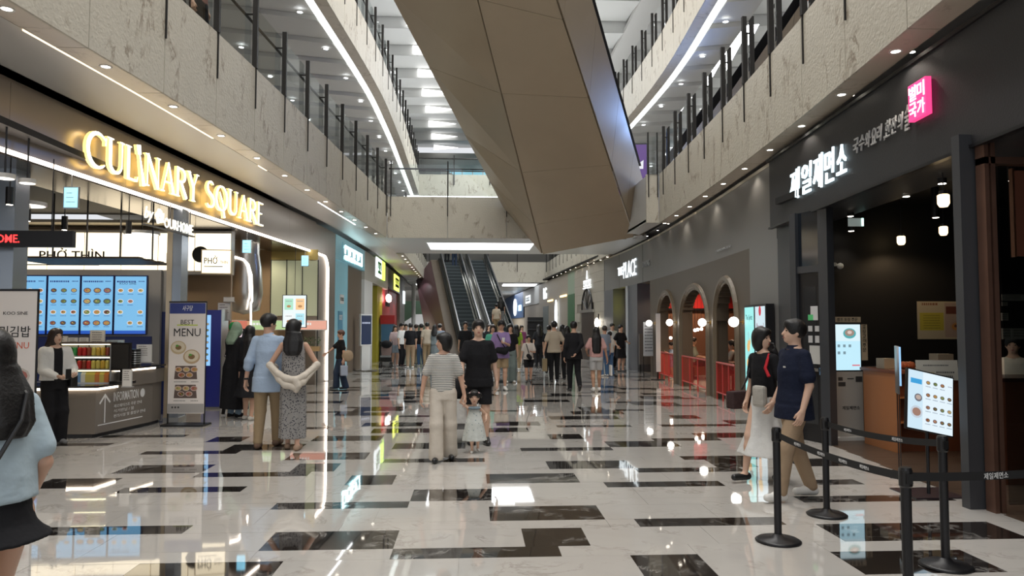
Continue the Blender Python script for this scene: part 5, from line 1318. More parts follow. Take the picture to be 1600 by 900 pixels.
MB().box(-0.11, 0.11, -0.06, 0.06, -0.04, 0).build('box', mat('dim_sign', (0.3, 0.35, 0.33), 0.4, emit=0.4), t); MB().box(0.08, 0.11, -0.06, 0.06, 0, 0.01).build('lit_edge', mat('pale_green_light', (0.6, 1, 0.9), emit=2), t); MB().box(-0.01, 0.01, 0.06, 3.6 - p.z, -0.03, -0.01).build('hanger', BLACKM, t)
p = PY(1308, 416, 11.3)
t = thing('security_camera', 'white dome security camera high on the black wall by the door', 'camera', p)
MB().tube([(0, 0.05, 0.03), (-0.05, -0.02, 0.03)], 0.03, 10).build('arm', WHITE_P, t); MB().sph((0.03, -0.04, -0.0), 0.05).build('dome', WHITE_P, t)
# wall posters
t = wthing('wall_poster', 'paired cream and food photo posters on the black back wall', 'poster', ff((PY(1477, 500, 11.33).x, 11.34, PY(1434, 530, 11.34).z)))
hp = (PY(1520, 500, 11.33).x - PY(1434, 500, 11.33).x) / 2
MB().box(-hp, hp, 0, 0.6, -0.005, 0).build('sheet', mat('cream_sheet', (0.42, 0.38, 0.28), 0.6), t)
mb = MB(); rn = random.Random(4)
mb.quad((-hp + 0.04, 0.14, 0.001), (-0.02, 0.14, 0.001), (-0.02, 0.42, 0.001), (-hp + 0.04, 0.42, 0.001), col=(0.42, 0.38, 0.06))
mb.quad((0.0, 0.03, 0.001), (hp - 0.01, 0.03, 0.001), (hp - 0.01, 0.58, 0.001), (0.0, 0.58, 0.001), col=(0.35, 0.28, 0.24))
mb.quad((0.02, 0.4, 0.0015), (hp - 0.03, 0.4, 0.0015), (hp - 0.03, 0.52, 0.0015), (0.02, 0.52, 0.0015), col=(0.12, 0.04, 0.03))
dish(mb, 0.2, 0.2, 0.002, 0.12, rn, (0.35, 0.25, 0.2)); lines(mb, -hp + 0.08, -0.1, 0.54, 0.002, 0.035, (0.2, 0.08, 0.05), rn)
for k in range(6): lines(mb, -hp + 0.1, -0.08, 0.17 + 0.04 * k, 0.002, 0.012, (0.15, 0.14, 0.03), rn)
mb.build('print', PRINT, t)
# self-order kiosk
Yk = 10.4
t = wthing('order_kiosk', 'white self-order kiosk with a lit screen and yellow-edged Korean boards by the door', 'kiosk', ff((PY(1327, 600, Yk).x, Yk, 0), R(4)))
MB().box(-0.26, 0.26, 0, 0.05, -0.3, 0.08).build('base_plate', WHITE_P, t)
MB().box(-0.21, 0.21, 0.05, 0.98, -0.18, 0).build('body', mat('kiosk_white', (0.5, 0.48, 0.44), 0.4), t)
MB().box(-0.22, 0.20, 0.98, 1.68, -0.07, 0).build('monitor', BLACKP, t)
mb = MB(); rn = random.Random(14)
mb.quad((-0.205, 1.0, 0.002), (0.185, 1.0, 0.002), (0.185, 1.66, 0.002), (-0.205, 1.66, 0.002), col=(0.55, 0.85, 0.98))
mb.quad((-0.205, 1.42, 0.003), (0.185, 1.42, 0.003), (0.185, 1.66, 0.003), (-0.205, 1.66, 0.003), col=(0.72, 0.9, 0.96))
disc(mb, 0.02, 1.53, 0.004, 0.10, 0.075, (0.1, 0.4, 0.42), 16); disc(mb, 0.02, 1.54, 0.005, 0.075, 0.05, (0.35, 0.25, 0.2), 14); disc(mb, 0.02, 1.545, 0.006, 0.035, 0.025, (0.7, 0.55, 0.5))
for k in range(5): mb.quad((-0.17 + 0.085 * (k % 3), 1.33 - 0.1 * (k // 3), 0.004), (-0.13 + 0.085 * (k % 3), 1.33 - 0.1 * (k // 3), 0.004), (-0.13 + 0.085 * (k % 3), 1.37 - 0.1 * (k // 3), 0.004), (-0.17 + 0.085 * (k % 3), 1.37 - 0.1 * (k // 3), 0.004), col=(0.2, 0.3, 0.35))
mb.quad((0.05, 1.06, 0.004), (0.17, 1.06, 0.004), (0.17, 1.08, 0.004), (0.05, 1.08, 0.004), col=(0.7, 0.2, 0.25)); mb.build('screen_image', SCREEN, t)
MB().box(-0.22, 0.2, 1.69, 1.77, -0.03, 0.0).build('header_board', CREAM_P, t); text('셀프 포장 주문', LBLACK, t, TR(0, 0, 0.001), w=0.32, h=0.055, ext=0.001, bold=0.004, cx=-0.01, cy=1.73)
MB().box(0.21, 0.31, 1.14, 1.66, -0.04, -0.02).build('side_board', CREAM_P, t)
for k, ch in enumerate('포장고객주문'): text(ch, LBLACK, t, TR(0, 0, -0.018), w=0.06, h=0.055, ext=0.001, bold=0.004, cx=0.26, cy=1.62 - 0.066 * k)
text('제일제면소', LBLACK, t, TR(0, 0, 0.001), w=0.27, h=0.055, ext=0.001, bold=0.012, cx=0.02, cy=0.46)
for (x, y, w_, h_) in ((-0.17, 0.85, 0.07, 0.05), (-0.17, 0.77, 0.11, 0.06), (-0.03, 0.87, 0.1, 0.015), (0.1, 0.83, 0.1, 0.08)): MB().box(x, x + w_, y, y + h_, 0, 0.003).build('slot', mat('slot_dark', (0.06, 0.06, 0.06), 0.4), t)
# wooden counter with goods
t = thing('reception_counter', 'warm wooden reception counter with open shelves behind the tilted menu screen', 'counter', (PY(1400, 600, 9.3).x, 9.3, 0))
WDC = mat('reddish_wood', (0.16, 0.055, 0.028), 0.35, var=0.3, vscale=4)
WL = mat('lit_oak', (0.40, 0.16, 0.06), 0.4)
MB().box(0, 0.05, 0, 0.8, 0, 1.05).build('end_panel', WL, t); MB().box(0.05, 1.15, 0.1, 0.8, 0, 1.02).build('body', WDC, t); MB().box(-0.02, 1.18, -0.03, 0.85, 1.02, 1.06).build('counter_top', WDC, t)
for z in (0.38, 0.7): MB().box(0.05, 0.6, -0.01, 0.1, z, z + 0.02).build('shelf', WL, t)
MB().box(0.30, 0.76, 1.25, 1.6, 0, 1.0).build('side_cabinet', mat('black_cabinet', (0.02, 0.02, 0.022), 0.35), t); MB().box(0.28, 0.78, 1.22, 1.62, 1.0, 1.03).build('side_top', DARKM, t)
spot((PY(1430, 600, 9.2).x, 8.95, 1.5), 5, 100, (1, 0.6, 0.3), rot=(R(25), 0, 0))
p0 = PY(1425, 600, 9.5)
for k, (nm, dx, w_, h_, c_, lab) in enumerate((('storage_box', -0.05, 0.2, 0.14, (0.3, 0.25, 0.18), 'brown box on the wooden reception counter'), ('rag_pile', 0.2, 0.24, 0.12, (0.45, 0.13, 0.06), 'orange bundle on the wooden reception counter'), ('storage_box', 0.7, 0.22, 0.2, (0.35, 0.3, 0.22), 'cream box at the far end of the wooden counter'))):
    t2 = thing(nm, lab, 'box' if 'box' in nm else 'bundle', (PY(1400, 600, 9.3).x + 0.1 + dx, 9.65, 1.06))
    if 'box' in nm: MB().box(0, w_, 0, 0.2, 0, h_).build('carton', mat('c_' + str(k), c_, 0.6), t2, bevel=0.006); MB().box(0.0, w_, 0.09, 0.11, h_, h_ + 0.002).build('tape', mat('tape', (0.5, 0.45, 0.35), 0.4), t2)
    else:
        for q in range(4): MB().sph((0.05 * q, 0.06, 0.05), (0.06, 0.07, 0.05), 10, 6).build('roll', mat('c_1', c_, 0.6), t2, smooth=True)
# staff counter at the right edge
t = thing('cashier_counter', 'dark wooden cashier counter behind the window at the right edge', 'counter', (PY(1566, 600, 7.4).x, 7.4, 0)); MB().box(0, 2.5, 0, 0.5, 0, 1.06).build('body', WDC, t); MB().box(-0.03, 2.5, -0.03, 0.55, 1.06, 1.1).build('counter_top', mat('dark_wood_top', (0.05, 0.02, 0.015), 0.3), t)
t = thing('pager_lamp', 'round red glowing lamp on the cashier counter', 'lamp', (PY(1573, 575, 7.3).x, 7.5, 1.1)); MB().cyl(0, 0, 0, 0.03, 0.05).build('base', BLACKP, t); MB().sph((0, 0, 0.07), 0.05).build('globe', mat('black_globe', (0.03, 0.01, 0.01), 0.2), t, smooth=True); mb = MB(); mb.box(-0.02, 0.03, -0.052, -0.045, 0.07, 0.09); mb.build('red_light', mat('red_glow', (1, 0.05, 0.05), emit=5, ecol=(1, 0.08, 0.08)), t)
for k, (a, b, c_, d, nm) in enumerate(((1557, 1592, 460, 470, 'orange-lettered paper strip high in the window at the right edge'), (1557, 1566, 472, 478, 'small paper below the orange strip in the right window'), (1556, 1567, 489, 501, 'small square paper in the middle of the right window'), (1557, 1572, 513, 530, 'left white notice of the lower pair in the right window'), (1573, 1595, 513, 530, 'right white notice of the lower pair in the right window'))):
    pa, pb = PY(a + 8, d, 6.43), PY(b + 8, c_, 6.43); nt_ = wthing('window_notice', nm, 'notice', ff((pa.x, 6.43, pa.z)))
    w_, h_ = pb.x - pa.x, pb.z - pa.z; MB().box(0, w_, 0, h_, 0.0, 0.003).build('sheet', mat('taped_paper', (0.24, 0.2, 0.15), 0.6), nt_)
    mb = MB(); rn = random.Random(k); [lines(mb, w_ * 0.15, w_ * 0.85, h_ * (0.75 - 0.25 * q), 0.0035, h_ * 0.12, (0.1, 0.06, 0.04), rn) for q in range(3)]; mb.build('print', PRINT, nt_)
# tilted menu screen on a stand
Ys = 6.95
pc = PY(1456, 633, Ys)
t = thing('menu_stand', 'glowing white tilted menu screen on a thin black stand by the queue barrier', 'menu stand', (PY(1457, 700, Ys).x, Ys + 0.05, 0)); ninv(t)
MB().box(pc.x - 0.24, pc.x + 0.26, Ys - 0.1, Ys + 0.35, 0, 0.012).build('base_plate', mat('dark_plum_plate', (0.03, 0.02, 0.025), 0.3), t)
mb = MB(); mb.tube([(PY(1457, 700, Ys).x, Ys + 0.08, 0.01), (PY(1457, 700, Ys).x, Ys + 0.08, 0.85)], 0.016, 8); mb.build('pole', BLACKM, t)
c0, c1, c2, c3 = PY(1407, 658, Ys - 0.12), PY(1474, 680, Ys - 0.02), PY(1503, 594, Ys + 0.12), PY(1430, 585, Ys + 0.02)
ex = ((c1 - c0) + (c2 - c3)) / 2; eyv = ((c3 - c0) + (c2 - c1)) / 2; cc = (c0 + c1 + c2 + c3) / 4
wS, hS = ex.length, eyv.length; ex.normalize(); eyv = (eyv - ex * eyv.dot(ex)).normalized(); ez = ex.cross(eyv)
Ms = Matrix((ex, eyv, ez)).transposed().to_4x4(); Ms.translation = cc
def sp(mb, name, m): me = mb.mesh(name, [m]); me.transform(Ms); return link(name, me, t)
sp(MB().box(-wS / 2 - 0.012, wS / 2 + 0.012, -hS / 2 - 0.012, hS / 2 + 0.012, -0.03, -0.002), 'bezel', BLACKP)
mb = MB(); rn = random.Random(21); a, b = wS / 2, hS / 2
mb.quad((-a, -b, 0), (a, -b, 0), (a, b, 0), (-a, b, 0), col=(0.78, 0.90, 0.97))
mb.quad((-a, -b, 0.001), (-a * 0.35, -b, 0.001), (-a * 0.35, b, 0.001), (-a, b, 0.001), col=(0.62, 0.80, 0.92))
mb.quad((-a * 0.9, b * 0.55, 0.002), (-a * 0.4, b * 0.55, 0.002), (-a * 0.4, b * 0.72, 0.002), (-a * 0.9, b * 0.72, 0.002), col=(0.05, 0.35, 0.7))
disc(mb, -a * 0.62, -b * 0.42, 0.002, 0.07, 0.06, (0.55, 0.62, 0.7), 16); disc(mb, -a * 0.62, -b * 0.42, 0.003, 0.05, 0.04, (0.35, 0.2, 0.15), 12)
disc(mb, -a * 0.55, b * 0.08, 0.002, 0.045, 0.038, (0.15, 0.15, 0.18), 16); disc(mb, -a * 0.55, b * 0.09, 0.003, 0.032, 0.024, (0.5, 0.4, 0.35), 12)
for r_ in range(4):
    for q in range(4):
        x, y = -a * 0.12 + q * a * 0.32, b * 0.66 - r_ * b * 0.43
        if q == 3 and r_ in (0,): lines(mb, x - 0.02, x + 0.03, y, 0.003, 0.008, (0.2, 0.2, 0.3), rn); continue
        dish(mb, x, y, 0.002, 0.026, rn, (0.12, 0.14, 0.16)); lines(mb, x - 0.03, x + 0.03, y - 0.042, 0.003, 0.007, (0.15, 0.2, 0.3), rn)
sp(mb, 'screen_image', SCREEN)
t = wthing('paper_sign', 'white paper notice standing on top of the tilted menu screen', 'notice', ff((PY(1467, 590, 7.15).x, 7.15, PY(1467, 594, 7.15).z), R(-8), R(6)))
MB().box(-0.21, 0.19, 0, 0.2, -0.006, 0).build('sheet', mat('notice_sheet', (0.45, 0.43, 0.37), 0.6), t); mb = MB(); lines(mb, -0.14, 0.1, 0.14, 0.001, 0.014, (0.1, 0.1, 0.1), rn); mb.quad((-0.19, 0.01, 0.001), (-0.04, 0.01, 0.001), (-0.04, 0.08, 0.001), (-0.19, 0.08, 0.001), col=(0.4, 0.34, 0.2)); lines(mb, -0.02, 0.16, 0.07, 0.002, 0.016, (0.08, 0.08, 0.08), rn); lines(mb, -0.02, 0.14, 0.03, 0.002, 0.016, (0.08, 0.08, 0.08), rn); mb.build('print', PRINT, t)
MB().box(-0.01, 0.01, -0.3, 0.0, -0.02, -0.008).build('clip', BLACKM, t)
p = PY(1404, 610, 7.9)
t = wthing('poster_stand', 'thin two-legged stand with a slim glowing blue poster seen edge-on', 'poster stand', ff((p.x, 7.9, 0), R(65)))
for x in (-0.1, 0.1): MB().box(x - 0.006, x + 0.006, 0, 1.0, -0.01, 0.0).build('leg', BLACKM, t)
MB().box(-0.16, 0.16, 0, 0.012, -0.12, 0.1).build('base_plate', BLACKM, t); MB().box(-0.12, 0.12, 0.9, 1.42, -0.02, 0.0).build('frame', STEEL, t); MB().box(-0.11, 0.11, 0.99, 1.41, 0.0, 0.02).build('lit_poster', mat('blue_poster_light', (0.3, 0.6, 0.9), emit=0.6, ecol=(0.35, 0.65, 1)), t)
# queue barrier: posts and belts
SP = [('leftmost black queue post of the noodle shop barrier', PZ(1216, 846)), ('black queue post behind the walking man in the navy polo', PZ(1292, 805)), ('nearest black queue post, cut off by the lower edge', PZ(1421, 977)), ('black queue post standing just below the tilted menu screen', PZ(1478, 885))]
HP = 0.90
HS = []
for i, (lab, p) in enumerate(SP):
    ytop = (668, 652, 730, 681)[i]
    hh = PY((1216, 1291, 1418, 1466)[i], ytop, p.y).z; HS.append(hh)
    t = thing('queue_post', lab, 'queue post', p, 0, 'black queue posts in front of the noodle shop')
    MB().lathe([(0, 0), (0.165, 0.0), (0.17, 0.01), (0.15, 0.022), (0.05, 0.035), (0.03, 0.06), (0.0, 0.06)], 36).build('base', BLACKM, t, smooth=True)
    MB().cyl(0, 0, 0.03, hh - 0.09, 0.028, 20).build('pole', BLACKM, t, smooth=False)
    MB().lathe([(0.029, hh - 0.11), (0.036, hh - 0.10), (0.036, hh - 0.015), (0.03, hh), (0.0, hh)], 20).build('belt_head', BLACKP, t)
    MB().box(-0.018, 0.018, -0.042, -0.03, hh - 0.085, hh - 0.03).build('belt_clip', BLACKP, t)
def belt(a, b, za, zb, lab, n, txts):
    t = thing('queue_belt', lab, 'belt', a); ninv(t)
    d = b - a; L = Vector((d.x, d.y, 0)).length; u = Vector((d.x, d.y, 0)).normalized(); nrm = Vector((u.y, -u.x, 0))
    if nrm.y > 0: nrm = -nrm
    mb = MB(); vs = []
    for k in range(13):
        s = k / 12; sag = -0.03 * 4 * s * (1 - s); z = za + (zb - za) * s + sag - 0.055; q = Vector((a.x, a.y, 0)) + u * (0.036 + (L - 0.072) * s)
        vs += [q + Vector((0, 0, z - 0.024)), q + Vector((0, 0, z + 0.024))]
    mb.add(vs, [(2 * k, 2 * k + 1, 2 * k + 3, 2 * k + 2) for k in range(12)])
    o = mb.build('webbing', mat('black_webbing', (0.012, 0.012, 0.013), 0.7), t)
    for s, w_ in txts:
        sag = -0.03 * 4 * s * (1 - s); z = za + (zb - za) * s + sag - 0.055; q = Vector((a.x, a.y, 0)) + u * (0.036 + (L - 0.072) * s) + nrm * 0.002; q.z = z
        ux = u if u.cross(Vector((0, 0, 1))).dot(nrm) > 0 else -u
        sl = Vector((ux.x, ux.y, (zb - za) / L * (1 if ux == u else -1))).normalized()
        M = Matrix((sl, Vector((0, 0, 1)), nrm)).transposed().to_4x4(); M.translation = q
        text('제일제면소', LWHITE, t, M, w=w_, h=w_ * 0.22, ext=0.0004, bold=0.005)
P0, P1, P2, P3 = [s[1] for s in SP]
belt(P0, P2, HS[0], HS[2], 'black lettered belt running from the leftmost queue post to the nearest one', 4, ((0.2, 0.1), (0.42, 0.1), (0.6, 0.1), (0.76, 0.1)))
belt(P1, P3, HS[1], HS[3], 'black lettered belt running in front of the kiosk to the post under the screen', 3, ((0.22, 0.1), (0.68, 0.12)))
endp = P2 + Vector((1.9, 0.35, 0)); 
belt(P2, endp, HS[2], HS[2] + 0.02, 'black lettered belt leading off the right edge from the nearest queue post', 2, ((0.31, 0.17), (0.6, 0.17)))
t = thing('queue_post', 'black queue post beyond the right edge holding the end of the belt', 'queue post', endp, 0, 'black queue posts in front of the noodle shop')
MB().lathe([(0, 0), (0.165, 0.0), (0.15, 0.022), (0.03, 0.06), (0, 0.06)], 24).build('base', BLACKM, t); MB().cyl(0, 0, 0.03, HS[2], 0.03, 14).build('pole', BLACKM, t)

# ---- grey segment with light box, arch restaurant
gw = wallseg('R', 'wall_right_grey_fascia', 12.17, 31.5, 3.12, 4.5, GREYW, -0.3, 0.0)
for Y in (12.2, 25.0, 28.8, 31.4): mb = MB(); along(mb, XR, -1, Y, Y + 0.02, 3.12, 4.5, 0.0, 0.006, 0.02); mb.build('panel_joint', BLACKM, gw)
mb = MB(); along(mb, XR, -1, 12.17, 31.4, 4.44, 4.5, 0.0, 0.012, 1.5); mb.build('pale_cornice', mat('pale_trim', (0.5, 0.45, 0.38), 0.35, 0.3), gw)
wallseg('R', 'wall_right_grey_pier', 12.17, 13.8, 0, 3.12, GREYW, -0.4, 0.0)
t = wthing('light_box', 'upright double advertising light box with an aqua and a pale pink poster', 'light box', wf('R', 13.0, 0.0, 0.16))
INV[t.name] = Matrix.Identity(4)
MB().box(-0.66, 0.62, 0.3, 2.02, -0.14, 0).build('housing', BLACKM, t)
mb = MB(); rn = random.Random(33)
for (x0, x1, c_) in ((-0.62, -0.06, (0.35, 0.88, 0.85)), (0.02, 0.58, (0.62, 0.78, 0.85))): mb.quad((x0, 0.35, 0.002), (x1, 0.35, 0.002), (x1, 1.98, 0.002), (x0, 1.98, 0.002), col=c_)
for k in range(9):
    x, y = -0.36 + rnd.uniform(-0.08, 0.08), 0.65 + 0.1 * k; disc(mb, x, y, 0.004 + 0.0005 * k, 0.13 - 0.006 * k, 0.09, rn.choice([(0.75, 0.6, 0.05), (0.1, 0.15, 0.15), (0.35, 0.75, 0.75), (0.8, 0.5, 0.2)]), 12)
disc(mb, 0.3, 1.9, 0.004, 0.07, 0.09, (0.6, 0.03, 0.06), 12); disc(mb, 0.2, 1.15, 0.004, 0.12, 0.1, (0.85, 0.55, 0.15), 12); disc(mb, 0.2, 0.85, 0.004, 0.08, 0.25, (0.8, 0.5, 0.3), 12)
mb.build('screen_image', SCREEN, t)
text('The Spritz', mat('teal_print', (0.02, 0.15, 0.2), 0.5), t, TR(0, 0, 0.006), w=0.4, h=0.12, ext=0.0006, cx=-0.34, cy=1.78)
text('Aperol', mat('wine_print', (0.3, 0.02, 0.06), 0.5), t, TR(0, 0, 0.006), w=0.42, h=0.18, ext=0.0006, cx=0.3, cy=1.6)
# arch wall
AR = [(14.75, 16.35), (17.15, 19.75), (20.65, 22.75)]
zs, zt = 1.75, 2.55
def arch_wall(Ya, Yb, z1, arches, m, off, nm):
    """wall following the curve with round-headed openings"""
    mb = MB(); N = 0
    ys = []
    Y = Ya
    while Y < Yb: ys.append(Y); Y += 0.1
    ys.append(Yb)
    for a, b in zip(ys, ys[1:]):
        y = (a + b) / 2; zb = 0.0
        for (p, q) in arches:
            if p < y < q:
                c_ = (p + q) / 2; r = (q - p) / 2; zb = zs + (zt - zs) * math.sqrt(max(0, 1 - ((y - c_) / r) ** 2))
        mb_ = [(XR(a) - off[0], a), (XR(b) - off[0], b), (XR(b) + off[1], b), (XR(a) + off[1], a)]
        mb.add([(x, yy, zb) for x, yy in mb_] + [(x, yy, z1) for x, yy in mb_], [(0, 1, 2, 3), (7, 6, 5, 4), (0, 4, 5, 1), (1, 5, 6, 2), (2, 6, 7, 3), (3, 7, 4, 0)])
    return struct(mb.build(nm, m))
aw = arch_wall(13.8, 24.0, 3.12, AR, UMB, (0.0, 0.28), 'wall_right_arches')
for (p, q) in AR:
    for off, w_ in ((0.03, 0.075), (0.06, 0.03)):
        ov = 0.10 if off == 0.03 else 0.02
        pts = [Vector((XR(p - ov) - 0.0, p - ov, 0))]
        for k in range(17):
            a = PI - PI * k / 16; y = (p + q) / 2 + (q - p) / 2 * cos(a) * (1 + 2 * ov / (q - p)); z = zs + (zt - zs + ov) * sin(a); pts.append(Vector((XR(y) - 0.0, y, z)))
        pts.append(Vector((XR(q + ov), q + ov, 0)))
        mb = MB(); mb.tube(pts, w_, 6); mb.build('arch_moulding', mat('umber_moulding', (0.13, 0.10, 0.065), 0.4), aw)
# globe lamps
for k, (px, py, Y, r) in enumerate(((1155, 503, 14.25, 0.10), (1106, 504, 16.85, 0.095), (1055, 504, 20.4, 0.095), (1025, 505, 23.3, 0.1))):
    p = PY(px, py, Y); p.x = min(p.x, XR(Y) - 0.2)
    t = thing('globe_wall_lamp', 'white globe lamp between the arches, %s from the double light box' % ['first', 'second', 'third', 'fourth'][k], 'lamp', (p.x, Y, p.z), 0, 'globe lamps between the arches')
    MB().sph((0, 0, 0), r, 20, 14).build('globe', mat('globe_light', (1, 0.97, 0.92), emit=4.5, ecol=(1, 0.93, 0.84)), t, smooth=True)
    MB().tube([(0, 0, 0), (XR(Y) - p.x, 0, 0)], 0.012, 8).build('arm', mat('brass', (0.5, 0.35, 0.15), 0.3, 1), t); MB().tube([(XR(Y) - p.x - 0.02, 0, 0), (XR(Y) - p.x + 0.01, 0, 0)], 0.05, 12).build('wall_plate', mat('brass', (0.5, 0.35, 0.15)), t)
# red fences
REDF = mat('red_fence', (0.42, 0.035, 0.028), 0.4)
for k, (p, q) in enumerate(AR):
    a, b = Vector((XR(p) - 0.02, p + 0.06, 0)), Vector((XR(q) - 0.02, q - 0.06, 0))
    t = thing('red_fence', 'red metal fence panel standing in the %s arch from the light box' % ['first', 'second', 'third'][k], 'fence', a, 0, 'red fences in the arches'); ninv(t)
    def fp(u, z): return a + (b - a) * u + Vector((0, 0, z))
    for (z, r) in ((0.82, 0.022), (0.16, 0.018)): mb = MB(); mb.tube([fp(0, z), fp(1, z)], r, 6); mb.build('rail', REDF, t)
    for u in (0.0, 0.33, 0.66, 1.0): mb = MB(); mb.tube([fp(u, 0), fp(u, 0.82)], 0.02, 6); mb.build('upright', REDF, t)
    mb = MB(); nn = 36
    for i in range(1, nn): mb.tube([fp(i / nn, 0.16), fp(i / nn, 0.82)], 0.004, 3, caps=False)
    o = mb.build('wire_mesh', REDF, t); o['kind'] = 'stuff'
# dining room
DR = mat('dining_dark', (0.17, 0.10, 0.065), 0.5)
struct(MB().box(9.6, 9.8, 13.5, 31, 0, 3.3).build('wall_right_dining', DR)); struct(MB().box(5.6, 9.8, 13.4, 13.5, 0, 3.3).build('wall_right_dining_near', DR)); mb = MB(); between(mb, XR, 0.1, lambda Y: 9.8, 0, 3.2, 3.3, 13.4, 31); struct(mb.build('ceiling', DR))
struct(MB().box(5.9, 9.7, 24.0, 24.15, 0, 3.2).build('wall_right_dining_far', mat('brick_brown', (0.2, 0.09, 0.05), 0.6)))
t = thing('red_wall_panel', 'broad red panel high on the far wall seen through the arches', 'panel', (6.0, 23.9, 0)); MB().box(0.05, 3.6, 0, 0.08, 2.2, 3.1).build('panel', mat('red_wall', (0.42, 0.02, 0.02)), t); MB().box(0.05, 3.6, -0.01, 0.08, 2.14, 2.2).build('edge_trim', BLACKM, t)
for k, (px, py, Y) in enumerate(((1090, 515, 20), (1086, 516, 20.5), (1096, 514, 21), (1048, 528, 22.0))):
    p = PY(px, py, Y); t = thing('table_lamp', ['left', 'middle', 'right', 'single'][k] + ' small warm bulb hanging in the dining room behind the %s arch' % ('third' if k == 3 else 'second'), 'lamp', p); MB().sph((0, 0, 0), 0.045).build('bulb', LITE, t); MB().cyl(0, 0, 0.05, 3.2 - p.z, 0.005, 5).build('cord', BLACKM, t); spot((p.x, p.y, p.z - 0.07), 9, 150, (1, 0.7, 0.45))
for k, Y in enumerate((YW(1138, 'R', -0.6), YW(1104, 'R', -0.6), 22.9)):
    t = thing('dining_table', 'small dark dining table behind the %s arch' % ['first', 'second', 'third'][k], 'table', (XR(Y) + 1.0, Y, 0)); MB().box(-0.35, 0.35, -0.4, 0.4, 0.71, 0.75).build('table_top', WDC, t, bevel=0.01); MB().cyl(0, 0, 0.03, 0.71, 0.035).build('leg', BLACKM, t); MB().cyl(0, 0, 0, 0.03, 0.25).build('base', BLACKM, t)
    spot((XR(Y) + 1.3, Y, 3.1), 120, 150, (1, 0.68, 0.45))
t = thing('louvred_shutter', 'small lit louvred shutter behind the first arch', 'shutter', (XR(16.6) + 2.3, 16.9, 0))
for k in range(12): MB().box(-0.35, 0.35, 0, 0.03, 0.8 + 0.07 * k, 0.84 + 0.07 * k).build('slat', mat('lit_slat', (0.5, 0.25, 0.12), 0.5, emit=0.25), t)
MB().box(-0.38, 0.38, 0.03, 0.05, 0, 1.7).build('frame', DR, t)
# entrance of the restaurant and following fronts
t = wthing('shop_sign', 'white lit THE PLACE lettering on the grey fascia', 'sign', wf('R', 27.2, 3.78, 0.03))
text('THE', SIGNW, t, w=0.9, h=0.32, ext=0.015, bold=0.004, cx=-1.35, cy=-0.02); text('PLACE', SIGNW, t, w=2.1, h=0.62, ext=0.01, cx=0.25, cy=-0.04)
t = wthing('small_sign', 'faint grey small lettering to the right of THE PLACE', 'sign', wf('R', 24.4, 3.72, 0.02)); text('DINING', mat('grey_letters', (0.35, 0.36, 0.37), 0.5), t, w=1.0, h=0.2, ext=0.01)
t = wthing('small_sign', 'tiny white lettering on the grey fascia above the first arch', 'sign', wf('R', 15.6, 3.3, 0.02)); text('ITALIAN DINING BISTRO', mat('grey_letters', (0.35, 0.36, 0.37)), t, w=1.2, h=0.05, ext=0.004)
wallseg('R', 'wall_right_entrance_pier', 25.9, 27.3, 0, 3.12, mat('slate_grey_panel', (0.11, 0.115, 0.13), 0.4, 0.2), -0.5, 0.0)
wallseg('R', 'wall_right_white_edge', 27.3, 27.65, 0, 3.12, mat('pale_grey_edge', (0.4, 0.42, 0.44), 0.35), -0.1, 0.04)
wallseg('R', 'wall_right_slate_pier', 29.9, 31.5, 0, 3.12, mat('slate_grey_panel', (0.11, 0.115, 0.13)), -0.5, 0.0)
wallseg('R', 'wall_right_entrance_back', 24.1, 25.9, 0, 3.1, mat('warm_brown_wall', (0.3, 0.16, 0.08), 0.5), -1.6, -1.5)
wallseg('R', 'wall_right_yellow_back', 27.6, 29.9, 0, 3.1, mat('clay_wall', (0.22, 0.13, 0.10), 0.5), -1.3, -1.2)
t = wthing('red_header', 'red panel with a white end block inside the restaurant entrance', 'panel', wf('R', 25.0, 2.1, -1.2)); MB().box(-1.0, 1.0, 0, 0.9, -0.05, 0).build('panel', mat('red_wall', (0.42, 0.02, 0.02)), t); MB().box(-0.9, 0.9, 0.7, 0.85, 0, 0.02).build('white_block', SIGNW, t)
spot((XR(25) + 0.7, 25, 3.0), 30, 140, (1, 0.75, 0.5)); spot((XR(28.8) + 0.5, 28.8, 3.0), 20, 140, (1, 0.75, 0.5))
t = wthing('neon_sign', 'yellow neon 1R sign glowing in the opening beyond the slate pier', 'sign', wf('R', 28.4, 2.45, -0.5)); text('1R', mat('yellow_neon', (1, 0.95, 0.1), emit=3.5, ecol=(1, 0.95, 0.1)), t, w=0.9, h=0.85, ext=0.03, bold=0.006); MB().box(-0.5, 0.5, 0.45, 0.65, -0.02, 0.0).build('bracket', BLACKM, t); MB().box(-0.02, 0.02, 0.65, 0.67, -0.8, 0.0).build('arm', BLACKM, t)
t = wthing('menu_display', 'white upright menu board standing by the fourth globe lamp', 'board', ff((PY(1020, 540, 23.6).x - 0.15, 23.6, 0), R(15))); MB().box(-0.16, 0.2, 0.65, 1.75, -0.03, 0).build('board', mat('board_white', (0.5, 0.52, 0.55), 0.5), t)
for x in (-0.16, 0.18): MB().box(x, x + 0.02, 0, 1.78, -0.05, -0.03).build('leg', BLACKM, t)
mb = MB(); [lines(mb, -0.12, 0.16, 1.6 - 0.1 * k, 0.002, 0.04, (0.1, 0.1, 0.12), rn) for k in range(9)]; mb.build('print', PRINT, t)
t = wthing('vertical_banner', 'tall narrow white vertical banner at the end of the arch wall', 'banner', ff((PY(1033, 540, 21.9).x - 0.1, 21.9, 0), R(20))); MB().box(-0.06, 0.10, 0.25, 2.0, -0.01, 0).build('sheet', mat('board_white', (0.5, 0.52, 0.55)), t); MB().box(-0.02, 0.03, 0, 2.02, -0.03, -0.01).build('pole', BLACKM, t); MB().box(-0.15, 0.15, 0, 0.03, -0.15, 0.12).build('base_plate', BLACKM, t)
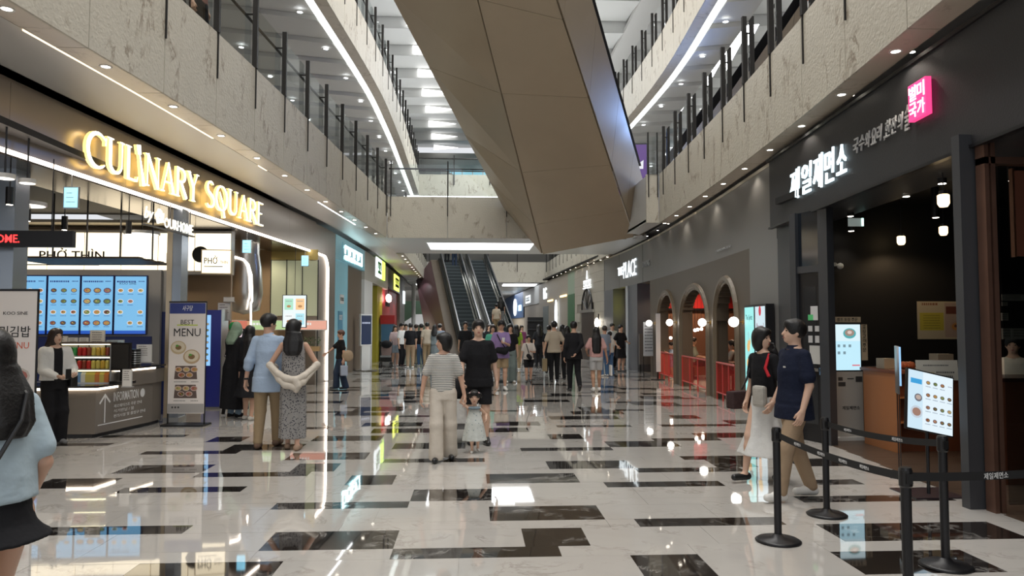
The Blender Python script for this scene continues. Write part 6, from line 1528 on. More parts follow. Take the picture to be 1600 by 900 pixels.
t = wthing('a_board', 'grey freestanding panel by the restaurant entrance', 'board', ff((PY(1010, 540, 25.2).x, 25.2, 0), R(25))); MB().box(-0.3, 0.3, 0.3, 1.35, -0.04, 0).build('panel', mat('grey_a_board', (0.15, 0.14, 0.13), 0.5), t); MB().box(-0.28, -0.24, 0, 0.3, -0.04, 0).build('leg', BLACKM, t); MB().box(0.24, 0.28, 0, 0.3, -0.04, 0).build('leg', BLACKM, t)
# beige stone front with arched door
BSTO = mat('pale_beige_stone', (0.36, 0.33, 0.28), 0.5)
sf = wallseg('R', 'wall_right_stone_front', 31.5, 38.2, 0, 4.5, mat('stone_joint', (0.2, 0.18, 0.15), 0.6), -0.4, -0.02)
for r_ in range(10):
    for q in range(5):
        a = 31.5 + q * 1.34 + (0.67 if r_ % 2 else 0); b = min(a + 1.33, 38.19)
        if q == 0 and r_ % 2: mb = MB(); along(mb, XR, -1, 31.5, 32.16, 0.45 * r_, 0.45 * r_ + 0.44, -0.02, 0.0, 2); mb.build('stone_block', BSTO, sf)
        if b <= a: continue
        if 33.1 < a < 36.2 and r_ < 6: continue
        mb = MB(); along(mb, XR, -1, a, b, 0.45 * r_, 0.45 * r_ + 0.44, -0.02, 0.0, 2); mb.build('stone_block', BSTO, sf)
t = wthing('arched_door', 'dark double door with a barred fan-shaped window above it in the pale stone front', 'door', wf('R', 34.9, 0.0, 0.03))
MB().box(-1.35, 1.35, 0, 2.25, -0.05, 0).build('door_leaf', mat('dark_walnut', (0.03, 0.018, 0.014), 0.4), t); MB().box(-1.5, 1.5, 2.25, 2.38, -0.05, 0.06).build('lintel', STEEL, t)
mb = MB(); mb.prism([(1.15 * cos(PI * k / 16), 2.38 + 1.0 * sin(PI * k / 16)) for k in range(17)], -0.03, 0.0); mb.build('fan_pane', mat('fan_glass', (0.16, 0.14, 0.12), 0.3), t)
for k in range(1, 6): a = PI * k / 6; mb = MB(); mb.tube([(0.0, 2.38, 0.01), (1.15 * cos(a), 2.38 + sin(a), 0.01)], 0.025, 5); mb.build('fan_bar', BLACKM, t)
mb = MB(); mb.tube([(1.15 * cos(PI * k / 16), 2.38 + 1.0 * sin(PI * k / 16), 0.01) for k in range(17)], 0.04, 5); mb.build('fan_rim', BLACKM, t)
t = wthing('shop_sign', 'white lit emblem and lettering above the arched door', 'sign', wf('R', 34.8, 3.75, 0.04)); blocktext(t, 1.7, 0.3, 4, SIGNW, 41, cy=-0.1); mb = MB(); mb.prism([(-0.15, 0.1), (0.15, 0.1), (0, 0.5)], 0, 0.03); mb.build('emblem', SIGNW, t); MB().box(-0.9, 0.9, -0.36, -0.3, 0, 0.03).build('underline', SIGNW, t)
t = wthing('wall_lantern', 'small warm flame-like lantern right of the arched door', 'lamp', wf('R', 32.5, 1.75, 0.1)); MB().sph((0, 0, 0), (0.1, 0.22, 0.1)).build('flame', LITE, t); MB().box(-0.03, 0.03, -0.3, 0.4, -0.1, -0.06).build('bracket', BLACKM, t)
wallseg('R', 'wall_right_green_strip', 38.2, 40.2, 0, 3.3, mat('deep_green_wall', (0.02, 0.10, 0.03), 0.5), -0.4, 0.02); wallseg('R', 'wall_right_pale_green_head', 38.2, 40.2, 3.3, 4.5, mat('pale_green_head', (0.25, 0.32, 0.24), 0.5))
wallseg('R', 'wall_right_beige_front', 40.2, 52, 0, 4.5, mat('warm_beige_panel', (0.3, 0.26, 0.21), 0.5)); wallseg('R', 'wall_right_teal_recess', 47.5, 50, 0, 2.9, mat('teal_recess', (0.1, 0.13, 0.13), 0.4), 0.0, 0.02)
wallseg('R', 'wall_right_grey_head', 52, 62, 3.2, 4.5, mat('light_grey_head', (0.33, 0.34, 0.34), 0.5)); wallseg('R', 'wall_right_grey_lower', 52, 62, 0, 3.2, mat('warm_beige_panel', (0.3, 0.26, 0.21)), -0.5, -0.1)
wallseg('R', 'wall_right_blue_front', 62, 80, 2.3, 4.5, mat('navy_front', (0.03, 0.07, 0.16), 0.5)); wallseg('R', 'wall_right_blue_lower', 62, 80, 0, 2.3, mat('tan_lower', (0.4, 0.34, 0.26), 0.5), -0.5, -0.1)
t = wthing('oval_sign', 'tall white glowing oval sign on the beige front', 'sign', wf('R', 43.6, 2.3, 0.1)); mb = MB(); mb.prism([(0.42 * cos(2 * PI * k / 24), 0.85 * sin(2 * PI * k / 24)) for k in range(24)], 0, 0.05); mb.build('panel', SIGNW, t); MB().box(-0.03, 0.03, -0.1, 0.1, -0.1, 0).build('bracket', STEEL, t)
t = wthing('shop_sign', 'white lit two-letter sign high on the beige front', 'sign', wf('R', 48.6, 3.75, 0.04)); text('LG', SIGNW, t, w=1.3, h=0.75, ext=0.03, bold=0.006)
for (Y, z) in ((46.5, 3.2), (41.5, 3.3)):
    tag(MB().box(-1.0, 1.0, -0.05, 0.05, 0, 0.06).build('light_bar', mat('amber_bar', (1, 0.8, 0.4), emit=2, ecol=(1, 0.75, 0.35))), 'amber light bar on the beige front, ' + ('below the two-letter sign' if Y > 45 else 'beside the green strip'), 'lamp').matrix_world = wf('R', Y, z, 0.01)
t = wthing('shop_sign', 'small white lit sign box on the light grey head', 'sign', wf('R', 58.5, 3.7, 0.04)); MB().box(-1.6, 1.6, -0.3, 0.3, -0.02, 0).build('panel', SIGNW, t); blocktext(t, 2.6, 0.3, 4, mat('grey_letters', (0.35, 0.36, 0.37)), 51)
t = wthing('shop_sign', 'round white and blue lit emblem on the navy front in the distance', 'sign', wf('R', 67.5, 3.3, 0.04)); mb = MB(); mb.prism([(1.5 * cos(2 * PI * k / 16) - 1, 0.8 * sin(2 * PI * k / 16)) for k in range(16)], 0, 0.04); mb.build('emblem', SIGNW, t); MB().box(2.2, 4.2, -0.4, 0.1, 0, 0.04).build('panel', mat('cyan_light', (0.5, 0.85, 1), emit=2.5), t)
struct(MB().box(11.0, 11.1, 11.4, 62, 0, 4.5).build('wall_right_outer', DR))
# ================================================================ PEOPLE (distance-field bodies meshed by surface nets)
def _grid(lo, hi, vox):
    n = [int(math.ceil((h - l) / vox)) + 1 for l, h in zip(lo, hi)]
    ax = [l + vox * np.arange(k) for l, k in zip(lo, n)]
    return ax
class SDF:
    def __init__(s, lo, hi, vox):
        s.vox = vox; s.ax = _grid(lo, hi, vox); s.f = np.full([len(a) for a in s.ax], 0.5, np.float32)
    def sl(s, lo, hi, pad):
        out = []
        for a, l, h in zip(s.ax, lo, hi):
            i0 = max(0, int((l - pad - a[0]) / s.vox)); i1 = min(len(a), int((h + pad - a[0]) / s.vox) + 2)
            out.append(slice(i0, max(i0, i1)))
        return tuple(out)
    def pts(s, sl): return np.meshgrid(*[a[q].astype(np.float32) for a, q in zip(s.ax, sl)], indexing='ij')
    def put(s, sl, d, k, op='u'):
        g = s.f[sl]
        if op == 'u':
            h = np.maximum(k - np.abs(g - d), 0) / k
            s.f[sl] = np.minimum(g, d) - h * h * k * 0.25
        else:
            s.f[sl] = np.maximum(g, -d)
    def cone(s, a, b, ra, rb, k=0.02, sq=None, op='u'):
        a = np.array(a, float); b = np.array(b, float); R_ = max(ra, rb)
        sl = s.sl(np.minimum(a, b) - R_, np.maximum(a, b) + R_, k + 2 * s.vox)
        X, Y, Z = s.pts(sl)
        if X.size == 0: return
        d = b - a; L2 = max(1e-9, float(d @ d))
        t = np.clip(((X - a[0]) * d[0] + (Y - a[1]) * d[1] + (Z - a[2]) * d[2]) / L2, 0, 1)
        ex, ey, ez = X - a[0] - t * d[0], Y - a[1] - t * d[1], Z - a[2] - t * d[2]
        s.put(sl, np.sqrt(ex * ex + ey * ey + ez * ez) - (ra + (rb - ra) * t), k, op)
    def ell(s, c, r, k=0.02, M=None, op='u'):
        c = np.array(c, float); R_ = max(r)
        sl = s.sl(c - R_, c + R_, k + 2 * s.vox)
        X, Y, Z = s.pts(sl)
        if X.size == 0: return
        x, y, z = X - c[0], Y - c[1], Z - c[2]
        if M is not None:
            x, y, z = (M[0][0] * x + M[1][0] * y + M[2][0] * z, M[0][1] * x + M[1][1] * y + M[2][1] * z, M[0][2] * x + M[1][2] * y + M[2][2] * z)
        q = np.sqrt((x / r[0]) ** 2 + (y / r[1]) ** 2 + (z / r[2]) ** 2)
        s.put(sl, (q - 1) * min(r), k, op)
    def loft(s, tab, k=0.02, fold=None, op='u', yaw=0.0):
        """tab rows: z, cx, cy, half width, half depth"""
        tab = sorted(tab); zs = [t[0] for t in tab]
        ax = max(abs(t[1]) + t[3] for t in tab) + 0.05; ay = max(abs(t[2]) + t[4] for t in tab) + 0.05; m = max(ax, ay)
        sl = s.sl((-m, -m, zs[0]), (m, m, zs[-1]), k + 2 * s.vox)
        X, Y, Z = s.pts(sl)
        if X.size == 0: return
        z1 = s.ax[2][sl[2]]
        cx, cy, a, b = [np.interp(z1, zs, [t[i] for t in tab]).astype(np.float32)[None, None, :] for i in (1, 2, 3, 4)]
        x, y = X - cx, Y - cy
        if yaw: x, y = x * cos(yaw) + y * sin(yaw), -x * sin(yaw) + y * cos(yaw)
        if fold:
            n, amp, z0 = fold
            th = np.arctan2(y / b, x / a); sc_ = 1 + amp * np.cos(n * th + 0.7 * np.sin(2 * th)) * np.clip((z0 - Z) / 0.3, 0, 1)
            a = a * sc_; b = b * sc_
        q = np.sqrt((x / a) ** 2 + (y / b) ** 2)
        d = (q - 1) * np.minimum(a, b)
        d = np.maximum(d, np.maximum(zs[0] - Z, Z - zs[-1]))
        s.put(sl, d, k, op)
    def mesh(s, name, mats):
        f = s.f; n = f.shape
        ins = f < 0
        c = np.zeros([k - 1 for k in n], np.int32)
        for dx in (0, 1):
            for dy in (0, 1):
                for dz in (0, 1): c += ins[dx:n[0] - 1 + dx, dy:n[1] - 1 + dy, dz:n[2] - 1 + dz]
        act = np.argwhere((c > 0) & (c < 8))
        if len(act) == 0: return None
        idx = -np.ones(c.shape, np.int64); idx[tuple(act.T)] = np.arange(len(act))
        acc = np.zeros((len(act), 3)); cnt = np.zeros(len(act))
        i, j, k = act.T
        cor = [(a, b, d) for a in (0, 1) for b in (0, 1) for d in (0, 1)]
        val = {q: f[i + q[0], j + q[1], k + q[2]] for q in cor}
        for q in cor:
            for axn in range(3):
                if q[axn]: continue
                q2 = list(q); q2[axn] = 1; q2 = tuple(q2)
                a, b = val[q], val[q2]; m = (a < 0) != (b < 0)
                t = np.where(m, a / np.where(a == b, 1, a - b), 0)
                for d in range(3): acc[:, d] += np.where(m, q[d] + (t if d == axn else 0), 0)
                cnt += m
        P = (acc / cnt[:, None] + act) * s.vox + np.array([a[0] for a in s.ax])
        F = []
        for axn in range(3):
            o = [(1, 2), (2, 0), (0, 1)][axn]
            a = ins
            s0 = [slice(None)] * 3; s1 = [slice(None)] * 3; s0[axn] = slice(0, n[axn] - 1); s1[axn] = slice(1, n[axn])
            ch = a[tuple(s0)] != a[tuple(s1)]
            e = np.argwhere(ch); e = e[(e[:, o[0]] > 0) & (e[:, o[1]] > 0) & (e[:, o[0]] < n[o[0]] - 1) & (e[:, o[1]] < n[o[1]] - 1)]
            if len(e) == 0: continue
            first = ins[tuple(e.T)]
            def cell(d0, d1):
                q = e.copy(); q[:, o[0]] += d0; q[:, o[1]] += d1; return idx[tuple(q.T)]
            A, B, Cc, Dd = cell(-1, -1), cell(0, -1), cell(0, 0), cell(-1, 0)
            quad = np.stack([A, B, Cc, Dd], 1); quad[~first] = quad[~first][:, ::-1]
            F.append(quad)
        F = np.concatenate(F); F = F[(F >= 0).all(1)]
        me = bpy.data.meshes.new(name)
        me.vertices.add(len(P)); me.vertices.foreach_set('co', P.ravel())
        me.loops.add(len(F) * 4); me.loops.foreach_set('vertex_index', F.ravel().astype(np.int32))
        me.polygons.add(len(F)); me.polygons.foreach_set('loop_start', np.arange(0, len(F) * 4, 4, dtype=np.int32)); me.polygons.foreach_set('loop_total', np.full(len(F), 4, np.int32))
        me.update(calc_edges=True); me.validate()
        for m in (mats if isinstance(mats, (list, tuple)) else [mats]): me.materials.append(m)
        me.shade_smooth()
        return me
# ---- hands: one relaxed and one holding hand, meshed finely once; +x is the thumb side, fingers along -z, palm faces -y
def make_hand(curl, name):
    S = SDF((-0.07, -0.09, -0.21), (0.085, 0.05, 0.05), 0.0044)
    S.cone((0, 0, 0.03), (0, 0, -0.01), 0.026, 0.024, 0.012)
    for x, r in ((-0.026, 0.014), (-0.009, 0.016), (0.009, 0.016), (0.026, 0.015)): S.cone((x * 0.6, 0, -0.005), (x, -0.002, -0.085), r, r * 0.86, 0.012)
    for x, L, r in ((-0.031, 0.058, 0.0078), (-0.011, 0.074, 0.0088), (0.010, 0.079, 0.009), (0.030, 0.071, 0.0088)):
        p = np.array((x, -0.004, -0.088)); ang = 0.15
        for q, (fr_, dc) in enumerate(((0.45, curl * 0.9), (0.31, curl * 1.2), (0.24, curl * 0.9))):
            ang += dc; d = np.array((x * 0.25, -sin(ang), -cos(ang))); p2 = p + d * L * fr_
            S.cone(p, p2, r * (1 - 0.08 * q), r * (0.92 - 0.08 * q), 0.004); p = p2
    S.cone((0.022, -0.004, -0.02), (0.042, -0.014, -0.055), 0.015, 0.012, 0.01)
    S.cone((0.042, -0.014, -0.055), (0.047 - 0.02 * (curl > 0.7), -0.026, -0.083), 0.0115, 0.0095, 0.004)
    me = S.mesh(name, [])
    co = np.zeros(len(me.vertices) * 3); me.vertices.foreach_get('co', co)
    fv = np.zeros(len(me.loops), np.int32); me.loops.foreach_get('vertex_index', fv)
    bpy.data.meshes.remove(me)
    return co.reshape(-1, 3), fv.reshape(-1, 4)
HAND = {'relaxed': make_hand(0.32, 'h1'), 'grip': make_hand(0.95, 'h2')}
def skin_mat(nm, c): 
    m = mat(nm, c, 0.45, spec=0.4); b = m.node_tree.nodes['Principled BSDF']; b.inputs['Subsurface Weight'].default_value = 0.12; b.inputs['Subsurface Radius'].default_value = (0.02, 0.008, 0.004); return m
SKIN = skin_mat('skin', (0.56, 0.34, 0.24)); SKIN2 = skin_mat('skin_fair', (0.64, 0.42, 0.31)); SKIN3 = skin_mat('skin_tan', (0.45, 0.26, 0.17))
HAIRB = mat('hair_black', (0.008, 0.007, 0.007), 0.42, spec=0.4, bump=0.18, bscale=70); HAIRD = mat('hair_dark_brown', (0.025, 0.014, 0.01), 0.42, bump=0.18, bscale=70); HAIRR = mat('hair_brown', (0.10, 0.04, 0.02), 0.42, bump=0.18, bscale=70)
EYEM = mat('eye_dark', (0.01, 0.008, 0.008), 0.2); LIPM = mat('lips', (0.42, 0.12, 0.10), 0.4); SHOEB = mat('shoe_black', (0.012, 0.012, 0.013), 0.35); SHOEW = mat('shoe_white', (0.7, 0.69, 0.66), 0.5)
def cloth(nm, c, **k): return mat('cloth_' + nm, c, 0.85, spec=0.2, bump=0.8, bscale=9, **k)
def stripe_mat():
    m = cloth('striped', (0.7, 0.69, 0.64)); nt = m.node_tree
    tc = nt.nodes.new('ShaderNodeTexCoord'); sp_ = nt.nodes.new('ShaderNodeSeparateXYZ'); mu = nt.nodes.new('ShaderNodeMath'); mu.operation = 'MULTIPLY'; mu.inputs[1].default_value = 2 * PI / 0.021
    si = nt.nodes.new('ShaderNodeMath'); si.operation = 'SINE'; gt = nt.nodes.new('ShaderNodeMath'); gt.operation = 'GREATER_THAN'; gt.inputs[1].default_value = 0.45; mx = nt.nodes.new('ShaderNodeMix'); mx.data_type = 'RGBA'
    mx.inputs[6].default_value = (0.70, 0.68, 0.62, 1); mx.inputs[7].default_value = (0.05, 0.055, 0.07, 1)
    L = nt.links.new; L(tc.outputs['Object'], sp_.inputs[0]); L(sp_.outputs[2], mu.inputs[0]); L(mu.outputs[0], si.inputs[0]); L(si.outputs[0], gt.inputs[0]); L(gt.outputs[0], mx.inputs[0]); L(mx.outputs[2], nt.nodes['Principled BSDF'].inputs['Base Color'])
    return m
def dots_mat(nm, a, b, scale, thr):
    m = cloth(nm, a); nt = m.node_tree
    tc = nt.nodes.new('ShaderNodeTexCoord'); v = nt.nodes.new('ShaderNodeTexVoronoi'); v.inputs['Scale'].default_value = scale; r = nt.nodes.new('ShaderNodeValToRGB')
    r.color_ramp.elements[0].position = thr; r.color_ramp.elements[0].color = (*b, 1); r.color_ramp.elements[1].position = thr + 0.08; r.color_ramp.elements[1].color = (*a, 1)
    L = nt.links.new; L(tc.outputs['Object'], v.inputs['Vector']); L(v.outputs['Distance'], r.inputs[0]); L(r.outputs[0], nt.nodes['Principled BSDF'].inputs['Base Color'])
    return m
V3 = lambda p: np.array(p, float)
def ik(a, c_, l1, l2, pole):
    """two-bone joint between a and the target, bent towards the pole"""
    a, c_ = V3(a), V3(c_); d = c_ - a; L = np.linalg.norm(d); m = (l1 + l2) * 0.995
    if L > m: c_ = a + d / L * m; d = c_ - a; L = m
    x = (l1 * l1 - l2 * l2 + L * L) / (2 * L); h = math.sqrt(max(0.0, l1 * l1 - x * x)); u = d / L
    p = V3(pole); p = p - u * float(p @ u); p = p / max(1e-6, np.linalg.norm(p))
    return a + u * x + p * h, c_
def rotm(yaw, pitch=0, roll=0): return np.array((Matrix.Rotation(yaw, 3, 'Z') @ Matrix.Rotation(pitch, 3, 'X') @ Matrix.Rotation(roll, 3, 'Y')))
PSTAT = []
def person(label, foot, h, face, vox=0.02, skin=None, hair=('short', None), top=None, bottom=None, shoes=None, arms=None, legs=None, head=(0, 0), lean=0.0, wide=1.0, child=False, group=None, seat=0.0, extras=(), hands=('relaxed', 'relaxed'), crop=None, hatc=None):
    """foot: point between the feet; face: heading in degrees (0 looks at the camera side, 90 to the right of the picture, 180 away)"""
    skin = skin or SKIN
    s = h / 1.72
    root = thing('person', label, 'person', foot, R(face), group)
    hs = (float(child) if child > 1 else 1.28 if child else 1.0)                       # head size factor
    hz = h - 0.118 * hs * s
    w = wide * s
    zn = hz - 0.15 * hs * s; zsh = zn - 0.035 * s; zh = (0.90 if not child else 0.82) * s; zw = 1.06 * s if not child else 0.98 * s
    ly = lambda z: -lean * max(0, z - zh)              # forward lean of the trunk
    def T(z, a, b, cx=0, cy=0): return (z, cx, cy + ly(z), a * w, b * w)
    shx = 0.158 * w
    sh = {'R': V3((-shx, ly(zsh), zsh - 0.034 * s)), 'L': V3((shx, ly(zsh), zsh - 0.034 * s))}
    arms = arms or {}
    legs = legs or {}
    L1, L2 = 0.285 * s, 0.25 * s
    J = {}
    for sd_, sg_ in (('R', -1), ('L', 1)):
        hp = arms.get(sd_, (sg_ * 0.25, -0.02, zh - 0.02 if not child else zh / s + 0.0))
        hp = V3((hp[0] * s, hp[1] * s, hp[2] * s)) if sd_ in arms else V3((sg_ * 0.225 * w, -0.03 * s + ly(zh) * 0.3, zh - 0.08 * s))
        pole = arms.get(sd_ + 'p', (sg_ * 0.5, 0.8, -0.3))
        e, wr = ik(sh[sd_], hp, L1, L2, pole)
        J['e' + sd_], J['w' + sd_] = e, wr
        f = legs.get(sd_, (sg_ * 0.095, 0.0, 0.0))
        an = V3((f[0] * s, f[1] * s, f[2] * s + 0.085 * s)); hip = V3((sg_ * 0.085 * w, 0, zh))
        k_, an = ik(hip, an, (zh - 0.085 * s) * 0.515, (zh - 0.085 * s) * 0.495, (0.05 * sg_, -1, 0))
        J['hip' + sd_], J['k' + sd_], J['a' + sd_] = hip, k_, an
        J['toe' + sd_] = R(legs.get(sd_ + 't', sg_ * 8)); J['fp' + sd_] = legs.get(sd_ + 'p', 0.0)
    allp = np.array([v for k_, v in J.items() if isinstance(v, np.ndarray)])
    lo = np.minimum(allp.min(0), (-0.26 * w, -0.2 * w, 0)) - 0.09 * s; hi = np.maximum(allp.max(0), (0.26 * w, 0.2 * w, h)) + 0.09 * s
    lo[2] = -0.02; hi[2] = h + 0.12
    zn2 = zn
    # ---------------- body
    B = SDF(lo, hi, vox); kk = max(0.02, vox * 1.3)
    Hm = rotm(R(head[0]), R(-head[1])); hc = V3((0, ly(hz) - 0.01 * s, hz)); hw = hs * s
    def hp_(x, y, z): return hc + Hm @ (V3((x, y, z)) * hw)
    B.ell(hp_(0, 0.012, 0.022), [0.076 * hw, 0.094 * hw, 0.094 * hw], kk, Hm)
    B.ell(hp_(0, -0.018, -0.035), [0.060 * hw, 0.068 * hw, 0.080 * hw], kk, Hm)
    B.ell(hp_(0, -0.055, -0.085), [0.028 * hw, 0.024 * hw, 0.022 * hw], kk * 0.8, Hm)
    if vox < 0.016:
        fk = 0.008
        B.cone(hp_(0, -0.083, 0.004), hp_(0, -0.101, -0.034), 0.008 * hw, 0.0125 * hw, fk)
        for q in (-1, 1):
            B.ell(hp_(q * 0.076, 0.012, -0.012), [0.012 * hw, 0.02 * hw, 0.032 * hw], fk, Hm)
            B.ell(hp_(q * 0.033, -0.050, -0.028), [0.022 * hw, 0.02 * hw, 0.02 * hw], 0.015, Hm)
        B.cone(hp_(-0.02, -0.078, -0.062), hp_(0.02, -0.078, -0.062), 0.009 * hw, 0.009 * hw, fk)
    else:
        B.cone(hp_(0, -0.08, 0.0), hp_(0, -0.1, -0.032), 0.012 * hw, 0.014 * hw, 0.012)
        for q in (-1, 1): B.ell(hp_(q * 0.078, 0.012, -0.012), [0.015 * hw, 0.02 * hw, 0.03 * hw], 0.01, Hm)
    B.cone(hp_(0, 0.02, -0.05), (0, ly(zn) + 0.01 * s, zn - 0.01), 0.052 * hw * (0.92 if wide < 0.97 else 1), 0.056 * s * wide, kk)
    B.loft([T(zn + 0.02 * s, 0.05, 0.05), T(zsh + 0.015 * s, 0.11, 0.065), T(zsh - 0.05 * s, 0.145, 0.085), T(zsh - 0.2 * s, 0.135, 0.095), T(zw, 0.12, 0.085), T(zh + 0.04 * s, 0.155, 0.105), T(zh - 0.06 * s, 0.15, 0.105)], kk)
    for sd_ in 'RL':
        B.cone(sh[sd_], J['e' + sd_], 0.043 * w, 0.036 * w, kk * 0.8); B.cone(J['e' + sd_], J['w' + sd_], 0.036 * w, 0.025 * w, kk * 0.8)
        lg = 0.72 if bottom and bottom[0] in ('trousers', 'wide', 'jeans') else 1.0
        B.cone(J['hip' + sd_], J['k' + sd_], 0.085 * w * lg, 0.056 * w * lg, kk)
        kn, an = J['k' + sd_], J['a' + sd_]; mid = kn + (an - kn) * 0.3 + V3((0, 0.012 * s, 0))
        B.cone(kn, mid, 0.052 * w * lg, 0.056 * w * lg, kk); B.cone(mid, an, 0.056 * w * lg, 0.032 * w, kk)
        a_ = J['toe' + sd_]; p_ = J['fp' + sd_]; td = V3((sin(a_) * cos(p_), -cos(a_) * cos(p_), -sin(p_)))
        B.cone(an + V3((0, 0.0, -0.035 * s)), an + td * 0.13 * s + V3((0, 0, -0.05 * s)), 0.036 * s, 0.028 * s, kk)
    bm_ = B.mesh('body', [skin]); nV = len(bm_.vertices)
    body = link('body', bm_, root)
    # hands joined into the same mesh
    parts_v, parts_f = [], []
    for sd_, sg_ in (('R', -1), ('L', 1)):
        co, fa_ = HAND[hands[0 if sd_ == 'R' else 1]]
        d = J['w' + sd_] - J['e' + sd_]; d = d / np.linalg.norm(d)
        zax = -d; fwd = V3(arms.get(sd_ + 'f', (0, -1, 0.0))); xax = fwd - zax * float(fwd @ zax); xax /= max(1e-6, np.linalg.norm(xax)); yax = np.cross(zax, xax)
        # thumb forward, palm towards the body
        M = np.stack([xax, yax if sg_ == 1 else -yax, zax], 1)
        c2 = co * (h / 1.72 * (1.1 if child else 0.98))
        P = c2 @ M.T + J['w' + sd_]
        f2 = fa_ if sg_ == 1 else fa_[:, ::-1]
        parts_v.append(P); parts_f.append(f2)
    allv = np.zeros(nV * 3); bm_.vertices.foreach_get('co', allv); allv = allv.reshape(-1, 3)
    fb_ = np.zeros(len(bm_.loops), np.int32); bm_.loops.foreach_get('vertex_index', fb_); fb_ = fb_.reshape(-1, 4)
    if vox > 0.019: parts_v = [p for p in parts_v]
    off = nV; FF = [fb_]
    for P, f_ in zip(parts_v, parts_f): FF.append(f_ + off); off += len(P)
    VV = np.concatenate([allv] + parts_v); FF = np.concatenate(FF)
    me = bpy.data.meshes.new('body'); me.vertices.add(len(VV)); me.vertices.foreach_set('co', VV.ravel())
    me.loops.add(len(FF) * 4); me.loops.foreach_set('vertex_index', FF.ravel().astype(np.int32)); me.polygons.add(len(FF)); me.polygons.foreach_set('loop_start', np.arange(0, len(FF) * 4, 4, dtype=np.int32)); me.polygons.foreach_set('loop_total', np.full(len(FF), 4, np.int32))
    me.update(calc_edges=True); me.validate(); me.materials.append(skin); me.shade_smooth(); body.data = me; bpy.data.meshes.remove(bm_)
    # ---------------- face
    if vox < 0.0165 or abs(((face + head[0] + 180) % 360) - 180) < 110:
        mb = MB()
        for q in (-1, 1):
            c0 = MB(); c0.sph((0, 0, 0), (0.0135 * hw, 0.007 * hw, 0.0058 * hw), 8, 5)
            M = Matrix([list(r) for r in Hm]).to_4x4(); M.translation = Vector(hp_(q * 0.031, -0.0765, 0.004)); mb.M = M; mb.sph((0, 0, 0), (0.0135 * hw, 0.007 * hw, 0.006 * hw), 8, 5)
        mb.build('eyes', EYEM, root, smooth=True)
        mb = MB()
        for q in (-1, 1):
            M = Matrix([list(r) for r in Hm]).to_4x4(); M.translation = Vector(hp_(q * 0.033, -0.079, 0.027)); mb.M = M @ Matrix.Rotation(q * 0.12, 4, 'Y'); mb.sph((0, 0, 0), (0.018 * hw, 0.006 * hw, 0.0036 * hw), 8, 4)
        mb.build('eyebrows', HAIRD, root, smooth=True)
        mb = MB(); M = Matrix([list(r) for r in Hm]).to_4x4(); M.translation = Vector(hp_(0, -0.0865, -0.063)); mb.M = M
        mb.sph((0, 0, 0.003 * hw), (0.021 * hw, 0.006 * hw, 0.0042 * hw), 8, 5); mb.sph((0, 0, -0.004 * hw), (0.018 * hw, 0.0065 * hw, 0.0045 * hw), 8, 5)
        mb.build('lips', LIPM, root, smooth=True)
    # ---------------- hair
    kind, hm = hair; hm = hm or HAIRB
    if kind:
        v2 = max(0.0085, vox * 0.8)
        zlo = {'short': hz - 0.11 * hw, 'bob': hz - 0.16 * hw, 'long': zsh - 0.17 * s, 'xlong': zsh - 0.40 * s, 'bun': hz - 0.11 * hw, 'pigtail': hz - 0.12 * hw, 'ponytail': zsh - 0.36 * s, 'scarf': zsh - 0.1 * s, 'cap': hz - 0.1 * hw}[kind]
        Hh = SDF((-0.2 * hw - 0.03, -0.2 * hw + hc[1], zlo - 0.03), (0.2 * hw + 0.03, 0.26 * hw + hc[1] + 0.05, h + 0.06), v2)
        Hh.ell(hp_(0, 0.016, 0.032), [0.092 * hw, 0.108 * hw, 0.104 * hw], 0.01, Hm); Hh.ell(hp_(0, -0.05, 0.07), [0.07 * hw, 0.05 * hw, 0.045 * hw], 0.02, Hm)
        if kind in ('bob',): Hh.ell(hp_(0, 0.035, -0.03), [0.098 * hw, 0.088 * hw, 0.115 * hw], 0.03, Hm)
        if kind in ('long', 'xlong', 'ponytail', 'scarf'):
            if kind == 'ponytail':
                Hh.cone(hp_(0, 0.10, 0.02), (0.03, ly(zsh) + 0.15 * s, zsh), 0.04 * hw, 0.05 * hw, 0.03); Hh.cone((0.03, ly(zsh) + 0.15 * s, zsh), (0.02, ly(zsh) + 0.14 * s, zlo + 0.06), 0.05 * hw, 0.03 * hw, 0.02)
            else:
                wd = 0.095 if kind != 'scarf' else 0.11
                Hh.ell(hp_(0, 0.035, -0.04), [wd * hw, 0.085 * hw, 0.12 * hw], 0.03, Hm)
                Hh.loft([(hz - 0.05 * hw, hc[0], hc[1] + 0.06 * hw, wd * hw, 0.065 * hw), (zsh + 0.02, 0, ly(zsh) + 0.085 * s, 0.13 * s, 0.06 * s), (zlo + 0.06, 0, ly(zlo) + 0.12 * s, 0.115 * s, 0.048 * s), (zlo, 0, ly(zlo) + 0.125 * s, 0.08 * s, 0.035 * s)], 0.03, fold=(9, 0.07, hz))
        if kind == 'pigtail':
            for q in (-1, 1): Hh.ell(hp_(q * 0.095, 0.03, 0.05), [0.03 * hw] * 3, 0.006); Hh.ell(hp_(q * 0.115, 0.035, 0.02), [0.022 * hw, 0.022 * hw, 0.035 * hw], 0.01)
        if kind == 'bun': Hh.ell(hp_(0, 0.09, 0.09), [0.045 * hw] * 3, 0.01)
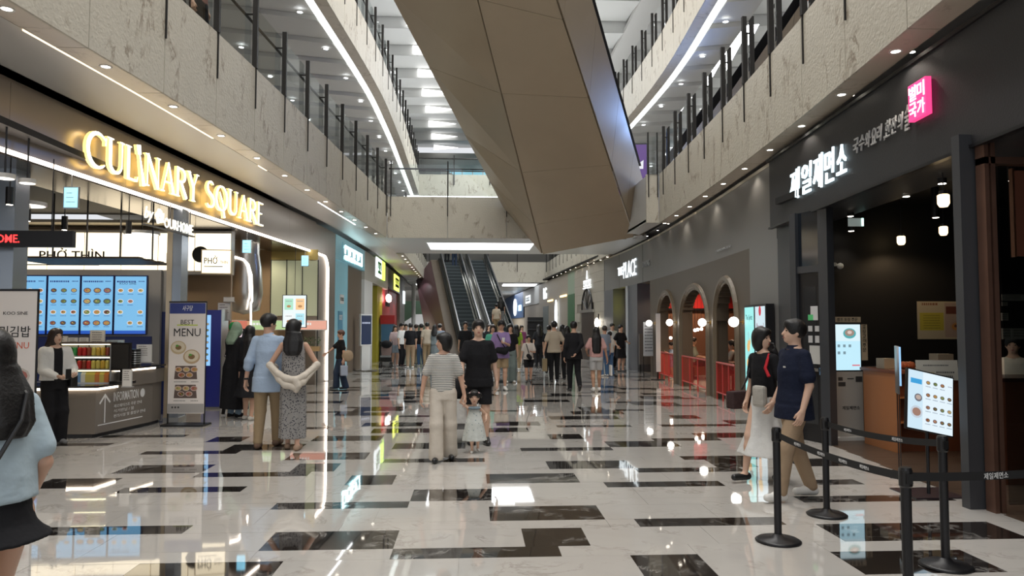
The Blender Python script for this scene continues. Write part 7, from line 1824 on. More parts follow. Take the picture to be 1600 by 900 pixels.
        # open the face
        if kind == 'scarf': Hh.ell(hp_(0, -0.11, -0.015), [0.058 * hw, 0.07 * hw, 0.09 * hw], 0.01, Hm, op='s')
        else:
            Hh.ell(hp_(0, -0.100, -0.052), [0.062 * hw if kind in ('long', 'xlong', 'bob') else 0.072 * hw, 0.078 * hw, 0.092 * hw], 0.01, Hm, op='s')
            if kind in ('short', 'cap', 'bun', 'pigtail', 'ponytail'):
                for q in (-1, 1): Hh.ell(hp_(q * 0.095, -0.035, -0.075), [0.045 * hw, 0.075 * hw, 0.07 * hw], 0.01, Hm, op='s')
                Hh.ell(hp_(0, 0.06, -0.135), [0.1 * hw, 0.09 * hw, 0.055 * hw], 0.01, Hm, op='s')
        me = Hh.mesh('hair' if kind != 'scarf' else 'headscarf', [hm]); o = link('hair' if kind != 'scarf' else 'headscarf', me, root)
        if kind == 'cap' or hatc:
            mb = MB(); M = Matrix([list(r) for r in Hm]).to_4x4(); M.translation = Vector(hp_(0, 0.012, 0.055)); mb.M = M
            mb.sph((0, 0, 0), (0.094 * hw, 0.106 * hw, 0.085 * hw), 14, 8); mb.box(-0.07 * hw, 0.07 * hw, -0.17 * hw, -0.06 * hw, -0.01, 0.004); mb.build('cap', hatc, root, smooth=True)
    # ---------------- clothes
    def clothes(name, m, fn, vx=None, zlo_=None, zhi_=None, label_=None):
        vx = vx or vox * 0.95
        l2, h2 = lo.copy(), hi.copy()
        if zlo_ is not None: l2[2] = zlo_ - 0.03
        if zhi_ is not None: h2[2] = zhi_ + 0.05
        l2[:2] -= 0.12; h2[:2] += 0.12
        S = SDF(l2, h2, vx); fn(S); me = S.mesh(name, [m])
        if me is None: return None
        o = link(name, me, root)
        if label_: o['label'] = label_
        return o
    if bottom:
        bk, bm2 = bottom[0], bottom[1]; 
        if bk in ('trousers', 'wide', 'shorts', 'jeans'):
            def f(S):
                S.loft([T(zh + 0.13 * s, 0.142, 0.105), T(zh + 0.02 * s, 0.17, 0.12), T(zh - 0.08 * s, 0.172, 0.125)], 0.03)
                for sd_, sg_ in (('R', -1), ('L', 1)):
                    hp2, kn, an = J['hip' + sd_], J['k' + sd_], J['a' + sd_]
                    if bk == 'shorts': S.cone(hp2, hp2 + (kn - hp2) * 0.82, 0.098 * w, 0.088 * w, 0.025)
                    elif bk == 'wide':
                        S.cone(hp2, kn, 0.10 * w, 0.09 * w, 0.025); S.cone(kn, an + V3((0, 0.01, -0.02 * s)), 0.09 * w, 0.10 * w, 0.03)
                    else:
                        S.cone(hp2, kn, 0.098 * w, 0.074 * w, 0.025); S.cone(kn, an + V3((0, 0, 0.0)), 0.074 * w, 0.056 * w, 0.02)
                if bk == 'shorts': S.f[:, :, S.ax[2] < J['kR'][2] + 0.07 * s] = 0.3
                else: S.f[:, :, S.ax[2] < 0.018 * s] = 0.3
            clothes('shorts' if bk == 'shorts' else 'trousers', bm2, f, zlo_=0, zhi_=zh + 0.2 * s)
        if bk in ('skirt', 'dress_skirt'):
            hem, wa, wb = bottom[2] * s, bottom[3], bottom[4]; nf = bottom[5] if len(bottom) > 5 else 11
            sx_, sy_ = (bottom[6] if len(bottom) > 6 else (0, 0))
            clothes('skirt', bm2, lambda S: S.loft([T(zh + 0.16 * s, 0.14, 0.108), T(zh + 0.0 * s, 0.168, 0.125), (zh - 0.1 * s if hem < zh - 0.15 * s else zh - 0.03 * s, 0, 0, 0.178 * w, 0.138 * w), (hem + (zh - hem) * 0.35, sx_ * 0.5, sy_ * 0.5, (0.11 * w / s + wb * 0.38) * s, (0.09 * w / s + wb * 0.33) * s), (hem, sx_, sy_, wb * s, wb * 0.85 * s)], 0.02, fold=(nf, 0.06, zh)), zlo_=hem, zhi_=zh + 0.2 * s)
    if top:
        tk, tm = top[0], top[1]; sl_ = top[2] if len(top) > 2 else 'short'; hem = (top[3] if len(top) > 3 else 0.86) * s; loose = top[4] if len(top) > 4 else 1.0
        def f(S):
            a = loose
            S.loft([T(zn - 0.005 * s, 0.085, 0.07), T(zsh + 0.02 * s, 0.125, 0.082), T(zsh - 0.04 * s, 0.16, 0.105), T(zsh - 0.18 * s, 0.165 * a, 0.125 * a), T(zw, 0.155 * a, 0.12 * a), T(zh + 0.05 * s, 0.178 * a, 0.132 * a), T(min(hem, zh - 0.01), 0.185 * a, 0.135 * a)] if hem < zh else
                   [T(zn - 0.005 * s, 0.085, 0.07), T(zsh + 0.02 * s, 0.125, 0.082), T(zsh - 0.04 * s, 0.158, 0.102), T(zsh - 0.18 * s, 0.16 * a, 0.12 * a), T(hem, 0.165 * a, 0.122 * a)], 0.03, fold=(7, 0.025, zsh))
            if hem < zh - 0.03: S.loft([T(zh, 0.185 * a, 0.135 * a), T(hem, 0.195 * a, 0.145 * a)], 0.02)
            for sd_ in 'RL':
                a_, e_, w_ = sh[sd_], J['e' + sd_], J['w' + sd_]
                if sl_ == 'short': S.cone(a_, a_ + (e_ - a_) * 0.72, 0.055 * w, 0.064 * w * a, 0.025)
                elif sl_ == 'long': S.cone(a_, e_, 0.056 * w, 0.054 * w, 0.025); S.cone(e_, e_ + (w_ - e_) * 0.96, 0.056 * w, 0.042 * w, 0.02)
                elif sl_ == 'rolled': S.cone(a_, e_, 0.058 * w, 0.06 * w, 0.025); S.cone(e_, e_ + (w_ - e_) * 0.3, 0.064 * w, 0.062 * w, 0.02)
                elif sl_ == 'none': pass
            # neck opening
            S.ell((0, ly(zn) - 0.035 * s, zn + 0.012 * s), [0.068 * s, 0.07 * s, 0.045 * s], 0.01, op='s')
            if sl_ == 'none':
                for q in (-1, 1): S.ell((q * 0.205 * w, ly(zsh), zsh - 0.01 * s), [0.07 * w, 0.12 * s, 0.10 * s], 0.01, op='s')
        clothes({'coat': 'coat'}.get(tk, tk), tm, f, zlo_=hem, zhi_=zn + 0.05)
        if sl_ in ('short', 'rolled') and vox < 0.013 and tk != 'dress':
            pass
    # ---------------- shoes
    if shoes:
        S = SDF((lo[0], lo[1] - 0.18 * s, -0.004), (hi[0], hi[1] + 0.1, max(J['aR'][2], J['aL'][2]) + 0.1), max(0.008, vox * 0.75))
        for sd_ in 'RL':
            an = J['a' + sd_]; a_ = J['toe' + sd_]; p_ = J['fp' + sd_]; td = V3((sin(a_) * cos(p_), -cos(a_) * cos(p_), -sin(p_))); dn_ = V3((0, 0, -1)) * cos(p_) + V3((sin(a_), -cos(a_), 0)) * -sin(p_)
            b0 = an + dn_ * 0.048 * s - td * 0.03 * s; b1 = an + dn_ * 0.052 * s + td * 0.145 * s
            S.cone(b0, b1, 0.042 * s, 0.036 * s, 0.015)
            if shoes[1] == 'sneaker': S.cone(an + dn_ * 0.01 * s, an + dn_ * 0.04 * s + td * 0.06 * s, 0.046 * s, 0.04 * s, 0.02)
        S.f[:, :, S.ax[2] < 0.002] = 0.3
        me = S.mesh('shoes', [shoes[0]])
        if me:
            # a left and a right shoe
            co = np.zeros(len(me.vertices) * 3); me.vertices.foreach_get('co', co); co = co.reshape(-1, 3)
            mid = (J['aR'] + J['aL']) / 2; dv = J['aL'] - J['aR']
            for sd_, cond in (('R', lambda v: float((V3(v) - mid) @ dv) <= 0), ('L', lambda v: float((V3(v) - mid) @ dv) > 0)):
                bmx = bmesh.new(); bmx.from_mesh(me); bmesh.ops.delete(bmx, geom=[v for v in bmx.verts if not cond(v.co)], context='VERTS')
                m2 = bpy.data.meshes.new('shoe'); m2.materials.append(shoes[0]); bmx.to_mesh(m2); bmx.free(); m2.shade_smooth(); link('shoe', m2, root)
            bpy.data.meshes.remove(me)
    J.update(root=root, hc=hc, Hm=Hm, hw=hw, s=s, zh=zh, zw=zw, zsh=zsh, zn=zn, sh=sh, clothes=clothes, ly=ly, w=w, T=T)
    return J
def strap(J, a, b, name='strap', m=None, r=0.012, th=0.14):
    """bag strap over the shoulder down to the hip, in the person's own frame"""
    a, b = V3(a), V3(b); pts = []
    for k in range(9):
        t = k / 8; p = a + (b - a) * t; pts.append(p + V3((0, -th * sin(PI * t) * (1 if a[1] <= 0 else -1), 0)))
    mb = MB(); mb.tube(pts, r, 5); return mb.build(name, m or BLACKP, J['root'])
def open_coat(J, m, hem, gap=0.05, name='coat', flare=1.0):
    s, w, T = J['s'], J['w'], J['T']; zh, zw, zsh, zn = J['zh'], J['zw'], J['zsh'], J['zn']
    def f(S):
        S.loft([T(zn, 0.09, 0.075), T(zsh + 0.015, 0.16, 0.1), T(zsh - 0.05 * s, 0.2, 0.13), T(zw, 0.185, 0.14), T(zh, 0.205 * flare, 0.155), T(hem * s, 0.2 * flare * (1 + 0.25 * (zh - hem * s)), 0.155 * flare)], 0.03, fold=(9, 0.04, zsh))
        for q in 'RL':
            S.cone(J['sh'][q], J['e' + q], 0.075 * w, 0.066 * w, 0.03); S.cone(J['e' + q], J['e' + q] + (J['w' + q] - J['e' + q]) * 0.93, 0.066 * w, 0.05 * w, 0.02)
        X, Y, Z = S.pts((slice(None),) * 3)
        S.f = np.maximum(S.f, -np.maximum(np.abs(X) - gap * s, Y + 0.02)).astype(np.float32)
    return J['clothes'](name, m, f, zlo_=hem * s, zhi_=zn + 0.05)
def ppart(J, mb, name, m, **k): return mb.build(name, m, J['root'], **k)
def blob(J, name, m, pts, rr, vox=0.01, k=0.02, label=None):
    P = np.array(pts, float); r = max(rr) + 0.03
    S = SDF(P.min(0) - r, P.max(0) + r, vox)
    for i in range(len(pts) - 1): S.cone(pts[i], pts[i + 1], rr[i], rr[i + 1], k)
    o = link(name, S.mesh(name, [m]), J['root'])
    if label: o['label'] = label
    return o
C_ = cloth
BLKC = C_('black', (0.012, 0.012, 0.014)); NAVY = C_('navy', (0.010, 0.014, 0.032)); BEI = C_('beige', (0.36, 0.26, 0.17)); CRM = C_('cream', (0.62, 0.56, 0.48)); WHT = C_('white', (0.68, 0.68, 0.66))
LBL = C_('light_blue', (0.36, 0.46, 0.60)); SKY = C_('sky_knit', (0.42, 0.52, 0.58)); KHA = C_('khaki', (0.30, 0.22, 0.13)); TEAL = C_('grey_teal', (0.16, 0.2, 0.19)); LIME = C_('lime', (0.25, 0.40, 0.04)); LILA = C_('lilac', (0.26, 0.18, 0.36))
PINK = C_('pink', (0.55, 0.32, 0.30)); OATM = C_('oatmeal', (0.42, 0.36, 0.28)); DENI = C_('denim', (0.03, 0.045, 0.08)); DENL = C_('blue_denim', (0.08, 0.16, 0.30)); GRYC = C_('grey', (0.22, 0.22, 0.22)); OLIV = C_('olive_grey', (0.14, 0.14, 0.11)); MINT = C_('mint', (0.1, 0.42, 0.3)); LGRY = C_('light_grey', (0.45, 0.45, 0.45)); RED_ = C_('red', (0.45, 0.02, 0.03))
NEAR, MID, FAR = 0.0115, 0.016, 0.022
# ---- the walking family in the middle
J = person('woman in a striped tee and wide cream trousers, walking and looking aside', PZ(692, 719), 1.55, 2, NEAR, SKIN, ('bob', HAIRB), ('shirt', stripe_mat(), 'short', 0.93, 0.98), ('wide', CRM), (SHOEB, 'flat'),
           arms={'R': (-0.31, -0.05, 0.80), 'L': (0.30, -0.04, 0.83), 'Rp': (-1, 0.5, 0)}, legs={'R': (-0.09, -0.13, 0), 'L': (0.10, 0.11, 0.0)}, head=(-72, 0), group='the walking family')
J2 = J
J = person('broad man in a black tee and black shorts walking behind the little girl', PZ(747, 694), 1.72, 3, NEAR, SKIN2, ('short', HAIRB), ('shirt', BLKC, 'short', 0.80, 1.08), ('shorts', BLKC), (SHOEB, 'sneaker'),
           arms={'R': (-0.23, -0.22, 0.92), 'L': (0.27, 0.02, 0.80)}, legs={'R': (-0.10, 0.05, 0), 'L': (0.11, -0.02, 0)}, head=(0, 4), wide=1.02, group='the walking family')
DOTS = dots_mat('dotted_white', (0.60, 0.63, 0.60), (0.22, 0.3, 0.32), 26, 0.16)
J = person('toddler girl in a white dotted dress holding the hand of the striped woman', PZ(741, 707), 0.80, 0, 0.0085, SKIN2, ('pigtail', HAIRB), None, None, (SHOEW, 'flat'),
           arms={'R': (-0.30, -0.03, 1.62), 'L': (0.33, -0.1, 0.92), 'Rp': (-1, 0.3, 0), 'Rf': (0, -1, 0.2)}, legs={'R': (-0.06, -0.06, 0), 'L': (0.10, 0.04, 0.05)}, child=1.62, group='the walking family')
s_ = J['s']; J['clothes']('dress', DOTS, lambda S: (S.loft([J['T'](J['zn'] - 0.005, 0.075, 0.065), J['T'](J['zsh'] - 0.01, 0.145, 0.10), J['T'](J['zsh'] - 0.10 * s_, 0.16, 0.13), J['T'](J['zh'], 0.25, 0.21), J['T'](0.34 * s_, 0.34, 0.28)], 0.01, fold=(9, 0.06, J['zh'] + 0.05))), zlo_=0.34 * s_, zhi_=J['zn'])
mb = MB(); mb.lathe([(0.035, J['zn'] + 0.0), (0.075, J['zn'] - 0.012), (0.088, J['zn'] - 0.035), (0.07, J['zn'] - 0.02)], 20); ppart(J, mb, 'collar', C_('slate_trim', (0.2, 0.26, 0.3)), smooth=True)
for q in (-1, 1):
    mb = MB(); mb.sph(tuple(J['hc'] + V3((q * 0.075 * J['hw'], -0.03, 0.06))), 0.011, 8, 6); ppart(J, mb, 'hair_clip', C_('pale_pink', (0.75, 0.5, 0.5)))
t = thing('stroller', 'black stroller with a white cloth pushed between the woman and the man', 'stroller', PZ(722, 690)); 
for q in (-0.17, 0.17):
    mb = MB(); mb.tube([(q, -0.28, 0.1), (q, 0.1, 0.5), (q, 0.38, 0.98)], 0.013, 8); mb.build('frame_tube', BLACKM, t)
    mb = MB(); mb.tube([(q, 0.28, 0.1), (q, 0.0, 0.55)], 0.012, 8); mb.build('frame_tube', BLACKM, t)
    for y in (-0.28, 0.28): mb = MB(); mb.tube([(q - 0.02, y, 0.09), (q + 0.02, y, 0.09)], 0.09, 16); mb.build('wheel', BLACKP, t)
mb = MB(); mb.tube([(-0.17, 0.38, 0.98), (0.17, 0.38, 0.98)], 0.016, 8); mb.build('handlebar', BLACKP, t)
MB().box(-0.16, 0.16, -0.2, 0.15, 0.42, 0.47).build('seat', BLKC, t, bevel=0.015); MB().box(-0.16, 0.16, 0.1, 0.16, 0.45, 0.85).build('backrest', BLKC, t, bevel=0.015); MB().box(-0.15, 0.15, -0.2, 0.2, 0.2, 0.3).build('basket', GRYC, t, bevel=0.01)
mb = MB(); mb.sph((0, 0.05, 0.72), (0.17, 0.22, 0.2), 14, 8); mb.build('canopy', BLKC, t, smooth=True); MB().box(-0.15, 0.12, -0.23, -0.2, 0.28, 0.62).build('cloth', WHT, t, bevel=0.01)
# ---- couple seen from behind
J = person('tall man seen from behind in a light blue shirt and beige trousers', PZ(417, 699), 1.80, 178, NEAR, SKIN, ('short', HAIRB), ('shirt', LBL, 'rolled', 0.72, 1.04), ('trousers', KHA), (C_('tan_shoe', (0.16, 0.1, 0.07)), 'sneaker'),
           arms={'L': (0.30, 0.0, 0.80), 'R': (-0.24, -0.02, 0.84)}, legs={'R': (-0.08, -0.13, 0), 'L': (0.08, 0.12, 0.0)}, head=(-38, 0), group='the couple seen from behind')
mb = MB(); mb.lathe([(0.062, J['zn'] + 0.03), (0.075, J['zn'] + 0.0), (0.09, J['zn'] - 0.015)], 20, 0, J['ly'](J['zn'])); ppart(J, mb, 'collar', LBL, smooth=True)
mb = MB(); p = J['wL'] * 0.93 + J['eL'] * 0.07; mb.tube([p + V3((0, 0, -0.012)), p + V3((0, 0, 0.012))], 0.034, 12); ppart(J, mb, 'wristwatch', BLACKP)
PAT = dots_mat('patterned_grey', (0.30, 0.29, 0.28), (0.045, 0.045, 0.06), 42, 0.30)
J = person('long-haired woman from behind in a patterned grey sleeveless dress with a cream cardigan', PZ(457, 702), 1.72, 186, NEAR, SKIN, ('long', HAIRB), ('dress', PAT, 'none', 0.90), ('dress_skirt', PAT, 0.15, 0.0, 0.175, 7), (C_('tan_sandal', (0.35, 0.24, 0.17)), 'flat'),
           arms={'L': (0.2, -0.22, 1.04), 'R': (-0.2, -0.22, 1.04), 'Lp': (0.6, 0.8, 0), 'Rp': (-0.6, 0.8, 0)}, legs={'R': (-0.07, 0.10, 0.0), 'L': (0.07, -0.06, 0)}, head=(-35, 0), wide=0.94, group='the couple seen from behind')
blob(J, 'cardigan', CRM, [J['wR'] * 0.4 + J['eR'] * 0.6, J['eR'] + V3((-0.01, 0.03, -0.02)), V3((-0.15, 0.16, 0.98)), V3((-0.05, 0.185, 0.93)), V3((0.07, 0.18, 0.95)), V3((0.16, 0.15, 1.0)), J['eL'] + V3((0.01, 0.03, -0.02)), J['wL'] * 0.4 + J['eL'] * 0.6], [0.04, 0.042, 0.04, 0.045, 0.045, 0.04, 0.042, 0.04], 0.012, 0.03, 'cream cardigan slung across the lower back')
blob(J, 'cardigan_back', CRM, [J['eR'] + V3((0.0, 0.03, -0.05)), V3((-0.14, 0.165, 0.90)), V3((-0.04, 0.19, 0.84)), V3((0.08, 0.18, 0.87)), V3((0.16, 0.15, 0.94)), J['eL'] + V3((0.0, 0.03, -0.05))], [0.035, 0.04, 0.045, 0.045, 0.04, 0.035], 0.012, 0.03)
blob(J, 'cardigan_sleeve', CRM, [V3((-0.05, 0.2, 0.93)), V3((-0.08, 0.2, 0.86)), V3((-0.06, 0.19, 0.8))], [0.05, 0.045, 0.04], 0.012, 0.03)
# ---- people in black by the counter
J = person('person in a long open black gown and green headscarf over a white tee', PZ(366, 652), 1.70, 150, MID, SKIN, ('scarf', C_('grey_green', (0.22, 0.30, 0.22))), ('shirt', WHT, 'short', 0.8), ('jeans', C_('light_denim', (0.2, 0.28, 0.36))), (BLKC, 'sneaker'), arms={'L': (0.12, -0.28, 1.03), 'R': (-0.2, -0.2, 1.0)}, head=(50, 0), group='two people in black by the counter')
open_coat(J, BLKC, 0.16, 0.06, 'gown', 1.25)
mb = MB(); mb.M = Matrix.Translation(Vector(J['hc'])); mb.sph((0.03, 0.03, 0.03), (0.085, 0.09, 0.1), 12, 8); ppart(J, mb, 'scarf_panel', C_('bright_green', (0.02, 0.22, 0.06)), smooth=True)
J = person('long-haired person in a loose black knee-length dress with silver sandals', PZ(388, 656), 1.64, 160, MID, SKIN, ('xlong', HAIRB), ('dress', BLKC, 'long', 0.9, 1.12), ('dress_skirt', BLKC, 0.42, 0.0, 0.27, 8), (C_('silver', (0.5, 0.47, 0.42)), 'flat'), legs={'R': (-0.09, 0.04, 0), 'L': (0.1, -0.04, 0)}, head=(20, 6), group='two people in black by the counter')
# ---- left edge
J = person('woman in a pale blue tee and black skirt walking out of the left edge', Vector((-1.98, 3.2, 0)), 1.63, -122, 0.0105, SKIN, ('long', HAIRB), ('shirt', SKY, 'short', 0.97, 1.1), ('skirt', BLKC, 0.80, 0.0, 0.25, 8), (SHOEW, 'sneaker'), arms={'R': (-0.20, -0.12, 0.9), 'L': (0.24, -0.1, 0.85), 'Rp': (-0.2, 1, 0)}, legs={'R': (-0.09, -0.22, 0.0), 'L': (0.09, 0.24, 0.03)}, head=(-5, 6), lean=0.10, wide=0.98)
mb = MB(); mb.tube([V3((-0.09, 0.0, 1.40)), V3((-0.07, 0.09, 1.36)), V3((-0.03, 0.135, 1.26)), V3((0.06, 0.15, 1.12)), V3((0.15, 0.11, 1.0)), V3((0.21, 0.03, 0.92))], 0.009, 6); ppart(J, mb, 'bag_strap', BLACKP)
mb = MB(); mb.box(0.24, 0.32, -0.2, 0.02, 0.72, 0.92); ppart(J, mb, 'handbag', BLACKP, bevel=0.02)
J = person('long-haired woman in a white jacket and black trousers holding a phone by the drinks case', PZ(82, 694), 1.60, 52, MID, SKIN2, ('long', HAIRD), ('shirt', BLKC, 'short', 0.9), ('wide', BLKC), (GRYC, 'sneaker'), arms={'R': (-0.08, -0.26, 1.02), 'L': (0.16, -0.26, 1.04)}, head=(8, 8), hands=('grip', 'grip'))
open_coat(J, WHT, 0.98, 0.06, 'jacket')
mb = MB(); p = (J['wR'] + J['wL']) / 2 + V3((0, -0.08, 0.02)); mb.box(p[0] - 0.035, p[0] + 0.035, p[1] - 0.005, p[1] + 0.005, p[2] - 0.07, p[2] + 0.07); ppart(J, mb, 'phone', BLACKP)
mb = MB(); mb.tube([J['sh']['L'] + V3((0, 0, 0.05)), J['sh']['L'] + V3((0.06, -0.08, -0.2)), (0.2, -0.05, 0.98)], 0.01, 5); ppart(J, mb, 'bag_strap', BLACKP); mb = MB(); mb.box(0.14, 0.24, -0.16, 0.12, 0.78, 0.98); ppart(J, mb, 'handbag', BLACKP, bevel=0.02)
# ---- woman by the light strip
J = person('short-haired woman in a black top and dark jeans reaching out by the light strip', PZ(532, 608), 1.52, -68, MID, SKIN, ('short', HAIRR), ('shirt', BLKC, 'short', 0.88, 1.05), ('wide', DENI), (SHOEB, 'flat'), arms={'R': (-0.12, -0.42, 1.02), 'L': (0.27, 0.02, 0.86)}, legs={'R': (-0.08, -0.12, 0), 'L': (0.08, 0.12, 0)})
mb = MB(); mb.sph((0.22, 0.13, 0.86), (0.06, 0.15, 0.15), 12, 8); ppart(J, mb, 'shoulder_bag', C_('tan', (0.40, 0.30, 0.2)), smooth=True); mb = MB(); mb.tube([J['sh']['L'] + V3((0, 0, 0.04)), J['sh']['L'] + V3((0.06, 0.08, -0.15)), (0.23, 0.12, 0.98)], 0.01, 5); ppart(J, mb, 'bag_strap', C_('tan', (0.4, 0.3, 0.2)))
mb = MB(); mb.box(0.2, 0.3, -0.06, 0.12, 0.36, 0.62); ppart(J, mb, 'white_bag', C_('pale_bag', (0.4, 0.45, 0.55)), bevel=0.02)
# ---- right foreground couple
J = person('man in a navy polo shirt and beige trousers walking left past the queue posts', PZ(1243, 781), 1.70, -82, 0.0105, SKIN2, ('short', HAIRB), ('shirt', NAVY, 'short', 0.78, 1.08), ('trousers', BEI), (SHOEW, 'sneaker'), arms={'L': (0.24, -0.06, 0.87), 'R': (-0.2, 0.1, 0.85), 'Lp': (0.3, 1, 0)}, legs={'L': (0.07, -0.20, 0.0), 'R': (-0.07, 0.22, 0.0), 'Lt': 4, 'Rt': -12}, head=(-14, 8), wide=1.06, lean=-0.03)
mb = MB(); mb.lathe([(0.060, J['zn'] + 0.025), (0.072, J['zn'] + 0.0), (0.088, J['zn'] - 0.012)], 20, 0, J['ly'](J['zn'])); ppart(J, mb, 'collar', NAVY, smooth=True)
mb = MB(); mb.box(0.07, 0.10, -0.146, -0.138, J['zsh'] - 0.15, J['zsh'] - 0.135); ppart(J, mb, 'chest_emblem', WHT)
J = person('woman in a black top and long white skirt walking beside the navy polo man', PZ(1196, 752), 1.62, -66, NEAR, SKIN2, ('long', HAIRB), ('shirt', BLKC, 'short', 0.95), ('skirt', WHT, 0.30, 0.0, 0.33, 8, (0.0, 0.02)), (SHOEB, 'flat'), arms={'R': (-0.22, -0.05, 0.88), 'L': (0.22, -0.1, 0.9)}, legs={'R': (-0.07, -0.24, 0.0), 'L': (0.07, 0.2, 0.02)}, head=(100, 0), wide=0.95)
mb = MB(); mb.tube([J['sh']['R'] + V3((0.02, 0, 0.05)), J['sh']['R'] + V3((-0.06, -0.05, -0.25)), (-0.26, -0.06, 0.95)], 0.012, 5); ppart(J, mb, 'bag_strap', BLACKP)
mb = MB(); mb.box(-0.36, -0.24, -0.2, 0.08, 0.74, 0.93); ppart(J, mb, 'handbag', C_('dark_brown', (0.05, 0.03, 0.03)), bevel=0.02); mb = MB(); mb.sph((-0.37, -0.14, 0.86), (0.03, 0.04, 0.045), 10, 7); ppart(J, mb, 'pink_charm', C_('pink', (0.6, 0.35, 0.35)), smooth=True)
mb = MB(); mb.tube([J['sh']['L'] + V3((-0.04, -0.02, 0.04)), J['sh']['L'] + V3((0.0, -0.12, -0.1)), (0.2, -0.13, 1.12)], 0.018, 5); ppart(J, mb, 'red_strap', RED_)
mb = MB(); mb.box(0.02, 0.18, -0.2, -0.13, 0.80, 1.02); ppart(J, mb, 'canvas_bag', C_('stone', (0.42, 0.40, 0.36)), bevel=0.03)
# ---- middle distance, in the middle
J = person('man in a lilac tee and khaki shorts carrying a cup and a black crossbody bag', PZ(783, 610), 1.76, 5, MID, SKIN, ('cap', HAIRB), ('shirt', LILA, 'short', 0.8, 1.08), ('shorts', KHA), (SHOEW, 'sneaker'), arms={'R': (-0.28, 0, 0.85), 'L': (0.05, -0.30, 1.18), 'Lf': (0, 0, 1)}, hatc=HAIRB, hands=('relaxed', 'grip'))
blob(J, 'crossbody_bag', BLKC, [(-0.10, -0.2, 1.02), (0.06, -0.22, 1.0), (0.14, -0.2, 1.06)], [0.08, 0.09, 0.06], 0.014); mb = MB(); mb.tube([(-0.12, -0.12, 1.42), (-0.04, -0.18, 1.25), (0.1, -0.21, 1.05)], 0.014, 5); ppart(J, mb, 'bag_strap', BLKC)
mb = MB(); p = J['wL'] + V3((-0.04, -0.05, 0.06)); mb.cyl(p[0], p[1], p[2] - 0.05, p[2] + 0.07, 0.03, 12, 0.04); ppart(J, mb, 'paper_cup', WHT)
person('woman in a black top and grey-teal wide trousers just behind the lilac tee man', PZ(797, 598), 1.68, 8, FAR, SKIN, ('long', HAIRB), ('shirt', BLKC, 'short', 0.9), ('wide', TEAL), (SHOEW, 'flat'))
person('person in mint green half hidden behind the lilac tee man on his left', PZ(770, 596), 1.66, 0, FAR, SKIN, ('long', HAIRD), ('shirt', MINT, 'short', 0.9), ('trousers', BEI), (SHOEW, 'flat'))
person('man in a dark printed tee standing at the foot of the escalators', PZ(727, 584), 1.76, -8, FAR, SKIN3, ('short', HAIRB), ('shirt', BLKC, 'short', 0.85), ('trousers', BLKC), (SHOEB, 'sneaker'), head=(10, 12))
person('person in a lime green top and khaki trousers walking away behind the lilac tee man', PZ(807, 578), 1.66, 176, FAR, SKIN, ('long', HAIRB), ('shirt', LIME, 'short', 0.92), ('trousers', KHA), (SHOEW, 'flat'))
J = person('girl in a white tee and black shorts with a black crossbody bag, facing us', PZ(826, 598), 1.36, 0, MID, SKIN, ('ponytail', HAIRB), ('shirt', C_('cream_tee', (0.6, 0.55, 0.5)), 'short', 0.85), ('shorts', BLKC), (SHOEB, 'sneaker'), arms={'L': (0.1, -0.25, 1.12), 'R': (-0.28, -0.05, 0.86)}, legs={'R': (-0.08, -0.06, 0), 'L': (0.08, 0.1, 0)}, child=False)
blob(J, 'crossbody_bag', BLKC, [(-0.02, -0.17, 0.78), (0.03, -0.17, 0.72)], [0.06, 0.06], 0.014); mb = MB(); mb.tube([(-0.08, -0.1, 1.12), (0.0, -0.16, 0.85)], 0.012, 5); ppart(J, mb, 'bag_strap', BLKC)
J = person('man in an oatmeal tee and black trousers walking away with a paper bag', PZ(866, 597), 1.76, 180, MID, SKIN, ('short', HAIRB), ('shirt', OATM, 'short', 0.84, 1.06), ('trousers', BLKC), (SHOEB, 'sneaker'), arms={'L': (0.30, 0, 0.82), 'R': (-0.26, -0.15, 0.95)}, legs={'R': (-0.09, -0.08, 0), 'L': (0.09, 0.08, 0)})
mb = MB(); mb.box(0.22, 0.34, -0.16, 0.16, 0.32, 0.68); ppart(J, mb, 'paper_bag', C_('kraft', (0.28, 0.22, 0.13)), bevel=0.008)
J = person('man all in black walking away with one hand held behind his back', PZ(897, 612), 1.74, 184, MID, SKIN, ('short', HAIRB), ('shirt', BLKC, 'long', 0.8, 1.1), ('trousers', BLKC), (SHOEB, 'sneaker'), arms={'L': (0.24, 0, 0.84), 'R': (-0.02, 0.18, 0.95)}, legs={'R': (-0.09, 0.24, 0.08), 'L': (0.08, -0.12, 0), 'Rp': 0.5}, head=(-30, 0))
J = person('woman in a pink top and short pale skirt with long black hair, walking away', PZ(932, 612), 1.60, 178, MID, SKIN3, ('xlong', HAIRB), ('shirt', PINK, 'short', 0.92, 1.12), ('shorts', LGRY), (SHOEW, 'sneaker'), arms={'R': (-0.30, -0.05, 0.86), 'L': (0.22, -0.2, 1.0)}, legs={'R': (-0.09, -0.12, 0), 'L': (0.09, 0.10, 0.02)}, wide=0.98)
mb = MB(); mb.box(-0.38, -0.34, -0.16, 0.12, 0.4, 0.66); ppart(J, mb, 'tote_bag', WHT, bevel=0.008)
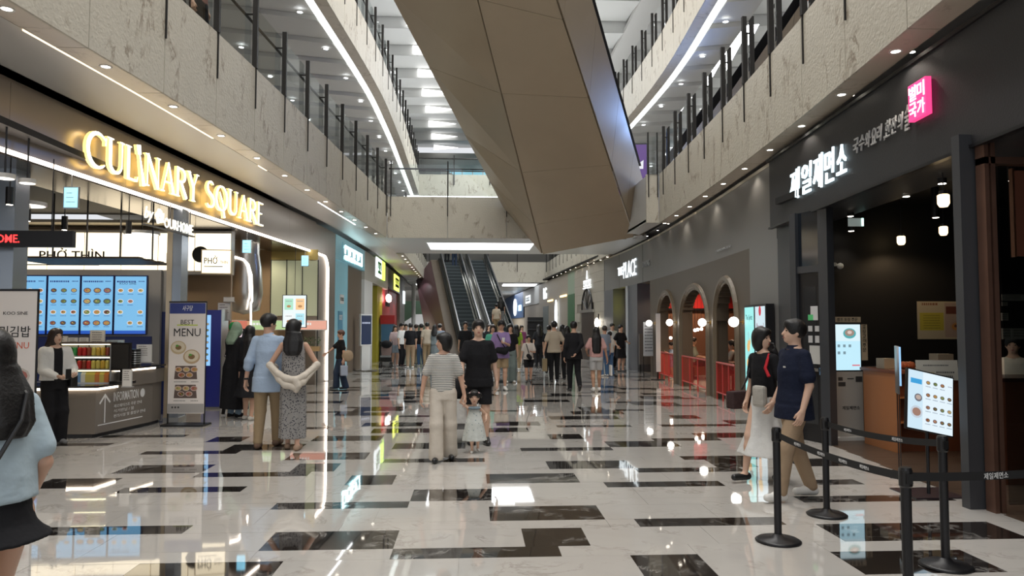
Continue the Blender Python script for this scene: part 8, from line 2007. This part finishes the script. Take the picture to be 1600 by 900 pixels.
bg = [('person in a white top among dark heads between the oatmeal and black figures', (879, 586), 1.66, 170, 'long', HAIRB, 'shirt', WHT, 'trousers', GRYC, SHOEB),
      ('person in black partly hidden left of the oatmeal tee man', (858, 584), 1.64, 160, 'short', HAIRB, 'shirt', BLKC, 'trousers', BLKC, SHOEB),
      ('person in a dark top just left of the man all in black', (886, 594), 1.62, 190, 'long', HAIRB, 'shirt', BLKC, 'trousers', BLKC, SHOEB),
      ('person in a grey-blue tee half hidden behind the pink top woman', (945, 588), 1.62, 200, 'short', HAIRD, 'shirt', C_('blue_grey', (0.25, 0.3, 0.38)), 'jeans', DENL, SHOEW),
      ('child in a white patterned tee and blue jeans right of the pink top woman', (953, 586), 1.44, 210, 'short', HAIRB, 'shirt', WHT, 'wide', DENL, SHOEB),
      ('young man in white looking down behind the child in blue jeans', (957, 576), 1.72, 20, 'short', HAIRB, 'shirt', WHT, 'trousers', BLKC, SHOEB),
      ('woman in a black dress with folded arms near the slate pier', (970, 581), 1.66, 30, 'short', HAIRB, 'dress', BLKC, 'skirt', BLKC, SHOEB),
      ('woman in a pink-white top and pale denim skirt at the left of the far crowd', (617, 572), 1.64, 20, 'long', HAIRD, 'shirt', C_('pale_pink2', (0.55, 0.42, 0.42)), 'shorts', C_('pale_denim', (0.3, 0.36, 0.42)), SHOEW),
      ('man in a white shirt and black trousers in the far left crowd', (627, 573), 1.72, 60, 'short', HAIRB, 'shirt', WHT, 'trousers', BLKC, SHOEB),
      ('man in a black tee and beige trousers seen from behind in the far left crowd', (641, 575), 1.72, 185, 'short', HAIRB, 'shirt', BLKC, 'trousers', BEI, SHOEW),
      ('person in olive and khaki in the middle of the far left crowd', (650, 570), 1.68, 150, 'short', HAIRD, 'shirt', OLIV, 'trousers', KHA, SHOEB),
      ('person in a black top and jeans in the far left crowd', (658, 572), 1.70, 200, 'short', HAIRB, 'shirt', BLKC, 'jeans', DENL, SHOEW),
      ('man in a beige shirt at the right of the far left crowd', (667, 573), 1.76, 190, 'short', HAIRB, 'shirt', OATM, 'trousers', KHA, SHOEB),
      ('woman in a long grey-blue dress at the right of the far left crowd', (679, 573), 1.66, 170, 'long', HAIRB, 'dress', C_('slate_dress', (0.16, 0.19, 0.2)), 'longskirt', C_('slate_dress', (0.16, 0.19, 0.2)), SHOEB),
      ('person in a blue-grey top beside the purple escalator side', (687, 571), 1.7, 180, 'cap', HAIRB, 'shirt', C_('blue_grey', (0.25, 0.3, 0.38)), 'trousers', GRYC, SHOEB),
      ('person in white far behind the crowd left of the escalators', (634, 566), 1.7, 10, 'short', HAIRB, 'shirt', WHT, 'trousers', GRYC, SHOEB),
      ('dark-clothed person deep in the hall below the two right-hand escalator rails', (764, 572), 1.68, 10, 'long', HAIRD, 'shirt', BLKC, 'trousers', BLKC, SHOEB),
      ('person in a dark jacket walking by the plant deep in the hall', (842, 575), 1.66, 190, 'long', HAIRB, 'shirt', BLKC, 'trousers', BLKC, SHOEB),
      ('person in plum deep in the hall right of the lime green top', (815, 569), 1.64, 20, 'long', HAIRD, 'shirt', C_('plum', (0.2, 0.05, 0.12)), 'trousers', GRYC, SHOEB)]
for (lab, f, h, fc, hk, hm, tk, tm, bk, bm3, sh_) in bg:
    b_ = ('dress_skirt', bm3, 0.5, 0, 0.22, 7) if bk == 'skirt' else ('dress_skirt', bm3, 0.12, 0, 0.22, 7) if bk == 'longskirt' else (bk, bm3)
    person(lab, PZ(*f), h, fc, 0.026, SKIN, (hk, hm), (tk, tm, 'short', 0.88, 1.05), b_, (sh_, 'flat'), arms={'R': (-0.26, -0.12, 0.95), 'L': (0.2, -0.22, 1.05)} if 'folded' in lab or 'looking down' in lab else None, group='people in the distance', hatc=GRYC if hk == 'cap' else None)
t = thing('stroller', 'empty grey stroller standing at the left of the far crowd', 'stroller', PZ(603, 574))
for q in (-0.2, 0.2):
    mb = MB(); mb.tube([(q, -0.3, 0.1), (q, 0.1, 0.5), (q, 0.4, 1.0)], 0.016, 6); mb.build('frame_tube', BLACKM, t)
    for y in (-0.28, 0.28): mb = MB(); mb.tube([(q - 0.03, y, 0.1), (q + 0.03, y, 0.1)], 0.1, 12); mb.build('wheel', BLACKP, t)
MB().box(-0.2, 0.2, -0.2, 0.2, 0.4, 0.46).build('seat', GRYC, t); MB().box(-0.2, 0.2, 0.12, 0.2, 0.46, 0.95).build('backrest', C_('dusty', (0.3, 0.22, 0.2)), t); mb = MB(); mb.sph((0, 0.1, 0.9), (0.22, 0.25, 0.16), 12, 6); mb.build('canopy', BLKC, t, smooth=True)
# ---- on the escalator
for (px, py, Y, lab, c1, c2, hk) in ((798, 523, 39.6, 'long-haired person in dark clothes riding up near the foot of the right escalator', BLKC, GRYC, 'xlong'), (777, 527, 38.6, 'person in beige standing on the lowest steps of the right escalator', OATM, KHA, 'short'), (701, 407, 46.2, 'rider in dark clothes at the very top of the left escalator, left one', GRYC, BLKC, 'short'), (708, 407, 46.0, 'rider in dark clothes at the very top of the left escalator, right one', BLKC, DENI, 'short')):
    l_ = (Y - E0.y) / dn.y; p = PY(px, py, Y); z = slope * l_; z = math.ceil(z / (5.75 / 26)) * 5.75 / 26
    uu = 0.82 if px > 750 else -0.82
    pos = ep(l_, uu + (0.22 if px in (798, 708) else -0.22), z)
    person(lab, pos, 1.66, 180, 0.026, SKIN, (hk, HAIRB), ('shirt', c1, 'short', 0.88, 1.05), ('trousers', c2), (SHOEB, 'flat'), group='people in the distance')
# ---- seated diners and the child at the fence
def seated(lab, pos, face, top, hk, h=1.68, hm=None):
    p = person(lab, pos, h, face, 0.019, SKIN3, (hk, hm or HAIRB), ('shirt', top, 'short', 0.9, 1.05), ('trousers', BLKC), (SHOEB, 'flat'), arms={'R': (-0.12, -0.36, 1.12), 'L': (0.14, -0.36, 1.12)}, legs={'R': (-0.1, -0.30, 0.0), 'L': (0.1, -0.30, 0.0)}, head=(0, 10), group='diners in the arches')
    return p
ddy = 0.0
for k, (px, Y, fc, c1, lab) in enumerate(((1087, 18.3, 70, C_('sage', (0.22, 0.24, 0.19)), 'man in a sage tee dining behind the second arch'), (1150, 15.5, -110, GRYC, 'dark-haired diner in grey behind the first arch, back half turned'))):
    Y = YW(px, 'R', -0.95); pos = Vector((XR(Y) + 0.95, Y, 0.0))
    # a diner sits: the hips are low, so the figure is lowered onto a stool by a shorter build of the legs
    st = thing('stool', 'low dark stool under the diner behind the %s arch' % ('second', 'first')[k], 'stool', (pos.x, pos.y, 0)); MB().cyl(0, 0, 0.38, 0.43, 0.19, 18).build('seat', WDC, st); MB().cyl(0, 0, 0, 0.38, 0.03, 8).build('leg', BLACKM, st); MB().cyl(0, 0, 0, 0.02, 0.16, 14).build('base', BLACKM, st)
    seated_pos = pos
    J = None
    SEAT = True
    globals()['_'] = 0
    J = person(lab, pos + Vector((0, 0, 0.0)), 1.68, fc, 0.018, SKIN3, ('short', HAIRB), ('shirt', c1, 'short', 0.9, 1.05), ('trousers', BLKC), (SHOEB, 'flat'), arms={'R': (-0.12, -0.36, 1.1), 'L': (0.14, -0.36, 1.1)}, legs={'R': (-0.1, -0.42, 0.42), 'L': (0.1, -0.42, 0.42)}, group='diners in the arches')
    J['root'].location.z = -0.42 * J['s']
J = person('small child in a pale blue tee leaning on the red fence of the third arch', Vector((XR(YW(1052, 'R', -0.4)) + 0.4, YW(1052, 'R', -0.4), 0)), 1.12, -80, 0.017, SKIN, ('short', HAIRB), ('shirt', LBL, 'short', 0.85), ('shorts', C_('lavender', (0.3, 0.25, 0.35))), (SHOEW, 'flat'), arms={'R': (-0.15, -0.3, 1.22), 'L': (0.2, -0.3, 1.22)}, child=True)
p = PY(1582, 545, 8.15)
J = person('seated-height cashier in a white shirt behind the counter at the right edge', Vector((p.x + 0.12, 8.3, 0)), 1.52, -40, 0.013, SKIN, ('short', HAIRB), ('shirt', CRM, 'long', 0.88), ('trousers', BLKC), (SHOEB, 'flat'), arms={'R': (-0.15, -0.28, 1.15), 'L': (0.12, -0.3, 1.15)})
# ---- visitors on the second floor behind the glass
for (px, py, Y, fc, lab, c1, c2, sd_) in ((362, 60, 10.6, 60, 'visitor in a pale top behind the left second floor glass at the top', OATM, GRYC, 'L'), (384, 80, 11.4, 80, 'visitor in dark clothes with a white bag behind the left second floor glass', C_('dusty_red', (0.25, 0.12, 0.1)), BLKC, 'L'), (1214, 60, 11.6, -70, 'visitor in beige behind the right second floor glass, left of two', BEI, BLKC, 'R'), (1238, 40, 10.9, -60, 'visitor in a brown top behind the right second floor glass, right of two', C_('brown', (0.2, 0.1, 0.07)), LGRY, 'R')):
    x = XBL(Y) - 0.55 if sd_ == 'L' else XBR(Y) + 0.55
    person(lab, Vector((x, Y, Z2T - 0.2)), 1.66, fc, 0.02, SKIN, ('long', HAIRD), ('shirt', c1, 'short', 0.9), ('trousers', c2), (SHOEB, 'flat'), group='visitors on the second floor')
# ---- plant and shelf deep in the hall
t = thing('potted_plant', 'green potted plant beside a black shelf deep in the hall', 'plant', PZ(824, 562)); MB().lathe([(0, 0), (0.25, 0), (0.32, 0.5), (0.28, 0.5), (0.0, 0.45)], 14).build('pot', BLACKM, t)
mb = MB(); rn = random.Random(3)
for k in range(160):
    a = rn.uniform(0, 6.3); e = rn.uniform(0.2, 1.4); L = rn.uniform(0.3, 0.75); p = Vector((0, 0, 0.5)) + Vector((cos(a) * cos(e), sin(a) * cos(e), sin(e))) * L; d = Vector((cos(a), sin(a), -0.3)) * 0.16; n = Vector((-sin(a), cos(a), 0)) * 0.05
    mb.add([p, p + d * 0.5 + n, p + d, p + d * 0.5 - n], [(0, 1, 2, 3)])
mb.build('foliage', mat('leaf_green', (0.05, 0.16, 0.03), 0.5), t)
t = thing('display_shelf', 'tall black display shelf deep in the hall by the plant', 'shelf', PZ(837, 566)); MB().box(-0.35, 0.35, 0.1, 0.4, 0, 2.0).build('back_panel', BLACKM, t)
for k in range(5): MB().box(-0.35, 0.35, -0.1, 0.1, 0.3 + 0.38 * k, 0.34 + 0.38 * k).build('shelf_board', DARKM, t)
# ---- small pieces that belong to a part go one level below it
SUB = {'screen_image': ('bezel', 'monitor', 'housing', 'screen_body'), 'print': ('sheet', 'board', 'panel'), 'lettering': ('sheet', 'header_board'), 'collar': ('shirt', 'dress'), 'chest_emblem': ('shirt',), 'hair_clip': ('hair',), 'eyes': ('body',), 'eyebrows': ('body',), 'lips': ('body',),
       'globe': (), 'push_handle': ('leaf_frame',), 'sticker': ('leaf_glass',), 'tape': ('carton',), 'lid': ('body',), 'gable_top': ('body',), 'belt_clip': ('belt_head',), 'fan_bar': ('fan_pane',), 'fan_rim': ('fan_pane',), 'step_nosing': (), 'arrow': ('body',), 'white_rule': ('body',), 'pink_charm': ('handbag',), 'scarf_panel': ('headscarf',)}
for o in list(sc.objects):
    b = o.name.split('.')[0]
    if o.parent and o.parent.parent is None and o.parent.type == 'EMPTY' and b in SUB:
        for pn in SUB[b]:
            cand = [c for c in o.parent.children if c.name.split('.')[0] == pn]
            if cand:
                o.parent = cand[0]; o.matrix_parent_inverse = Matrix.Identity(4); break
